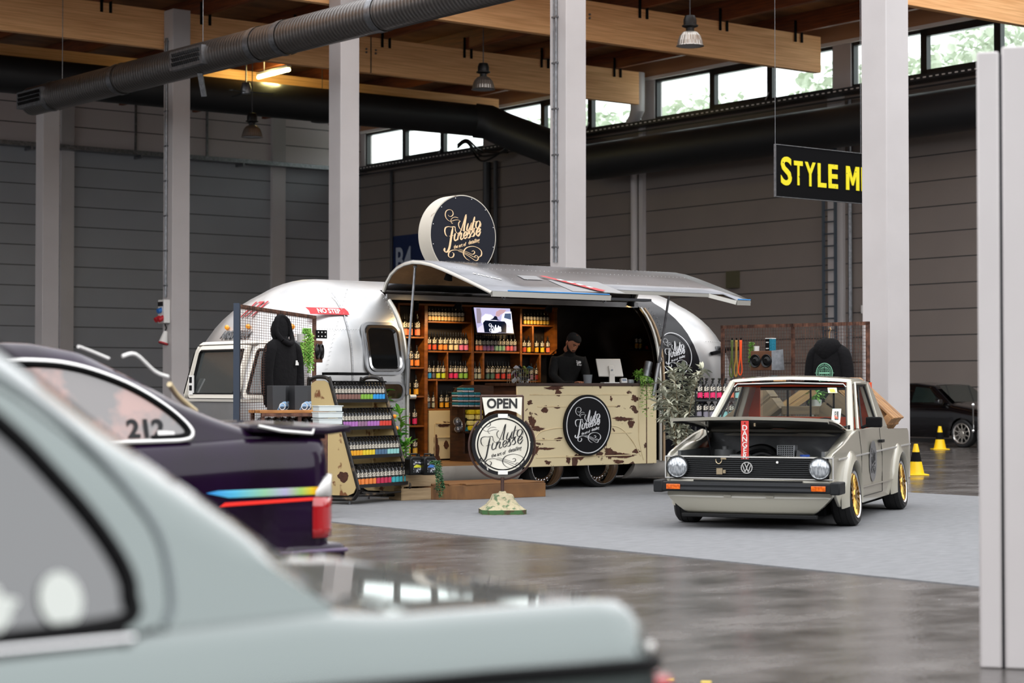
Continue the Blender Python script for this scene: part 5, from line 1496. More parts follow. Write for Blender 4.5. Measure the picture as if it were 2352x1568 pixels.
# crate with jerry cans
oldw = mat('weathered_crate', '#7d664c', .75, col2='#514030', scale=3, stretch=(1, 1, 10), lo=.3, hi=.75)
paleW = mat('pale_crate', '#b08a5c', .7, col2='#80603c', scale=3, stretch=(1, 8, 8), lo=.3, hi=.75)
kO = ground(969, 1150); kO.z = .008
def crate(loc, rz, sx, sy, sz, label, m=oldw, name='wooden_crate', rot=None, group=None, slats=2, par=None):
    t = thing(name, label, 'crate', loc, rz, group, rot)
    for x in (-sx / 2, sx / 2 - .025):
        for y in (-sy / 2, sy / 2 - .025): MB().box(x, x + .025, y, y + .025, 0, sz).build('corner_post', m, t)
    h_ = (sz - .02 * (slats - 1)) / slats
    for k in range(slats):
        z = k * (h_ + .02)
        for (x0, x1, y0, y1) in ((-sx / 2, sx / 2, -sy / 2 - .012, -sy / 2), (-sx / 2, sx / 2, sy / 2, sy / 2 + .012), (-sx / 2 - .012, -sx / 2, -sy / 2 - .012, sy / 2 + .012), (sx / 2, sx / 2 + .012, -sy / 2 - .012, sy / 2 + .012)):
            MB().box(x0, x1, y0, y1, z, z + h_).build('slat', m, t, bevel=.003)
    MB().box(-sx / 2, sx / 2, -sy / 2, sy / 2, .0, .012).build('bottom', m, t)
    return t
crate(kO + AX * .03 + BX * .2, HA - R(8), .46, .3, .29, 'weathered slatted wooden crate on the carpet right of the A-frame display', mat('greyed_crate', '#a8906e', .75, col2='#7a6448', scale=3, stretch=(1, 1, 10), lo=.3, hi=.75))
cr_top = kO + AX * -.12 + BX * .17
MB().box(-.22, .22, -.14, .14, .24, .255).build('lid', oldw, bpy.data.objects['wooden_crate'])
def jerry(px, lab, c, gname=None):
    p = Vector(((px - 1176) / F_PX * 22.1, 22.1, .301)); t = thing('canister', lab, 'canister', p, HA - R(8))
    g = MB(); g.prism([(-.085, 0), (.085, 0), (.085, .17), (.05, .21), (-.05, .21), (-.085, .18)], -.07, .07); g.build('body', M['black'], t, bevel=.012)
    g = MB(); g.tube([(-.045, 0, .2), (-.045, 0, .235), (.03, 0, .235), (.03, 0, .2)], .011, 8); g.cyl((.055, 0, .19), (.055, 0, .235), .02, n=12); g.build('handle', M['black'], t)
    g = MB(); g.box(-.04, .07, -.0725, -.07, .03, .17); o = g.build('paper_label', mat('can_label', '#2b2c30', .4, col2='#b9bac0', scale=30, lo=.55, hi=.58), t)
    g = MB(); g.prism([(-.035, .085), (.065, .085), (.065, .105), (.0, .12), (-.035, .1)], -.074, -.0725); g.build('colour_patch', mat('patch_' + c, c, .5), o)
jerry(951, 'black canister with yellow label, left one on the slatted crate', '#c9c832'); jerry(983, 'black canister with blue label, right one on the slatted crate', '#3a6fb8')
random.seed(4)
pH = at(998, 1066, 21.9)
t = thing('hanging_plant', 'dark green plant trailing down the right side of the slatted crate', 'plant', pH)
g = MB()
for i in range(9):
    x0 = random.uniform(-.05, .05); y0 = random.uniform(-.03, .03); L = random.uniform(.22, .36)
    pts = crom([(x0 - .02, y0, .02), (x0 + .02, y0, .03), (x0 + .05, y0, -L * .5), (x0 + random.uniform(.03, .09), y0, -L)], 6)
    g.tube(pts, .002, 4)
    for p in pts:
        for k in range(4): one_leaf(g, p, Vector((random.gauss(0, 1), random.gauss(0, 1), -.3)), .03, 1.8)
g.build('foliage', leaf_d, t, smooth=0)
# ---- counter plant
random.seed(9)
cp_ = trl(onc(1472, .15), .15, zt_w)
t = thing('potted_plant', 'bright green bushy plant trailing over the right end of the counter', 'plant', cp_)
g = MB(); g.lathe([(0, 0), (.05, 0), (.06, .07), (.0, .06)], 16); g.build('pot', potm, t)
g = MB(); leaves(g, (-.01, 0, .1), 330, (.085, .08, .075), .032, 1.8)
for i, (dx, L) in enumerate(((-.01, .3), (.03, .42), (.0, .36), (.06, .2), (.14, .34), (.12, .42), (.1, .2))):
    pts = crom([(dx * .4, -.05, .1), (dx * .9, -.24, .05), (dx, -.3, -.05), (dx + random.uniform(-.02, .02), -.3, -L)], 7)
    for p in pts:
        for k in range(5): one_leaf(g, p, Vector((random.gauss(0, 1), random.gauss(0, 1), -.3)), .026, 1.8)
g.build('foliage', leaf_p, t, smooth=0)
# ---- olive plant
random.seed(33)
pl_ = Vector((2.02, 23.6, .008))
t = thing('olive_plant', 'tall pale leaved olive plant standing between the trailer and the pickup', 'plant', pl_)
g = MB(); g.lathe([(0, 0), (.14, 0), (.18, .3), (.15, .3), (0, .27)], 20); g.build('pot', potm, t)
stems = []
for px, py in ((1520, 880), (1512, 925), (1530, 960), (1548, 855), (1570, 845), (1585, 880), (1600, 862), (1612, 850), (1590, 930), (1600, 905), (1545, 905), (1560, 940), (1560, 985), (1535, 930), (1575, 910), (1552, 875), (1525, 905)):
    e = at(px, py, 23.45 + random.uniform(-.25, .25)) - pl_
    stems.append(crom([(0, 0, .25), Vector((e.x * .15, e.y * .3, .5)), Vector((e.x * .55, e.y * .7, e.z * .75 + .05)), e], 7))
g = MB()
for s_ in stems: g.tube(s_, [.008 * (1 - .7 * i / len(s_)) for i in range(len(s_))], 5)
g.build('stem', bark, t)
g = MB()
for s_ in stems:
    for i, p in enumerate(s_[10:]):
        for k in range(4): one_leaf(g, p, Vector((random.gauss(0, 1), random.gauss(0, .6), random.uniform(-.6, .9))), random.uniform(.08, .13), 2.5)
    for k in range(7): one_leaf(g, s_[-1], Vector((random.gauss(0, 1), random.gauss(0, .5), random.uniform(-.6, .8))), random.uniform(.1, .15), 2.4)
g.build('foliage', leaf_o, t, smooth=0)

# ---- wire mesh panels
rusty_st = mat('rusty_steel', '#4a332b', .6, .5, col2='#7a5443', scale=12, lo=.4, hi=.65)
def mesh_panel(A, B, ztop, zbot, label, cell=(.05, .05), wire=.0022, mid=True, m=rusty_st):
    A = Vector(A); B = Vector(B); d = B - A; L = d.length
    t = thing('mesh_panel', label, 'mesh panel', (A.x, A.y, 0), math.atan2(d.y, d.x))
    for x in (0, L) + ((L / 2,) if mid else ()): MB().box(x - .02, x + .02, -.02, .02, 0.009 if x in (0, L) else zbot, ztop).build('post', m, t)
    for z in (zbot, ztop): MB().box(-.02, L + .02, -.02, .02, z - .04, z).build('rail', m, t)
    g = MB(); n = int(L / cell[0])
    for i in range(1, n): g.bar((i * L / n, -.024, zbot), (i * L / n, -.024, ztop), wire * 2)
    k = int((ztop - zbot) / cell[1])
    for i in range(1, k): g.bar((0, -.026, zbot + i * (ztop - zbot) / k), (L, -.026, zbot + i * (ztop - zbot) / k), wire * 2)
    o = g.build('wire_mesh', m, t, smooth=0); o['kind'] = 'stuff'
    return t
LA = at(547, 698, 19.2); LB = at(722, 728, 22.25)
mpl = mesh_panel((LA.x, LA.y, 0), (LB.x, LB.y, 0), 2.1, .35, 'rusty wire mesh panel with a black hoodie left of the A-frame display', (.085, .026), .0016)
MB().box(-.06, -.02, -.03, .03, .009, 2.11).build('front_post', mat('blue_grey_steel', '#3b4350', .4, .6), mpl)
RA_ = at(1660, 749, 26.1); RB = at(1993, 737, 24.5)
mpr = mesh_panel((RA_.x, RA_.y, 0), (RB.x, RB.y, 0), 2.11, .35, 'rusty wire mesh panel with hoodie and leads behind the pickup', (.042, .042), .0022)
RD = (RB - RA_).normalized(); RD.z = 0; RD.normalize(); RN = Vector((RD.y, -RD.x, 0)); RR = math.atan2(RD.y, RD.x)
def onr(px, py, off=.05):
    x, z = on_plane(px, py, -off, O=(RA_.x, RA_.y), ang=RR); return Vector((RA_.x, RA_.y, 0)) + RD * x + RN * off + Vector((0, 0, z))
# white bands behind (sticker strips on the posts)
# hoodies
hood_m = mat('black_fleece', '#0d0c0e', .95, bump=.4, bscale=25, spec=.2)
def hoodie(loc, rz, label, s=1.0, back=False):
    t = thing('hoodie', label, 'hoodie', loc, rz)
    rows = []
    for z, w_, d_ in ((-.68, .19, .05), (-.66, .21, .06), (-.62, .235, .085), (-.4, .25, .095), (-.15, .255, .1), (-.03, .24, .095), (.03, .17, .085), (.06, .09, .07), (.09, .06, .06)):
        rows.append([Vector((w_ * math.cos(a) * (1 + .015 * math.sin(a * 9 + z * 20)), d_ * math.sin(a) * (1 + .06 * math.sin(a * 7 + z * 14)), z)) * s for a in [2 * PI * k / 36 for k in range(36)]])
    g = MB(); g.grid(rows, close=True); g.build('body', hood_m, t, smooth=1.2)
    for sx in (-1, 1):
        g = MB(); g.tube([Vector(p) * s for p in crom([(sx * .13, 0, .015), (sx * .235, -.01, -.09), (sx * .285, -.01, -.35), (sx * .27, -.02, -.6), (sx * .255, -.02, -.72)], 5)], [x * s for x in ([.05, .055, .06, .068] + [.076] * 5 + [.072] * 6 + [.062] * 4 + [.045, .045])], 14)
        g.build('sleeve', hood_m, t, smooth=1.2)
    g = MB()
    if back:
        rows = []
        for z, w_, y0 in ((-.17, .02, .0), (-.12, .1, .05), (-.03, .19, .07), (.04, .2, .065), (.1, .15, .035), (.125, .08, .0)):
            rows.append([Vector((w_ * math.cos(a), -.06 - y0 * max(0, math.sin(a)) + .03 * (1 - max(0, math.sin(a))), z)) * s for a in [PI * k / 16 for k in range(17)]])
        g.grid(rows)
    else:
        g.tube([Vector(p) * s for p in crom([(-.09, -.08, .04), (-.13, -.02, .14), (-.1, .0, .27), (0, .02, .32), (.1, .0, .27), (.13, -.02, .14), (.09, -.08, .04), (0, -.11, .0), (-.09, -.08, .04)], 5)], .03 * s, 10)
        rows = []
        for z, w_, d_ in ((.03, .1, .1), (.1, .13, .14), (.18, .13, .15), (.25, .11, .13), (.3, .07, .08), (.33, .01, .02)):
            rows.append([Vector((w_ * math.cos(a), .0 + d_ * math.sin(a) * (.9 if math.sin(a) > 0 else .15), z)) * s for a in [2 * PI * k / 24 for k in range(24)]])
        g.grid(rows, close=True)
    g.build('hood', hood_m, t, smooth=1.2)
    g = MB(); g.tube([Vector(p) * s for p in ((-.19, 0, .0), (0, 0, .09), (.19, 0, .0))], .012, 8)
    g.tube([Vector((0, 0, .09)) * s, Vector((0, 0, .2)) * s, Vector((.025, 0, .23)) * s, Vector((0, .02, .26)) * s, Vector((-.02, .02, .24)) * s], .004, 6); g.build('hanger', mat('hanger_wood', '#b08a5c', .5), t)
    return t
la = math.atan2(LB.y - LA.y, LB.x - LA.x)
hp_ = at(607, 790, 20.4)
h1 = hoodie(hp_ + Vector((math.sin(la), -math.cos(la), 0)) * .19, la - R(24), 'black hooded sweatshirt with a small chest print hanging on the left mesh panel', .9)
g = MB(); g.prism([(-.02, 0), (.05, 0), (.045, .03), (.03, .032), (.022, .05), (-.012, .05), (-.015, .02)], -.102, -.098); o = g.build('chest_print', M['white'], h1); o.location = (.09, -.005, -.22); o.rotation_euler = (0, 0, R(12))
h2 = hoodie(onr(1905, 800, .16), RR, 'black hoodie seen from behind with a round green globe print on the right mesh panel', 1.02, True)
gp = mat('mint_print', '#7fb598', .7)
g = MB(); ring(g, .118, .128, -.103, -.1, 40); ring(g, .095, .1, -.103, -.1, 40); ring(g, .076, .081, -.103, -.1, 36)
for fx in (.3, .62): ring(g, .074, .079, -.103, -.1, 30, sx=fx)
for z in (-.05, -.028, .028, .05): g.box(-math.sqrt(.078 ** 2 - z * z), math.sqrt(.078 ** 2 - z * z), -.103, -.1, z - .002, z + .002)
g.box(-.08, .08, -.104, -.1, -.011, .011).box(-.145, .145, -.103, -.1, -.002, .002)
for k in range(44):
    if k % 6 == 5: continue
    a = 2 * PI * k / 44; g.bar((.105 * math.cos(a), -.102, .105 * math.sin(a)), (.113 * math.cos(a), -.102, .113 * math.sin(a)), .006, .003)
o = g.build('globe_print', gp, h2, smooth=0); o.location = (-.0, -.008, -.31)
# leads on the right panel
for px, c, py1, lb in ((1680, '#5d6b2a', 868, 'green dog lead looped on the right mesh panel'), (1690, '#b58a3c', 866, 'tan dog lead looped on the right mesh panel'), (1700, '#ff5a1e', 862, 'bright orange dog lead looped on the right mesh panel')):
    a = onr(px, 781, .05); b = onr(px, 820, .06); c1_ = onr(px - 4, 850, .06); c2_ = onr(px + 4, 850, .06); e1 = onr(px, py1, .06)
    t = thing('dog_lead', lb, 'lead', a); mm = mat('lead_' + c, c, .6)
    pts = [Vector((0, 0, 0)), b - a, c1_ - a, e1 - a, c2_ - a, b - a + RD * .015, Vector((0, 0, 0)) + RD * .02]
    cr = crom(pts, 7); g = MB(); g.grid([[p - RD * .011, p + RD * .011] for p in cr]); o = g.build('strap', mm, t); o.modifiers.new('s', 'SOLIDIFY').thickness = .003
    g = MB(); g.cyl((0.01, -.0, .0), (.01, 0, .03), .01, n=8); g.build('clip', M['matt_black'], t)
# speaker shelf on the right panel
a = onr(1763, 850, .06)
brownb = mat('brown_speaker_box', '#6b4630', .6, col2='#573623', scale=5)
t = thing('speaker_shelf', 'brown shelf box with two black loudspeakers on the right mesh panel', 'speaker', a, RR)
g = MB(); g.box(-.17, .17, -.14, -.0, .0, .25); g.build('box', brownb, t, bevel=.004)
for dx in (-.09, .09):
    g = MB(); g.lathe([(.0, .02), (.03, .025), (.06, .005), (.08, .02), (.086, .012), (.086, 0)], 28, Matrix.Translation((dx, -.14, .12)) @ Matrix.Rotation(PI / 2, 4, 'X')); g.build('loudspeaker', M['black'], t)
g = MB(); g.add([(.17, -.14, .25), (.25, 0, .27), (.27, 0, 0), (.17, -.14, 0)], [(0, 1, 2, 3)]); g.build('side_bracket', M['steel'], t)
b_ = onr(1777, 809, .1)
t = thing('tea_box', 'small teal and white printed carton on the speaker shelf', 'box', a + RD * .09 + RN * .07 + Vector((0, 0, .2505)), RR)
g = MB(); g.box(-.035, .03, -.05, .04, 0, .16); g.build('carton', M['matt_black'], t, bevel=.002); g = MB(); g.box(.031, .068, -.05, .04, 0, .155); g.build('teal_side', teal, t)
g = MB(); g.box(-.036, .068, -.051, .041, .155, .165); g.build('lid', M['white'], t)
for z in (.03, .11): MB().box(-.025, .02, -.052, -.05, z - .006, z + .006).build('print', M['white'], t)
pp_ = onr(1727, 800, .1)
t = thing('trailing_plant', 'green trailing plant in a white pot left of the loudspeakers', 'plant', pp_); random.seed(8)
g = MB(); g.lathe([(0, -.06), (.035, -.06), (.04, .03), (.035, .03), (0, .0)], 14, Matrix.Translation((.06, .0, 0))); g.build('pot', M['white'], t)
g = MB()
for i in range(14):
    x0 = random.uniform(-.04, .03); y0 = random.uniform(-.04, .02); L = random.uniform(.2, .28)
    for k in range(34): one_leaf(g, Vector((x0 + .01 * math.sin(k), y0, .08 - L * k / 26)), Vector((random.gauss(0, 1), random.gauss(0, 1), -.2)), .024, 1.6)
g.build('foliage', leaf_p, t, smooth=0)
# left panel shelf, plant, plate
LD = Vector((math.cos(la), math.sin(la), 0)); LN = Vector((LD.y, -LD.x, 0))
def onl(px, py, off=.05):
    x, z = on_plane(px, py, -off, O=(LA.x, LA.y), ang=la); return Vector((LA.x, LA.y, 0)) + LD * x + LN * off + Vector((0, 0, z))
a = onl(700, 832, .05)
t = thing('speaker_shelf', 'brown shelf box with a black loudspeaker seen edge on at the left mesh panel', 'speaker', a, la)
g = MB(); g.box(-.17, .17, -.16, 0, 0, .24); g.build('box', brownb, t, bevel=.004)
for dx in (-.09, .09):
    g = MB(); g.lathe([(.0, .02), (.03, .025), (.06, .005), (.08, .02), (.086, .012), (.086, 0)], 28, Matrix.Translation((dx, -.16, .12)) @ Matrix.Rotation(PI / 2, 4, 'X')); g.build('loudspeaker', M['black'], t)
pq = at(681, 805, 20.9)
t = thing('perforated_plate', 'grey square perforated plate behind the trailing plant on the left mesh panel', 'plate', pq, la - R(60))
g = MB(); g.box(-.09, .09, -.003, .003, -.115, .11); g.build('plate', mat('grey_plate', '#8b8b92', .5, .3), t)
pp_ = at(704, 775, 20.8); random.seed(18)
t = thing('trailing_plant', 'yellow-green string of pearls plant in a pale pot on the left mesh panel', 'plant', pp_)
g = MB(); g.lathe([(0, -.05), (.04, -.05), (.045, .04), (.04, .04), (0, .02)], 14, Matrix.Translation((-.06, 0, -.0))); g.build('pot', mat('pale_pot', '#b5b2ad', .6), t)
g = MB()
for i in range(15):
    x0 = random.uniform(-.07, .07); y0 = random.uniform(-.05, .05); L = random.uniform(.26, .4)
    for k in range(30):
        z = .09 - L * k / 24
        g.ball((x0 * (1 if z < .04 else .6) + .012 * math.sin(k * 2.3 + i), y0, z), .0105, 5)
g.build('pearl_strings', leaf_p, t, smooth=1)
g = MB(); p = at(738, 768, 22.0); g.box(-.07, .07, -.01, .01, -.045, .05); tt = tag(g.build('bracket_plate', M['matt_black'], loc=p, rz=HA), 'black perforated bracket plate joining the left mesh panel to the trailer', 'bracket')
g = MB()
for x in (-.045, 0, .045):
    for z in (-.02, .025): g.cyl((x, -.012, z), (x, -.014, z), .008, n=8)
g.build('hole', M['white'], tt)['kind'] = 'stuff'

# ---- table with product boxes, bags and tubs
tz = 1.05
tA = at(597, 943, 19.55); tB = at(757, 943, 19.85)
d = tB - tA; tr = math.atan2(d.y, d.x); tl_ = (Vector((d.x, d.y, 0))).length
tb_ = thing('display_table', 'narrow table with a wooden top holding black product boxes left of the A-frame display', 'table', (tA.x, tA.y, 0.008), tr)
top_m = mat('table_top_wood', '#b47a3c', .5, col2='#8a5626', scale=3, stretch=(1, 8, 1))
MB().box(0, tl_, 0, .4, tz - .03, tz).build('table_top', top_m, tb_, bevel=.004)
for x in (.02, tl_ * .55, tl_ - .05):
    for y in (.01, .36): MB().box(x, x + .035, y, y + .035, 0, tz - .03).build('leg', rusty_st, tb_)
MB().box(.02, tl_ - .02, .0, .38, .7, .72).build('lower_shelf', rusty_st, tb_)
MB().box(.02, tl_ - .02, .0, .02, tz - .065, tz - .03).build('apron', rusty_st, tb_)
tX = Vector((math.cos(tr), math.sin(tr), 0)); tY = Vector((-math.sin(tr), math.cos(tr), 0))
wv = mat('print_blue', '#8fb3d6', .4, col2='#2b3c50', scale=9, stretch=(1, 1, 2), lo=.45, hi=.6)
blkbox = mat('charcoal_carton', '#2c2d30', .5)
for i, px in enumerate((643, 663, 694, 714)):
    big = i % 2 == 0
    w_ = .15 if big else .13
    p = Vector((tA.x, tA.y, tz + .009)) + tX * ((px - 597) / 160 * tl_) + tY * (.13 + (0 if big else .14))
    t = thing('product_box', ['black product box with a blue lens print, leftmost on the table', 'black product box half hidden behind the leftmost box on the table', 'black product box with a blue lens print, right of the middle on the table', 'black product box half hidden at the right end of the row on the table'][i], 'box', p, tr + R(12))
    MB().box(-w_ / 2, w_ / 2, -.06, .06, 0, .245).build('carton', blkbox, t, bevel=.002)
    cx_ = w_ / 2
    g = MB(); n = 12; pts = [(cx_, 0.0), (cx_ - .1, 0.0)] + [(cx_ - .1 + .1 * k / n, .085 * (k / n) ** 1.1 + .03 * math.sin(PI * k / n)) for k in range(1, n + 1)]
    g.prism(pts, -.0625, -.06); g.build('lens_print', wv, t, smooth=0)
    g = MB(); ring(g, .03, .036, -.064, -.0625, 24, c=(cx_ - .042, .036)); g.build('ring_print', M['white'], t, smooth=0)
for i in range(4):
    t = thing('plastic_tub', 'milky translucent plastic tub stacked at the right end of the table', 'tub', at(752, 985, 19.3) + Vector((0, 0, i * .064 - .02)), tr, 'milky plastic tubs at the right of the table')
    g = MB(); g.prism(rrect(0, .03, .25 - .01 * (i % 2), .055, .008), -.1, .1); g.build('tub', mat('milky_plastic', '#c6cdcc', .35), t, bevel=.006)
    g = MB(); g.box(-.13, .13, -.105, .105, .052, .06); g.build('lid_rim', mat('milky_plastic'), t)
MB().box(-.12, .12, -.1, .1, -1.0, -.02).build('support', rusty_st, tb_).location = (tl_ - .08, .3, 1.0)
t = thing('tub_stand', 'rusty stand carrying the plastic tubs', 'stand', (at(752, 985, 19.3).x, 19.3, .008), tr)
MB().box(-.13, -.04, -.1, .1, 0, at(752, 985, 19.3).z - .032).build('stand', rusty_st, t)
bag_m = mat('clear_bag', '#77797f', .12, .2, col2='#2a2b30', scale=18, stretch=(3, 1, .6), lo=.42, hi=.55, bump=.9)
for i in range(9):
    p = Vector((tA.x, tA.y, .73)) + tX * (.07 + i * (tl_ - .12) / 8.4) + tY * .17
    tag(MB().ball((0, 0, .13), 1, 10, (.05, .15, .13)).build('bagged_cloth', bag_m, loc=p, rz=tr + .15, smooth=0), 'grey bagged cloth in clear film under the table top', 'bag', 'bagged cloths under the table top')

# ---- rack of pink bottles behind the pickup
rY = 23.3
r0 = at(1603, 917, rY); r1 = at(1712, 917, rY)
t = thing('bottle_rack', 'black shelf rack of pink and mint spray bottles behind the pickup windscreen', 'rack', (r0.x, rY, .008))
for z in (r0.z, at(1603, 961, rY).z, .7, .35):
    MB().box(-.03, r1.x - r0.x + .05, -.07, .1, z - .03, z - .008).build('shelf', blk_sh, t)
for x in (-.03, r1.x - r0.x + .03): MB().box(x, x + .02, .06, .1, 0, r0.z + .1).build('post', blk_sh, t)
for i, (px, c) in enumerate(((1608, 'magenta'), (1622.5, 'magenta'), (1637, 'magenta'), (1652, 'magenta'), (1666, 'coral'), (1680, 'coral'), (1694, 'aqua'), (1706, 'aqua'))):
    p = at(px, 917, rY); bottle(p, 'spray', CN[c], 'black spray bottle with %s label on the top shelf of the rack behind the pickup' % c, '%s label bottles on the top of the rear rack' % c, 1.0, R(10))
for i, (px, c) in enumerate(((1606, 'grey'), (1621, 'grey'), (1635, 'grey'), (1650, 'aqua'), (1665, 'aqua'), (1680, 'aqua'))):
    p = at(px, 961, rY); bottle(p, 'spray', CN[c], 'black spray bottle with %s label on the second shelf of the rack behind the pickup' % c, '%s label bottles on the second shelf of the rear rack' % c, 1.0, R(10))

# ---- traffic cones
def cone(p, label, s=1.0):
    t = thing('traffic_cone', label, 'cone', p)
    yl = mat('cone_yellow', '#f5c800', .45)
    g = MB(); g.box(-.16 * s, .16 * s, -.16 * s, .16 * s, 0, .02 * s); g.build('foot', yl, t, bevel=.005)
    def r_(z): return (.125 - .21 * z) * s
    for z0, z1, m_, nm in ((.02, .2, yl, 'lower_sleeve'), (.2, .34, M['matt_black'], 'black_band'), (.34, .46, yl, 'tip')):
        g = MB(); g.lathe([(r_(z0), z0 * s), (r_(z1), z1 * s)] + ([(.0, .462 * s)] if z1 > .4 else []), 24); g.build(nm, m_, t)
cone(ground(2104, 1091), 'yellow and black traffic cone nearer the pickup')
cone(ground(2159, 1032), 'yellow and black traffic cone in front of the dark car', 1.05)
# trees outside behind the strip windows
random.seed(77)
tl_m = mat('hazed_leaf', '#bcc6b2', .8, col2='#dde2d5', scale=.6, lo=.35, hi=.65)  # daylight glare and haze put into the bleached leaf colour
for i, (x, y, z, s_) in enumerate(((14, -2, 7.5, 4.3), (16, -9, 8.5, 4), (15, -16.5, 8.6, 4.4), (18, -22, 9.2, 4.1), (17, -27, 10.6, 3), (14, 5, 8, 4))):
    t = hthing('tree', ['pale leafy tree outside the farthest strip windows', 'pale leafy tree outside, beyond the second far window', 'pale leafy tree outside the window left of the white pipe', 'pale leafy tree outside the window beside the timber beam end', 'small treetop outside the right hand strip window', 'pale leafy tree outside at the hall corner'][i], 'tree', x, y)
    g = MB()
    for k in range(3600):
        d = Vector((random.gauss(0, 1), random.gauss(0, 1), random.gauss(0, 1))).normalized() * s_ * random.uniform(.75, 1.02)
        d.x += .6 * math.sin(d.z * 1.7); p = Vector((d.x, d.y, z + d.z * 1.1))
        one_leaf(g, p, Vector((random.gauss(0, 1), random.gauss(0, 1), random.gauss(0, 1))), random.uniform(.28, .55), 1.5)
    g.build('foliage', tl_m, t, smooth=0)
    g = MB(); g.cyl((0, 0, 0), (0, 0, z), .25, n=8); g.build('trunk', bark, t)
# ================================================================ the little pickup with its bonnet open
CA = -R(20.5)
pk = thing('pickup_truck', 'pale grey lowered pickup with gold wheels and its bonnet open', 'pickup truck', (2.40, 18.43, .008), CA)
PX_ = Vector((math.cos(CA), math.sin(CA), 0)); PY_ = Vector((-math.sin(CA), math.cos(CA), 0)); PO = Vector((2.40, 18.43, .008))
def pk_local(p):
    d = Vector(p) - PO; return Vector((d.dot(PX_), d.dot(PY_), d.z))
pnt = mat('pebble_grey_paint', '#a09c8e', .3, coat=1.0)
blk = mat('trim_black', '#0b0c0d', .45, spec=.3)
bay = mat('bay_grey', '#66686a', .3, metal=.3, coat=.6, col2='#4e5052', scale=4)
orange_trim = mat('orange_trim', '#d4491c', .7)
cgl = glass('cabin_glass', (.88, .92, .91), .002)
def xz(x, y, z): return Vector((x, y, z))
def arch(cy, cz_, r, a0, a1, n=18): return [(cy + r * math.cos(a), cz_ + r * math.sin(a)) for a in [a0 + (a1 - a0) * k / n for k in range(n + 1)]]
def side_panel(s_):
    # outline in (y,z); x = half width with slight tumble
    top = [(-.76, .40), (-.765, .66), (-.70, .685), (-.3, .755), (.1, .83), (.42, .875), (1.2, .885), (2.05, .88), (2.16, .855), (3.36, .835), (3.4, .8), (3.42, .5), (3.34, .24), (3.2, .2)]
    pts = top + arch(2.62, .27, .34, -.2, PI + .2, 20) + [(2.2, .17), (.42, .17)] + arch(0, .27, .34, -.25, PI + .25, 20) + [(-.45, .2), (-.62, .3)]
    vs = []; n = len(pts)
    def X(y, z): return s_ * (.795 - .03 * max(0, (z - .62) / .26) - .03 * max(0, (.35 - z) / .2) - .03 * max(0, (-y - .45) / .3))
    vo = [Vector((X(y, z), y, z)) for y, z in pts]; vi = [Vector((X(y, z) - s_ * .03, y, z)) for y, z in pts]
    g = MB(); g.add(vo + vi, [tuple(range(n)), tuple(range(2 * n - 1, n - 1, -1))] + [(i, (i + 1) % n, (i + 1) % n + n, i + n) for i in range(n)])
    return g
for s_ in (-1, 1):
    g = side_panel(s_); bm_ = g.build('body_side', pnt, pk, smooth=.5, bevel=.008)
    for cy in (0, 2.62):
        g = MB(); rows = []
        for a in [-.22 + (PI + .44) * k / 26 for k in range(27)]:
            c, sn = math.cos(a), math.sin(a)
            rows.append([Vector((s_ * x, cy + r * c * 1.0, .27 + r * sn)) for r, x in ((.325, .77), (.325, .825), (.335, .84), (.37, .825), (.42, .795), (.425, .78))])
        g.grid(rows); g.build('wheel_flare', pnt, bm_, smooth=1.0)
    # moulding, crease, door lines
    g = MB(); g.box(-.008 if s_ < 0 else 0, .008 if s_ > 0 else 0, 0, 0, 0, 0) if False else None
    g = MB(); g.bar((s_ * .791, -.58, .63), (s_ * .797, 3.38, .665), .009, .014); g.build('chrome_moulding', mat('dull_chrome', '#d6d5d2', .3, .6), bm_)
    g = MB(); g.bar((s_ * .803, .38, .335), (s_ * .803, 2.2, .335), .01, .014); g.build('lower_crease', pnt, bm_)
    g = MB()
    for y0, z0_, y1, z1 in ((.5, .3, .51, .62), (1.62, .24, 1.62, .62), (.5, .24, 1.62, .24), (.51, .62, .52, .86), (1.62, .62, 1.62, .87)): g.bar((s_ * (.795 - .03 * max(0, (z0_ - .62) / .26)), y0, z0_), (s_ * (.795 - .03 * max(0, (z1 - .62) / .26)), y1, z1), .004, .006)
    g.build('door_gap', blk, bm_)
    g = MB(); g.box(-.02, .02, -.07, .07, -.015, .015, Matrix.Translation((s_ * .81, 1.5, .745))); g.build('door_handle', blk, bm_, bevel=.004)
    g = MB(); g.box(s_ * .74 - .04, s_ * .74 + .04, .42, .52, .17, .2) if False else None
    # door roundel
    g = MB(); g.add([(s_ * (.8015), 1.08 + .2 * math.cos(a), .56 + .2 * math.sin(a)) for a in [2 * PI * k / 40 for k in range(40)]], [tuple(range(40))]); ro = g.build('door_roundel', mat('roundel_grey', '#6d6e70', .35, coat=.5), bm_)
    l_ = logo_mesh(.2, .001, 1.1).build('script_lettering', mat('dark_print', '#26272a', .5), ro, smooth=0)
    l_.location = (s_ * .803, 1.08, .56); l_.rotation_euler = (0, 0, s_ * PI / 2)
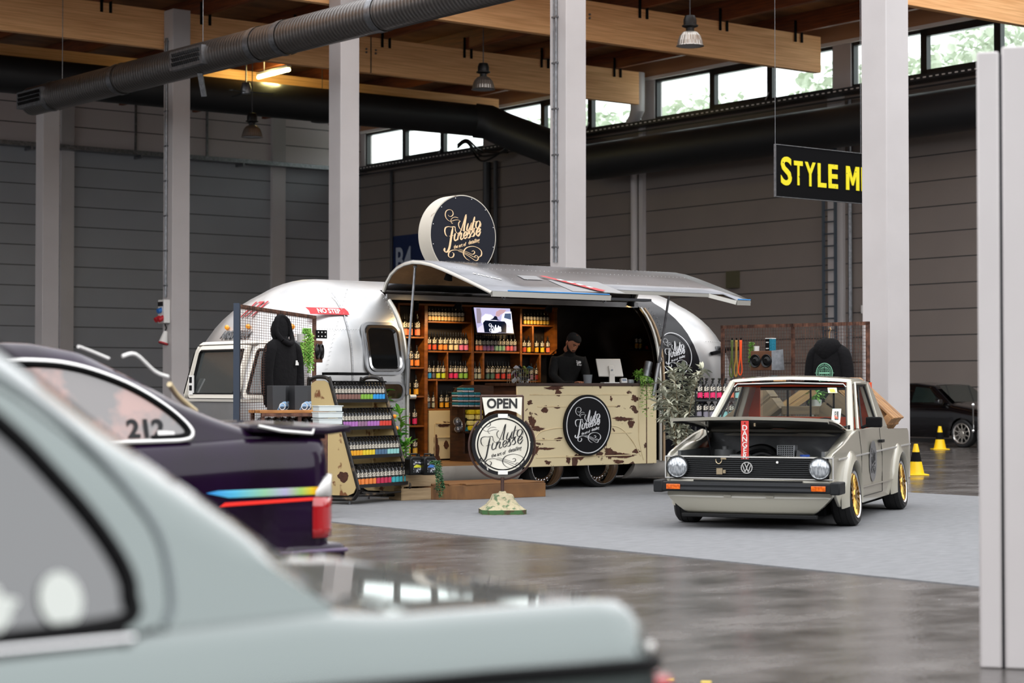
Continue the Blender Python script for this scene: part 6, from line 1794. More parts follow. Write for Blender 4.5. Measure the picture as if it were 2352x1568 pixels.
# front: grille, lamps, emblem
g = MB(); g.prism([(-.765, .455), (.765, .455), (.765, .65), (-.765, .65)], -.74, -.7); g.build('grille_back', blk, pk)
g = MB()
for k in range(9): g.box(-.6, .6, -.768, -.74, .475 + k * .0185, .482 + k * .0185)
gr = g.build('grille_slats', mat('slat_black', '#26282a', .35), pk)
gr['kind'] = 'stuff'
g = MB(); 
for z in (.455, .648): g.box(-.775, .775, -.772, -.755, z - .005, z + .005)
for x in (-.772, .772): g.box(x - .005, x + .005, -.772, -.755, .455, .648)
g.build('grille_frame', mat('dull_chrome'), pk)
for s_ in (-1, 1):
    Ml = Matrix.Translation((s_ * .655, -.745, .553)) @ Matrix.Rotation(PI / 2, 4, 'X')
    g = MB(); g.lathe([(.098, .0), (.104, .03), (.104, .05), (.094, .052)], 36, Ml); hl_ = g.build('headlight', blk, pk)
    g = MB(); g.lathe([(.0, .062), (.05, .058), (.085, .046), (.094, .036)], 36, Ml); g.build('lens', mat('lamp_glass', '#c9cdd0', .08, .55, coat=1, col2='#8b9094', scale=30, stretch=(3, 1, .6), lo=.4, hi=.6, bump=.4), hl_)
    g = MB(); g.lathe([(.092, .038), (.098, .05), (.1, .045)], 36, Ml); g.build('lamp_rim', M['chrome'], hl_)
g = MB(); ring(g, .046, .053, -.782, -.77, 32, c=(-.01, .553))
for a, b in (((-.03, .595), (-.008, .548)), ((.01, .595), (-.012, .548)), ((-.046, .575), (-.026, .515)), ((-.026, .515), (-.01, .548)), ((-.01, .548), (.006, .515)), ((.006, .515), (.026, .575))):
    g.bar((a[0], -.778, a[1]), (b[0], -.778, b[1]), .007, .007)
g.build('round_badge', mat('dull_chrome'), pk)
g = MB(); g.tube([(-.27 + .028 * math.cos(a), -.775, .62 + .035 * math.sin(a)) for a in [PI * .9 + PI * 1.2 * k / 10 for k in range(11)]], .004, 6); g.box(-.25, -.2, -.78, -.77, .625, .64); g.build('small_badge', mat('brassy', '#c4b394', .25, .8), pk)
g = MB(); g.box(-.29, -.235, -.782, -.768, .49, .545).box(-.23, -.205, -.782, -.768, .5, .53); g.build('grille_badge', MATS['brassy'], pk)
g = MB(); g.cyl((.27, -.775, .605), (.27, -.78, .605), .011, n=12); g.build('horn_button', M['white'], pk)
# panel below grille, bumper, valance, lip
rows = []
for z, y, w_ in ((.455, -.765, .775), (.43, -.775, .775), (.4, -.77, .775), (.34, -.765, .77), (.3, -.785, .765), (.26, -.79, .735), (.2, -.77, .67), (.16, -.755, .62), (.135, -.74, .58)):
    rows.append([Vector((w_ * t, y + .03 * abs(t) ** 3 + (.06 if abs(t) > .99 else 0), z)) for t in [-1, -.99, -.95, -.85, -.6, -.3, 0, .3, .6, .85, .95, .99, 1]])
g = MB(); g.grid(rows); o = g.build('front_valance', pnt, pk, smooth=.9); o.modifiers.new('s', 'SOLIDIFY').thickness = .015
g = MB(); g.box(-.62, .62, -.775, -.69, .10, .135); g.build('front_lip', blk, pk, bevel=.006)
g = MB()
for x in (-.22, .17): g.box(x, x + .07, -.8, -.77, .285, .305)
g.build('tow_cover', pnt, pk)
g = MB(); g.box(-.80, .80, -.885, -.8, .335, .425); bmp = g.build('bumper', mat('bumper_grey', '#151719', .55, spec=.25), pk, bevel=.012)
g = MB(); g.box(-.6, .6, -.893, -.884, .352, .375).box(-.6, .6, -.893, -.884, .395, .412); g.build('bumper_ribs', mat('bumper_rib', '#222427', .45), bmp)
for s_ in (-1, 1):
    g = MB(); g.box(s_ * .81 - .045, s_ * .81 + .045, -.89, -.62, .325, .435); g.build('bumper_cap', mat('bumper_grey'), bmp, bevel=.012)
    g = MB(); g.box(s_ * .665 - .065, s_ * .665 + .065, -.9, -.883, .355, .402); g.build('indicator', mat('indicator_orange', '#e06a10', .2, coat=.6, col2='#b84a08', scale=40, lo=.4, hi=.6), bmp, bevel=.004)
g = MB(); g.box(-.5, .5, -.80, -.77, .425, .44); g.build('bumper_strip', blk, bmp)
# engine bay
g = MB(); g.box(-.66, .66, -.68, .4, .3, .32).box(-.66, .66, .39, .41, .32, .84).box(-.68, -.65, -.68, .4, .3, .7).box(.65, .68, -.68, .4, .3, .7); g.build('engine_bay', bay, pk)
for s_ in (-1, 1):
    g = MB(); g.add([(s_ * .765, -.74, .652), (s_ * .745, .42, .872), (s_ * .64, .42, .862), (s_ * .66, -.70, .642), (s_ * .64, .42, .8), (s_ * .66, -.7, .6)], [(0, 1, 2, 3), (3, 2, 4, 5)]); o = g.build('wing_top', pnt, pk); o.modifiers.new('s', 'SOLIDIFY').thickness = .008
g = MB(); g.box(-.70, .70, -.755, -.7, .64, .655); g.build('lock_panel', pnt, pk, bevel=.004)
g = MB(); g.cyl((-.42, .05, .5), (-.42, .05, .69), .1, n=24); g.cyl((-.42, .05, .69), (-.42, .05, .72), .03, n=12); g.build('reservoir', mat('bay_alu', '#77797a', .3, .6), pk)
g = MB(); g.box(.1, .27, -.05, .1, .45, .74); en = g.build('vent_box', mat('vent_grey', '#9da0a3', .35, .3), pk, bevel=.006)
g = MB()
for i in range(7):
    for j in range(6): g.box(.115 + i * .021, .128 + i * .021, -.053, -.049, .63 + j * .018, .641 + j * .018)
g.build('vent_holes', blk, en)['kind'] = 'stuff'
g = MB(); g.prism([(.27, .5), (.45, .5), (.42, .62), (.3, .7)], -.08, .1); g.build('inlet_box', mat('bay_mid', '#6e7072', .35, .4), pk)
g = MB(); g.tube(crom([(-.3, .1, .62), (-.1, .05, .7), (.02, .05, .68), (.1, .0, .6)], 5), .045, 10); g.tube(crom([(-.15, -.3, .6), (.0, -.25, .66), (.15, -.28, .62)], 5), .025, 8); g.tube(crom([(.0, -.5, .6), (.2, -.45, .64), (.4, -.3, .58)], 5), .02, 8); g.build('hoses', blk, pk)
g = MB(); g.box(-.24, -.08, -.5, -.3, .5, .66); g.box(.0, .13, -.5, -.36, .5, .645); g.build('engine_block', mat('bay_alu'), pk, bevel=.008)
g = MB(); g.cyl((.42, -.3, .5), (.42, -.3, .66), .045, n=16); g.build('blue_cap', mat('blue_cap', '#2f55b0', .4), pk)
# bonnet, hinged at the back
hood_rows = []
for t in [0, .06, .15, .3, .5, .7, .85, 1]:
    y = -.74 + (.42 + .74) * t; z = .995 + (.885 - .995) * t + .02 * math.sin(PI * t)
    wv_ = .73 - .06 * t
    hood_rows.append([Vector((wv_ * u, y, z + .018 * (1 - u * u) - (.02 if abs(u) == 1 else 0))) for u in [-1, -.985, -.8, -.5, 0, .5, .8, .985, 1]])
hood_rows = [[v + Vector((0, .012, -.03)) for v in hood_rows[0]]] + hood_rows
g = MB(); g.grid(hood_rows); bon = g.build('bonnet', pnt, pk, smooth=.9)
g = MB(); g.grid([[v * 1 + Vector((-.012 * (1 if v.x > 0 else -1), .015, -.022)) for v in r] for r in hood_rows[1:]]); g.build('bonnet_underside', mat('underside_dark', '#1f2021', .35, coat=.4, col2='#2f3031', scale=6), bon, smooth=.9)
g = MB(); g.prism([(-.5, .82), (-.4, .84), (-.3, .84), (-.25, .835), (.2, .835), (.25, .845), (.5, .84), (.6, .82), (.5, .815), (-.42, .815)], .3, .32); g.build('brace', pnt, bon)
g = MB(); g.cyl((-.6, .25, .6), (-.62, .1, .9), .008, n=8); g.build('bonnet_prop', M['steel'], bon)
g = MB(); g.cyl((.045, -.7, .955), (.045, -.7, .925), .01, n=8); g.build('latch_pin', MATS['brassy'], bon)
# danger streamer
st = thing('warning_streamer', 'red DANGER streamer hanging from the edge of the open bonnet', 'streamer', PO + PX_ * -.03 + PY_ * -.76 + Vector((0, 0, .975)), CA)
g = MB(); g.box(-.035, .035, -.003, .003, -.345, 0); g.build('ribbon', mat('streamer_red', '#c0322c', .6), st)
g = MB(); g.cyl((0, -.004, -.02), (0, -.006, -.02), .007, n=10); g.build('eyelet', blk, st)
for i, ch in enumerate('DANGER'): text('letter', ch, .068, M['white'], st, (0, -.006, -.065 - i * .051), bold=.0005)
# cowl, cabin
g = MB(); g.box(-.72, .72, .4, .56, .84, .88); g.build('cowl', pnt, pk, bevel=.01)
g = MB(); g.bar((.68, .43, .905), (.2, .5, .9), .008); g.cyl((.69, .42, .87), (.69, .42, .92), .012, n=8); g.build('wiper', blk, pk)
AB, AT = Vector((.70, .47, .875)), Vector((.585, 1.0, 1.325))
BT, BB = Vector((.60, 1.86, 1.335)), Vector((.745, 2.12, .87))
def mir(v, s_): return Vector((v.x * s_, v.y, v.z))
for s_ in (-1, 1):
    g = MB(); g.tube([mir(AB, s_) + Vector((0, -.03, -.03)), mir(AT, s_)], [.036, .03], 8); g.build('windscreen_pillar', pnt, pk)
    dr = MB(); dr.tube([mir(AB, s_) + Vector((s_ * .04, .12, 0)), mir(AT, s_) + Vector((s_ * .03, .1, -.01)), mir(BT, s_) + Vector((s_ * .03, -.22, -.015)), Vector((s_ * .755, 1.66, .875))], .018, 8)
    do = dr.build('door_frame', pnt, pk)
    g = MB(); g.tube([mir(AB, s_) + Vector((s_ * .035, .17, .0)), mir(AT, s_) + Vector((s_ * .02, .14, -.035)), mir(BT, s_) + Vector((s_ * .02, -.27, -.04)), Vector((s_ * .75, 1.61, .88))], .012, 6); g.tube([Vector((s_ * .72, .92, .885)), Vector((s_ * .625, 1.22, 1.28))], .01, 6); g.build('window_seal', blk, do)
    g = MB(); g.add([mir(AB, s_) + Vector((s_ * .03, .17, 0)), mir(AT, s_) + Vector((s_ * .015, .14, -.035)), mir(BT, s_) + Vector((s_ * .015, -.27, -.04)), Vector((s_ * .745, 1.61, .88))], [(0, 1, 2, 3)]); g.build('door_window', cgl, do)
    g = MB(); P4 = [Vector((s_ * .758, 1.66, .875)), mir(BT, s_) + Vector((s_ * .03, -.2, -.012)), mir(BT, s_) + Vector((s_ * .02, .03, .0)), mir(BB, s_) + Vector((s_ * .015, .03, 0))]
    g.add(P4 + [p - Vector((s_ * .08, 0, 0)) for p in P4], [(0, 1, 2, 3), (7, 6, 5, 4), (0, 4, 5, 1), (1, 5, 6, 2), (2, 6, 7, 3), (3, 7, 4, 0)]); g.build('rear_pillar', pnt, pk, bevel=.008)
    # mirror
    g = MB(); g.box(-.075, .075, -.035, .035, -.05, .05, Matrix.Translation((s_ * .875, .72, .945)) @ Matrix.Rotation(-s_ * .15, 4, 'Z')); g.bar((s_ * .76, .68, .89), (s_ * .82, .72, .92), .03); g.build('door_mirror', M['matt_black'], pk, bevel=.018, seg=3)
rows = []
for t in [0, .04, .12, .3, .5, .7, .9, 1]:
    y = .98 + .93 * t; zt_ = 1.335 + .035 * math.sin(PI * min(1, t * 1.1 + .08)) + (0 if t > 0 else -.02)
    rows.append([Vector((.615 * u, y, zt_ + .03 * (1 - u * u) - (.035 if abs(u) == 1 else 0))) for u in [-1, -.97, -.8, -.4, 0, .4, .8, .97, 1]])
g = MB(); g.grid(rows); g.build('roof', pnt, pk, smooth=.9)
g = MB(); g.box(-.57, .57, 1.02, 1.9, 1.31, 1.325); g.build('headliner', orange_trim, pk)
def loopr(c, n_=6): return crom(c + c[:1], n_)
wsl = [Vector(v) for v in ((-.655, .50, .90), (-.56, .97, 1.275), (-.53, .995, 1.305), (0, .99, 1.318), (.53, .995, 1.305), (.56, .97, 1.275), (.655, .50, .90), (0, .46, .895))]
g = MB(); g.tube([wsl[i] for i in range(8)], .014, 8, closed=True); g.build('windscreen_seal', blk, pk)
g = MB(); g.tube([wsl[i] + Vector((0, -.012, .006)) for i in range(1, 6)], .006, 6); g.build('bright_trim', mat('dull_chrome'), pk)
g = MB(); g.add([wsl[i] for i in (0, 1, 2, 3, 4, 5, 6, 7)], [tuple(range(8))]); g.build('windscreen', cgl, pk)
def wsp(u, v): return Vector((.66 - .1 * v, .50, .90)).lerp(Vector((.56, .97, 1.28)), v) * 1 + Vector((-.66 * (1 - u) * 1.0, 0, 0))
def sticker(x0, x1, v0, v1, m_, nm, dy=-.006):
    a = Vector((0, .48, .9)); b = Vector((0, .975, 1.29)); g = MB()
    g.add([a.lerp(b, v0) + Vector((x0, dy, 0)), a.lerp(b, v0) + Vector((x1, dy, 0)), a.lerp(b, v1) + Vector((x1 - .02, dy, 0)), a.lerp(b, v1) + Vector((x0 - .02, dy, 0))], [(0, 1, 2, 3)]); return g.build(nm, m_, pk)
s1_ = sticker(.50, .585, .1, .44, mat('sticker_mint', '#cfe6d6', .5), 'window_sticker'); sticker(.525, .565, .17, .38, mat('sticker_dark', '#30302c', .5), 'sticker_centre', -.009)
sticker(.53, .56, .2, .28, mat('sticker_rust', '#a5482a', .5), 'sticker_centre', -.011)
text('lettering', 'WORX', .035, M['white'], pk, (.535, .59, 1.01), (R(-48), R(-90), 0))
sticker(.40, .49, .83, .96, mat('sticker_yellow', '#d9e0a8', .5), 'window_sticker'); sticker(.42, .47, .85, .93, mat('sticker_gold', '#c8a83c', .5), 'sticker_centre', -.009)
# back of cabin with window and bars
g = MB(); wn_ = [(-.62, .5), (.62, .5), (.62, .9), (-.62, .9)]
g.box(-.70, .70, 2.0, 2.03, .3, .92).box(-.62, .62, 1.93, 1.96, 1.25, 1.34); g.build('cabin_back', M['matt_black'], pk)
g = MB(); g.box(-.64, -.52, 1.9, 1.925, .9, 1.33).box(.52, .64, 1.9, 1.925, .9, 1.33).box(-.62, .62, 1.1, 1.12, 1.285, 1.315); g.build('orange_trim', orange_trim, pk)
g = MB(); g.box(-.5, .5, 1.95, 1.956, .9, 1.25); g.build('rear_window', cgl, pk)
g = MB()
for x in (-.24, .0, .24): g.box(x - .009, x + .009, 1.96, 1.975, .88, 1.27)
g.build('window_bars', M['matt_black'], pk)['kind'] = 'stuff'
g = MB(); g.box(-.66, .66, 1.9, 1.925, .3, .975); g.box(.66, .7, .6, 1.9, .4, .87).box(-.7, -.66, .6, 1.9, .4, .87); g.build('orange_interior', orange_trim, pk)
g = MB()
for x in (-.36, .36): g.box(x - .22, x + .22, 1.25, 1.75, .3, .5); g.box(x - .22, x + .22, 1.6, 1.75, .5, .86)
g.build('seat', M['matt_black'], pk, bevel=.03)
g = MB(); g.box(-.66, .66, .6, .85, .6, .84); g.build('dashboard', M['matt_black'], pk, bevel=.02)
g = MB(); g.tube([(.34 + .17 * math.cos(a), .98 + .05 * math.sin(a), .82 + .15 * math.sin(a)) for a in [2 * PI * k / 24 for k in range(24)]], .012, 8, closed=True); g.build('steering_wheel', M['matt_black'], pk)
# load bed
g = MB(); g.box(-.74, .74, 2.04, 3.36, .44, .46).box(-.74, .74, 3.36, 3.4, .3, .83).box(-.745, -.69, 2.04, 3.36, .46, .835).box(.69, .745, 2.04, 3.36, .46, .835); g.build('load_bed', pnt, pk)
g = MB(); g.box(-.6, .6, -.3, 3.2, .1, .3) ; g.build('underbody', M['matt_black'], pk)
g = MB(); g.box(-.72, .72, 3.38, 3.5, .25, .4); g.build('rear_bumper', mat('bumper_grey'), pk, bevel=.01)
# wheels
gold = mat('gold_rim', '#c9a256', .22, .95); 
def mesh_wheel(par, loc, s_, camber, R_=.285, W_=.19, rimm=gold, spokes=18, tm=tyre):
    Mx = Matrix.Translation(Vector(loc)) @ Matrix.Rotation(R(camber) * s_, 4, 'Y') @ Matrix.Rotation(PI / 2 * s_, 4, 'Y')
    w2 = W_ / 2; r1 = R_ * .76
    g = MB(); g.lathe([(r1, -w2), (R_ * .9, -w2 * 1.05), (R_ * .985, -w2 * .8), (R_, -w2 * .4), (R_, -w2 * .35), (R_ * .985, -w2 * .33), (R_ * .985, -w2 * .27), (R_, -w2 * .25), (R_, w2 * .25), (R_ * .985, w2 * .27), (R_ * .985, w2 * .33), (R_, w2 * .35), (R_ * .985, w2 * .8), (R_ * .9, w2 * 1.05), (r1, w2)], 48, Mx); wh = g.build('wheel', tm, par, smooth=.5)
    g = MB(); g.lathe([(r1 * 1.02, w2 * 1.06), (r1 * .985, w2 * 1.04), (r1 * .96, w2 * .9), (r1 * .94, w2 * .86)], 48, Mx); g.build('rim_lip', lip, wh)
    g = MB(); g.lathe([(r1 * .955, w2 * .87), (r1 * .9, w2 * 1.0), (r1 * .86, w2 * .98), (r1 * .85, w2 * .2), (r1, -w2)], 48, Mx)
    g.lathe([(0, w2 * 1.06), (r1 * .2, w2 * 1.04), (r1 * .24, w2 * .9), (r1 * .24, w2 * .5)], 20, Mx)
    for k in range(spokes):
        for d in (-1, 1):
            a = 2 * PI * k / spokes; b = a + d * 2 * PI / spokes * 1.1
            g.bar(Mx @ Vector((r1 * .22 * math.cos(a), r1 * .22 * math.sin(a), w2 * .85)), Mx @ Vector((r1 * .87 * math.cos(b), r1 * .87 * math.sin(b), w2 * .9)), r1 * .06, r1 * .08)
    g.build('rim_centre', rimm, wh, smooth=0)
    g = MB(); g.lathe([(0, -w2 * .1), (r1 * .9, -w2 * .1)], 24, Mx); g.build('brake_backing', M['matt_black'], wh)
    return wh
for s_ in (-1, 1):
    mesh_wheel(pk, (s_ * .735, 0, .279), s_, -6); mesh_wheel(pk, (s_ * .74, 2.62, .279), s_, -6)
# crates piled in the load bed
def pcrate(px, py, Y, rz, tilt, sx, sy, sz, label, m=oldw):
    p = at(px, py, Y)
    return crate(p, CA + rz, sx, sy, sz, label, m, rot=(0, tilt, CA + rz))
pcrate(1752, 975, 21.2, 0, -R(38), .56, .34, .3, 'tilted wooden crate lying left in the load bed, seen through the rear window', oldw)
pcrate(1843, 975, 21.1, 0, 0, .36, .3, .2, 'small upright wooden crate in the middle of the load bed')
pcrate(1925, 985, 21.1, 0, R(36), .52, .32, .34, 'greyish crate tilted right in the load bed behind the rear window')
pcrate(1842, 925, 21.4, .3, R(-35), .34, .28, .12, 'flat crate lying across the small upright crate in the load bed', paleW)
# long slatted pallet leaning out over the right bed side
p = at(2066, 960, 20.9); q = at(1966, 868, 21.3)
d = q - p
t = thing('wooden_pallet', 'slatted wooden pallet leaning out over the right side of the load bed', 'pallet', p)
up = d.normalized(); sd_ = PY_; nn = up.cross(sd_).normalized()
fresh = mat('fresh_pine', '#a27748', .7, col2='#6f4b2b', scale=3, stretch=(2, 2, 2), lo=.3, hi=.75)
for lay, (n0, m_) in enumerate(((0, fresh), (.085, fresh), (.17, fresh))):
    for k in range(4):
        o_ = sd_ * (-.32 + k * .17) + nn * n0
        g = MB(); Mt = Matrix((tuple(up), tuple(sd_), tuple(nn))).transposed().to_4x4(); Mt.translation = o_
        g.box(0, d.length, -.07, .07, -.01, .012, Mt); g.build('slat', m_, t, bevel=.003)
for k in range(3):
    g = MB(); Mt = Matrix((tuple(up), tuple(sd_), tuple(nn))).transposed().to_4x4()
    x = .01 + k * (d.length - .1) / 2; g.box(x, x + .08, -.4, .27, .012, .16, Mt); g.build('runner', fresh, t, bevel=.004)
p2 = at(2015, 955, 20.8)
t = thing('broken_crate_end', 'broken white and brown crate end under the leaning pallet', 'crate', p2, CA + .3)
for k in range(3): MB().box(-.1, .1, -.1 + k * .08, -.04 + k * .08, -.06, .06, Matrix.Rotation(R(-40), 4, 'Y')).build('slat', paleW, t, bevel=.004)
t = thing('wood_block', 'small pale wood block showing above the pickup roof', 'block', at(1791, 872, 21.6), CA); MB().box(-.05, .05, -.1, .1, -.1, .03).build('block', paleW, t, bevel=.005)
random.seed(2)
t = thing('bed_plant', 'green leafy plant among the crates in the load bed', 'plant', at(1873, 905, 21.5)); g = MB(); leaves(g, (0, 0, 0), 70, (.08, .06, .06), .07); g.build('foliage', leaf_g, t, smooth=0)
g = MB(); g.lathe([(0, -.3), (.06, -.3), (.07, -.06), (0, -.06)], 14); g.build('pot', M['white'], t)
# ================================================================ lofted cars
def interp(tab, x):
    if x <= tab[0][0]: return tab[0][1]
    for a, b in zip(tab, tab[1:]):
        if x <= b[0]:
            t = (x - a[0]) / (b[0] - a[0]); return a[1] + (b[1] - a[1]) * t
    return tab[-1][1]


class Car:
    def __init__(s, name, label, loc, rz, W, top, belt, x0, x1, paint, endtaper=.12, n=60, zb=.2, incl=.3, green=(-3.2, -.5), arches=()):
        s.t = thing(name, label, 'car', loc, rz); s.W = W; s.top = sorted(top); s.belt = sorted(belt); s.incl = incl; s.x0 = x0; s.x1 = x1; s.et = endtaper
        s.zb = zb
        xs = [x0 + (x1 - x0) * i / n for i in range(n + 1)]
        for e in (x0, x1):
            for d in (.01, .03, .06): xs.append(e + d * (1 if e == x0 else -1))
        xs = sorted(set(round(x, 4) for x in xs)); rows = []
        for x in xs:
            tp = interp(s.top, x); bl = interp(s.belt, x); e = s.endin(x); h = max(0, tp - bl); H = W / 2
            zlow = zb + e * .6
            for cx_, cz_, r_ in arches:
                dx = abs(x - cx_)
                if dx < r_: zlow = max(zlow, cz_ + math.sqrt(r_ * r_ - dx * dx))
            sec = [(.06 + e, zlow), (.015 + e, max(.34, zlow)), (e, max(.5, zlow)), (e, max(bl - .2, zlow)), (.006 + e, bl - .09), (.03 + e, bl - .025), (.06 + e, bl)]
            if h > .03:
                k = min(1, h / .06)
                for f_ in (.0, .33, .66, .9): sec.append((.075 + e + (h - .05 * k) * f_ * incl, bl + .005 + (h - .05 * k) * f_))
                y9 = .075 + e + h * incl; sec += [(y9 + .04, tp - .012), (y9 + .12, tp), (H * .7 if H * .7 > y9 + .16 else y9 + .18, tp + .012), (H, tp + .018)]
            else:
                for f_ in (.09, .12, .15, .18): sec.append((f_ + e, bl + (tp - bl) * (f_ - .06) / .14))
                sec += [(.22 + e, tp), (.32 + e, tp + .003), (H * .7, tp + .008), (H, tp + .01)]
            rows.append([Vector((x, y, z)) for y, z in sec] + [Vector((x, W - y, z)) for y, z in reversed(sec[:-1])])
        g = MB(); g.grid(rows); g.add(rows[-1], [tuple(range(len(rows[-1])))]); g.add(rows[0], [tuple(range(len(rows[0])))])
        s.body = g.build('body', paint, s.t, smooth=.75)

    def endin(s, x):
        d = min(s.x1 - x, x - s.x0); r = s.et
        return r - math.sqrt(max(0, r * r - (r - d) ** 2)) if d < r else 0

    def sy(s, x, z):
        bl = interp(s.belt, x); e = s.endin(x)
        if z > bl: return .075 + e + (z - bl) * s.incl
        return e + (.06 * max(0, 1 - (bl - z) / .09) ** 2)

    def patch(s, name, pts, m, off=.006, far=False, par=None, k=1):
        """flat outline (x,z) laid on the side of the car"""
        cx = sum(p[0] for p in pts) / len(pts); cz_ = sum(p[1] for p in pts) / len(pts)
        n = len(pts); rings = []
        for f_ in (1, .75, .5, .25):
            rings.append([(cx + (x - cx) * f_, cz_ + (z - cz_) * f_) for x, z in pts])
        def v(x, z):
            y = s.sy(x, z) - off; return Vector((x, s.W - y if far else y, z))
        g = MB(); g.grid([[v(*p) for p in r] for r in rings], close=True); g.add([v(*p) for p in rings[-1]], [tuple(range(n))])
        return g.build(name, m, par or s.t, smooth=1.2)

    def line(s, name, pts, r, m, off=.0, par=None, closed=False, k=5):
        P_ = crom([Vector((x, 0, z)) for x, z in pts], k) if k else [Vector((x, 0, z)) for x, z in pts]
        g = MB(); g.tube([(p.x, s.sy(p.x, p.z) - off, p.z) for p in P_], r, 8, closed=closed); return g.build(name, m, par or s.t)


# ---- silver car, nearest, out of focus
KO = Vector((.2, 3.15, 0))
sil = mat('silver_green_paint', '#5c6563', .26, metal=.8, coat=1.0)
top = [(-3.9, .70), (-3.6, .86), (-2.55, .98), (-1.95, 1.36), (-1.55, 1.40), (-1.15, 1.40), (-1.011, 1.369), (-.962, 1.332), (-.911, 1.288), (-.841, 1.235), (-.769, 1.185), (-.695, 1.134), (-.618, 1.078), (-.54, 1.013), (-.475, .955), (-.4, .945), (-.2, .944), (.0, .942), (.04, .93), (.075, .87), (.09, .8)]
belt = [(-3.9, .66), (-2.6, .90), (-1.1, .938), (-.56, .95), (-.4, .94), (.0, .938), (.04, .925), (.075, .86), (.09, .78)]
sc_ = Car('silver_car', 'silver-green saloon car closest to the camera, cut off by the left edge', KO, HA, 1.62, top, belt, -3.9, .095, sil, .07, 90, arches=[(-.62, .3, .36), (-3.15, .3, .36)])
wg = [(-1.75, .965), (-1.04, .955), (-.87, .965), (-.853, 1.0), (-.856, 1.03), (-.875, 1.07), (-.905, 1.115), (-.942, 1.161), (-.992, 1.217), (-1.05, 1.265), (-1.12, 1.29), (-1.45, 1.3), (-1.75, 1.285)]
gl_s = glass('car_glass_near', (.42, .5, .48), .22, .03)
seal = [(x, z) for x, z in wg]
fw = sc_.patch('side_window', [(x * 1, z) for x, z in wg], mat('car_window_dark', '#151a1b', .04, coat=1, spec=.9), .012)
sc_.line('window_seal', wg[1:11], .012, M['matt_black'], .016); sc_.line('window_seal', [(-1.75, .953), (-1.3, .952), (-.87, .953)], .012, M['matt_black'], .016)
sc_.line('bright_trim', [(-1.75, .94), (-1.3, .94), (-.86, .944)], .006, M['chrome'], .022)
cr2 = [(-1.1, 1.36), (-.961, 1.275), (-.884, 1.205), (-.83, 1.14), (-.79, 1.07), (-.785, .99), (-.80, .955)]
sc_.line('pillar_groove', cr2, .005, mat('groove_grey', '#5d6568', .4), .003)
sc_.line('door_gap', [(-.815, .95), (-.875, .94), (-.877, .8), (-.88, .6)], .004, M['matt_black'], .003, k=0)
g = MB(); g.tube([(-.75, -.004, .852), (-.3, -.006, .846), (.0, .0, .836), (.05, .015, .834), (.085, .05, .832), (.1, .2, .832), (.1, .8, .832)], .012, 8); g.build('black_moulding', M['matt_black'], sc_.t)
g = MB(); g.box(.07, .105, .05, .4, .66, .815); g.box(.03, .09, .01, .1, .66, .815); g.build('tail_lamp', mat('tail_red', '#a30d16', .15, coat=1), sc_.t, bevel=.01)
g = MB(); g.ball((.03, .002, .866), .008, 10); g.build('white_dot', M['white'], sc_.t)  # small white dot on the car tail, gives no light
g = MB(); g.box(-.25, .12, .0, 1.62, .38, .6) ; g.build('rear_bumper', mat('bumper_grey'), sc_.t, bevel=.03)
o = sc_.patch('round_sticker', [(-.955 + .031 * math.cos(a), 1.0 + .036 * math.sin(a)) for a in [2 * PI * k / 24 for k in range(24)]], mat('sticker_pale', '#bcc0ba', .6), .018)
o = sc_.patch('script_sticker', [(-1.05 + .03 * math.cos(a) * (1 + .25 * math.sin(5 * a)), .995 + .026 * math.sin(a) * (1 + .3 * math.cos(4 * a))) for a in [2 * PI * k / 24 for k in range(24)]], mat('sticker_pale'), .018)
for x in (-.62, -3.15):
    mesh_wheel(sc_.t, (0, 0, 0), 1, 0, .3, .18, M['steel'], 8)
    wv2 = bpy.data.objects[-1] if False else None
ws_ = [o for o in bpy.data.objects if o.parent == sc_.t and o.name.startswith('wheel')]
for o, x in zip(ws_, (-.62, -3.15)): o.rotation_euler = (0, 0, -PI / 2); o.location = (x, .12, .3)
g = MB(); g.grid([[Vector((x, y, interp(sorted(top), x) + .024)) for y in (.3, .8, 1.3)] for x in (-1.0, -.9, -.8, -.7, -.6, -.5)]); g.build('rear_screen', MATS['car_window_dark'], sc_.t)
# ---- dark purple car
PO2 = Vector((-.86, 9.6, 0))
pur = mat('deep_purple_paint', '#1c0a26', .14, metal=0, coat=.35, spec=.12, col2='#150819', scale=2)
top = [(-4.0, .8), (-3.7, .95), (-2.9, 1.06), (-2.2, 1.47), (-1.61, 1.49), (-1.45, 1.487), (-1.236, 1.45), (-1.041, 1.363), (-.88, 1.28), (-.749, 1.212), (-.6, 1.15), (-.45, 1.1), (-.3, 1.07), (-.04, 1.05), (.0, .98)]
belt = [(-4.0, .76), (-2.9, .99), (-1.5, 1.0), (-.8, 1.02), (-.45, 1.035), (-.04, 1.035), (.0, .96)]
pc = Car('purple_car', 'dark purple sports saloon with a rear spoiler and rainbow stripe, left of the stand', PO2, HA, 1.7, top, belt, -4.0, .005, pur, .12, 90, arches=[(-.75, .34, .38), (-3.3, .34, .38)])
gw = [(-2.1, 1.04), (-1.5, 1.03), (-.95, 1.035), (-.80, 1.04), (-.755, 1.06), (-.765, 1.1), (-.85, 1.18), (-.98, 1.265), (-1.12, 1.33), (-1.3, 1.385), (-1.5, 1.405), (-1.9, 1.4), (-2.1, 1.38)]
pgl = mat('pale_pane', '#6f6b6a', .06, coat=1, col2='#a3827a', scale=5, lo=.45, hi=.6)
pc.patch('side_window', gw, pgl, .01)
pc.line('bright_trim', [gw[i] for i in (1, 2, 3, 4, 5, 6, 7, 8, 9, 10, 11)], .012, mat('dull_chrome'), .018)
pc.line('window_seal', [((x + 1.3) * .965 - 1.3, (z - 1.2) * .93 + 1.2) for x, z in [gw[i] for i in (2, 3, 4, 5, 6, 7, 8, 9, 10, 11)]], .016, M['matt_black'], .014)
me = text_mesh('212', .115, .002, .004, 1.1)
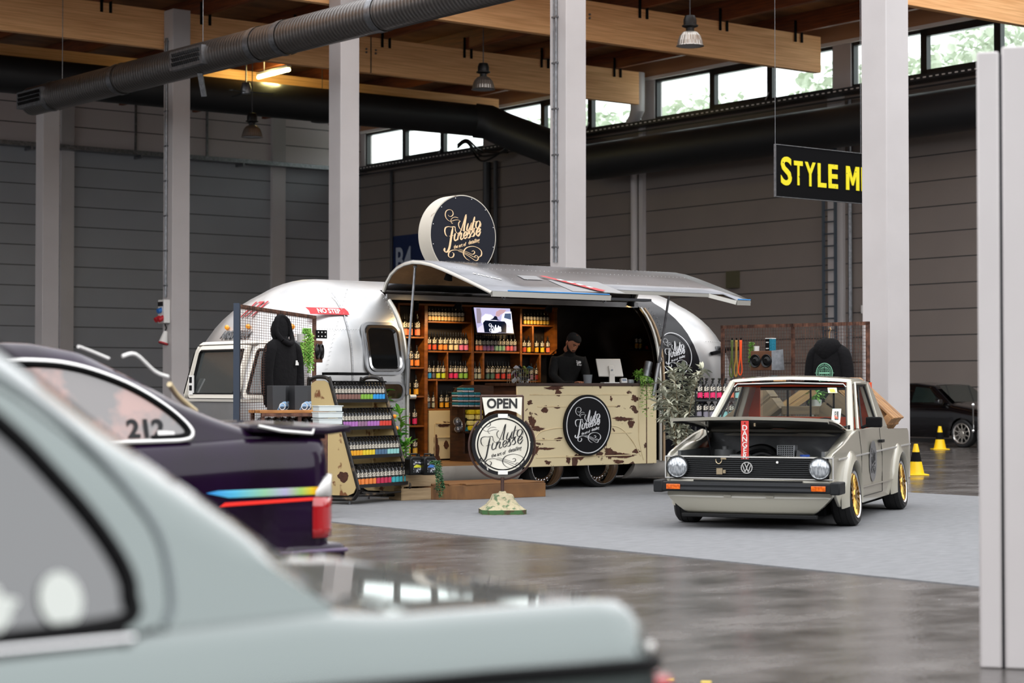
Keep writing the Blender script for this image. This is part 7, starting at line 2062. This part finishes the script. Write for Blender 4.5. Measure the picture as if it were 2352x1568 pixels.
for v in me.vertices: x, z = v.co.x - .985, v.co.z + 1.09; v.co = Vector((x, pc.sy(x, z) - .016, z))
me.materials.clear(); me.materials.append(mat('dark_print')); me.name = 'start_number'
o = bpy.data.objects.new('start_number', me); COL.objects.link(o); o.parent = pc.t
pc.patch('paper_sheet', [(-.93, 1.035), (-.84, 1.04), (-.845, 1.08), (-.93, 1.085)], M['white'], .018)
g = MB(); rows = []
for x in [-.42, -.36, -.2, 0, .09, .13]:
    t_ = (x + .42) / .5; z = 1.105 - .02 * t_ + (.0 if x < .09 else .014)
    rows.append([Vector((x - (0 if 0.1 < u < .9 else .02), .04 + 1.62 * u, z + .012 * math.sin(PI * u))) for u in [0, .03, .1, .3, .5, .7, .9, .97, 1]])
g.grid(rows); sp2 = g.build('spoiler', pur, pc.t, smooth=1.0); m_ = sp2.modifiers.new('s', 'SOLIDIFY'); m_.thickness = .035
for y in (.12, 1.55):
    g = MB(); g.box(-.15, .0, y - .02, y + .02, 1.03, 1.085); g.build('spoiler_foot', pur, sp2)
g = MB(); g.tube([(-.42, .03, 1.1), (-.3, .02, 1.075), (-.12, .03, 1.06), (-.1, .05, 1.085)], .008, 6); g.build('spoiler_edge', mat('dull_chrome'), sp2)
def ramp_mat(name, stops, x0, x1):
    m = bpy.data.materials.new(name); m.use_nodes = True; nt = m.node_tree; b = nt.nodes['Principled BSDF']
    tc = nt.nodes.new('ShaderNodeTexCoord'); sp = nt.nodes.new('ShaderNodeSeparateXYZ'); nt.links.new(tc.outputs['Object'], sp.inputs[0])
    mr = nt.nodes.new('ShaderNodeMapRange'); nt.links.new(sp.outputs[0], mr.inputs[0]); mr.inputs[1].default_value = x0; mr.inputs[2].default_value = x1
    cr = nt.nodes.new('ShaderNodeValToRGB'); nt.links.new(mr.outputs[0], cr.inputs[0])
    els = cr.color_ramp.elements
    while len(els) < len(stops): els.new(.5)
    for e, (p_, c_) in zip(els, stops): e.position = p_; e.color = hexc(c_)
    nt.links.new(cr.outputs[0], b.inputs['Base Color']); b.inputs['Roughness'].default_value = .3; b.inputs['Metallic'].default_value = .2
    return m
rb = ramp_mat('rainbow_foil', [(0, '#2f8fe0'), (.25, '#5cc4e6'), (.5, '#9ad2a8'), (.68, '#b9b4d6'), (.82, '#a8d06a'), (.92, '#f0cf1c'), (1, '#f08a2a')], -.72, -.09)
pc.patch('rainbow_stripe', [(-.72, .79), (-.66, .80), (-.09, .802), (-.085, .795), (-.09, .765), (-.6, .765)], rb, .006)
pc.patch('red_stripe', [(-.62, .742), (-.1, .752), (-.1, .738), (-.65, .724)], mat('stripe_red', '#ff2a1c', .4), .006)
g = MB(); rows = []
for x, dy in ((-.135, .0), (-.06, .0), (-.02, .012), (.0, .03), (.012, .07), (.014, .3)):
    rows.append([Vector((x, pc.endin(min(x, .0)) * .0 + dy - .01 + (.02 if x > -.03 else 0), z)) for z in (.555, .6, .7, .75)])
g.grid(rows); o = g.build('tail_lamp', mat('tail_red', '#a30d16', .15), pc.t, smooth=1.2); o.modifiers.new('s', 'SOLIDIFY').thickness = .03
g = MB(); rows = []
for x, dy, zt_ in ((-.12, .0, .78), (-.09, .0, .815), (-.04, .0, .85), (.0, .03, .86), (.012, .07, .86), (.014, .3, .86)):
    rows.append([Vector((x, dy - .01 + (.02 if x > -.03 else 0), z)) for z in (.755, (.755 + zt_) / 2, zt_)])
g.grid(rows); o = g.build('white_lamp', mat('lamp_white_lens', '#d5d3d0', .2, coat=1), pc.t, smooth=1.2); o.modifiers.new('s', 'SOLIDIFY').thickness = .03
g = MB(); g.box(-.3, .06, -.01, 1.7, .36, .525); g.build('rear_bumper', pur, pc.t, bevel=.03)
g = MB(); g.box(-.32, .065, -.015, 1.71, .48, .5); g.build('bumper_strip', mat('bumper_line', '#5a4a66', .3), pc.t, bevel=.008)
for i, pts in enumerate((((-1.2, .35, 1.475), (-1.1, .4, 1.45), (-1.02, .4, 1.42)), ((-1.0, .3, 1.43), (-.93, .3, 1.44), (-.82, .32, 1.36), (-.74, .34, 1.335)), ((-.7, .4, 1.3), (-.6, .5, 1.24), (-.45, .6, 1.165)))):
    g = MB(); g.tube(crom(pts, 4), [.008, .009, .014][i], 8); g.build('roof_fitting', [M['white'], M['white'], mat('cream_paint')][i], pc.t)
ws_ = []
for x in (-.75, -3.3):
    wv3 = mesh_wheel(pc.t, (0, 0, 0), 1, 0, .32, .2, M['steel'], 10); wv3.rotation_euler = (0, 0, -PI / 2); wv3.location = (x, .13, .32)
# ---- black car far back by the wall
bk = mat('black_car_paint', '#08070a', .12, coat=1)
Wp = Vector((9.63, 42.0, 0)); Wd = 1.65
BR = HA + PI / 2
bo = Wp - BX * .78 + AX * Wd
top = [(0, .62), (.03, .7), (.25, .82), (1.05, .93), (1.2, .96), (1.75, 1.33), (2.3, 1.39), (3.1, 1.37), (3.7, 1.05), (4.3, .95), (4.34, .6)]
belt = [(0, .58), (.25, .78), (1.1, .9), (3.6, .93), (4.3, .9), (4.34, .55)]
bc_ = Car('black_car', 'black saloon with mesh alloy wheels parked by the far right wall', bo, BR, Wd, top, belt, 0, 4.34, bk, .2, 70, arches=[(.78, .3, .34), (3.4, .3, .34)])
bgl = mat('tinted_pane', '#1a2422', .06, coat=1)
for far in (True, False):
    bc_.patch('side_window', [(1.45, .96), (1.8, 1.27), (2.2, 1.3), (2.25, .96)], bgl, .006, far=far)
    bc_.patch('side_window', [(2.35, .96), (2.35, 1.3), (3.0, 1.28), (3.25, .98)], bgl, .006, far=far)
g = MB(); g.add([(1.16, .2, .965), (1.16, Wd - .2, .965), (1.7, Wd - .3, 1.325), (1.7, .3, 1.325)], [(0, 1, 2, 3)]); o = g.build('windscreen', bgl, bc_.t); o.location = (-.035, 0, .012)
g = MB(); g.tube([(1.72, .28, 1.345), (1.70, Wd / 2, 1.36), (1.72, Wd - .28, 1.345)], .014, 6); g.build('bright_trim', M['chrome'], bc_.t)
g = MB(); g.box(1.3, 1.42, Wd - .02, Wd + .12, .93, 1.03); g.build('door_mirror', bk, bc_.t, bevel=.02)
for x in (.78, 3.4):
    wv4 = mesh_wheel(bc_.t, (0, 0, 0), 1, 0, .3, .2, mat('pale_alloy', '#b5afa6', .3, .8), 10); wv4.rotation_euler = (0, 0, PI / 2); wv4.location = (x, Wd - .1, .3)
# ---- motorcycle, mostly hidden by the near pillar
mp = at(2247, 1076, 31.0); mp.z = 0
t = thing('motorcycle', 'black motorcycle with a chrome lever mostly hidden behind the near right pillar', 'motorcycle', mp + Vector((.13, .0, 0)), R(-14))
mesh_wheel(t, (0, -.1, .31), 1, 0, .31, .12, M['chrome'], 12); mesh_wheel(t, (0, 1.3, .31), 1, 0, .31, .14, M['chrome'], 12)
g = MB(); g.tube(crom([(0, -.1, .31), (0, .15, .75), (0, .3, .95)], 4), .03, 8); g.build('fork', M['chrome'], t)
g = MB(); g.ball((0, .5, .78), .2, 14, (.7, 1.4, .7)); g.build('tank', bk, t)
g = MB(); g.box(-.12, .12, .75, 1.35, .62, .72); g.build('seat', M['matt_black'], t, bevel=.03)
g = MB(); g.box(-.15, .15, .35, .8, .25, .6); g.build('engine', M['dark_steel'], t, bevel=.03)
g = MB(); g.cyl((-.2, -.1, .62), (-.2, -.1, 1.0), .012, n=8); g.ball((-.2, -.1, 1.01), .03, 8); g.ball((-.2, -.1, .6), .025, 8); g.build('chrome_lever', M['chrome'], t)
# two short yellow tape marks on the floor at the bottom
for px0, lb in ((1537, 'short yellow tape mark on the floor beside the silver car tail'), (1622, 'second yellow tape mark on the floor at the bottom edge')):
    p = ground(px0, 1560 if px0 < 1600 else 1566)
    tag(MB().box(-.022, .022, -.02, .02, .0005, .002).build('floor_tape', mat('tape_yellow', '#d9b93a', .6), loc=p, rz=-R(10)), lb, 'tape')
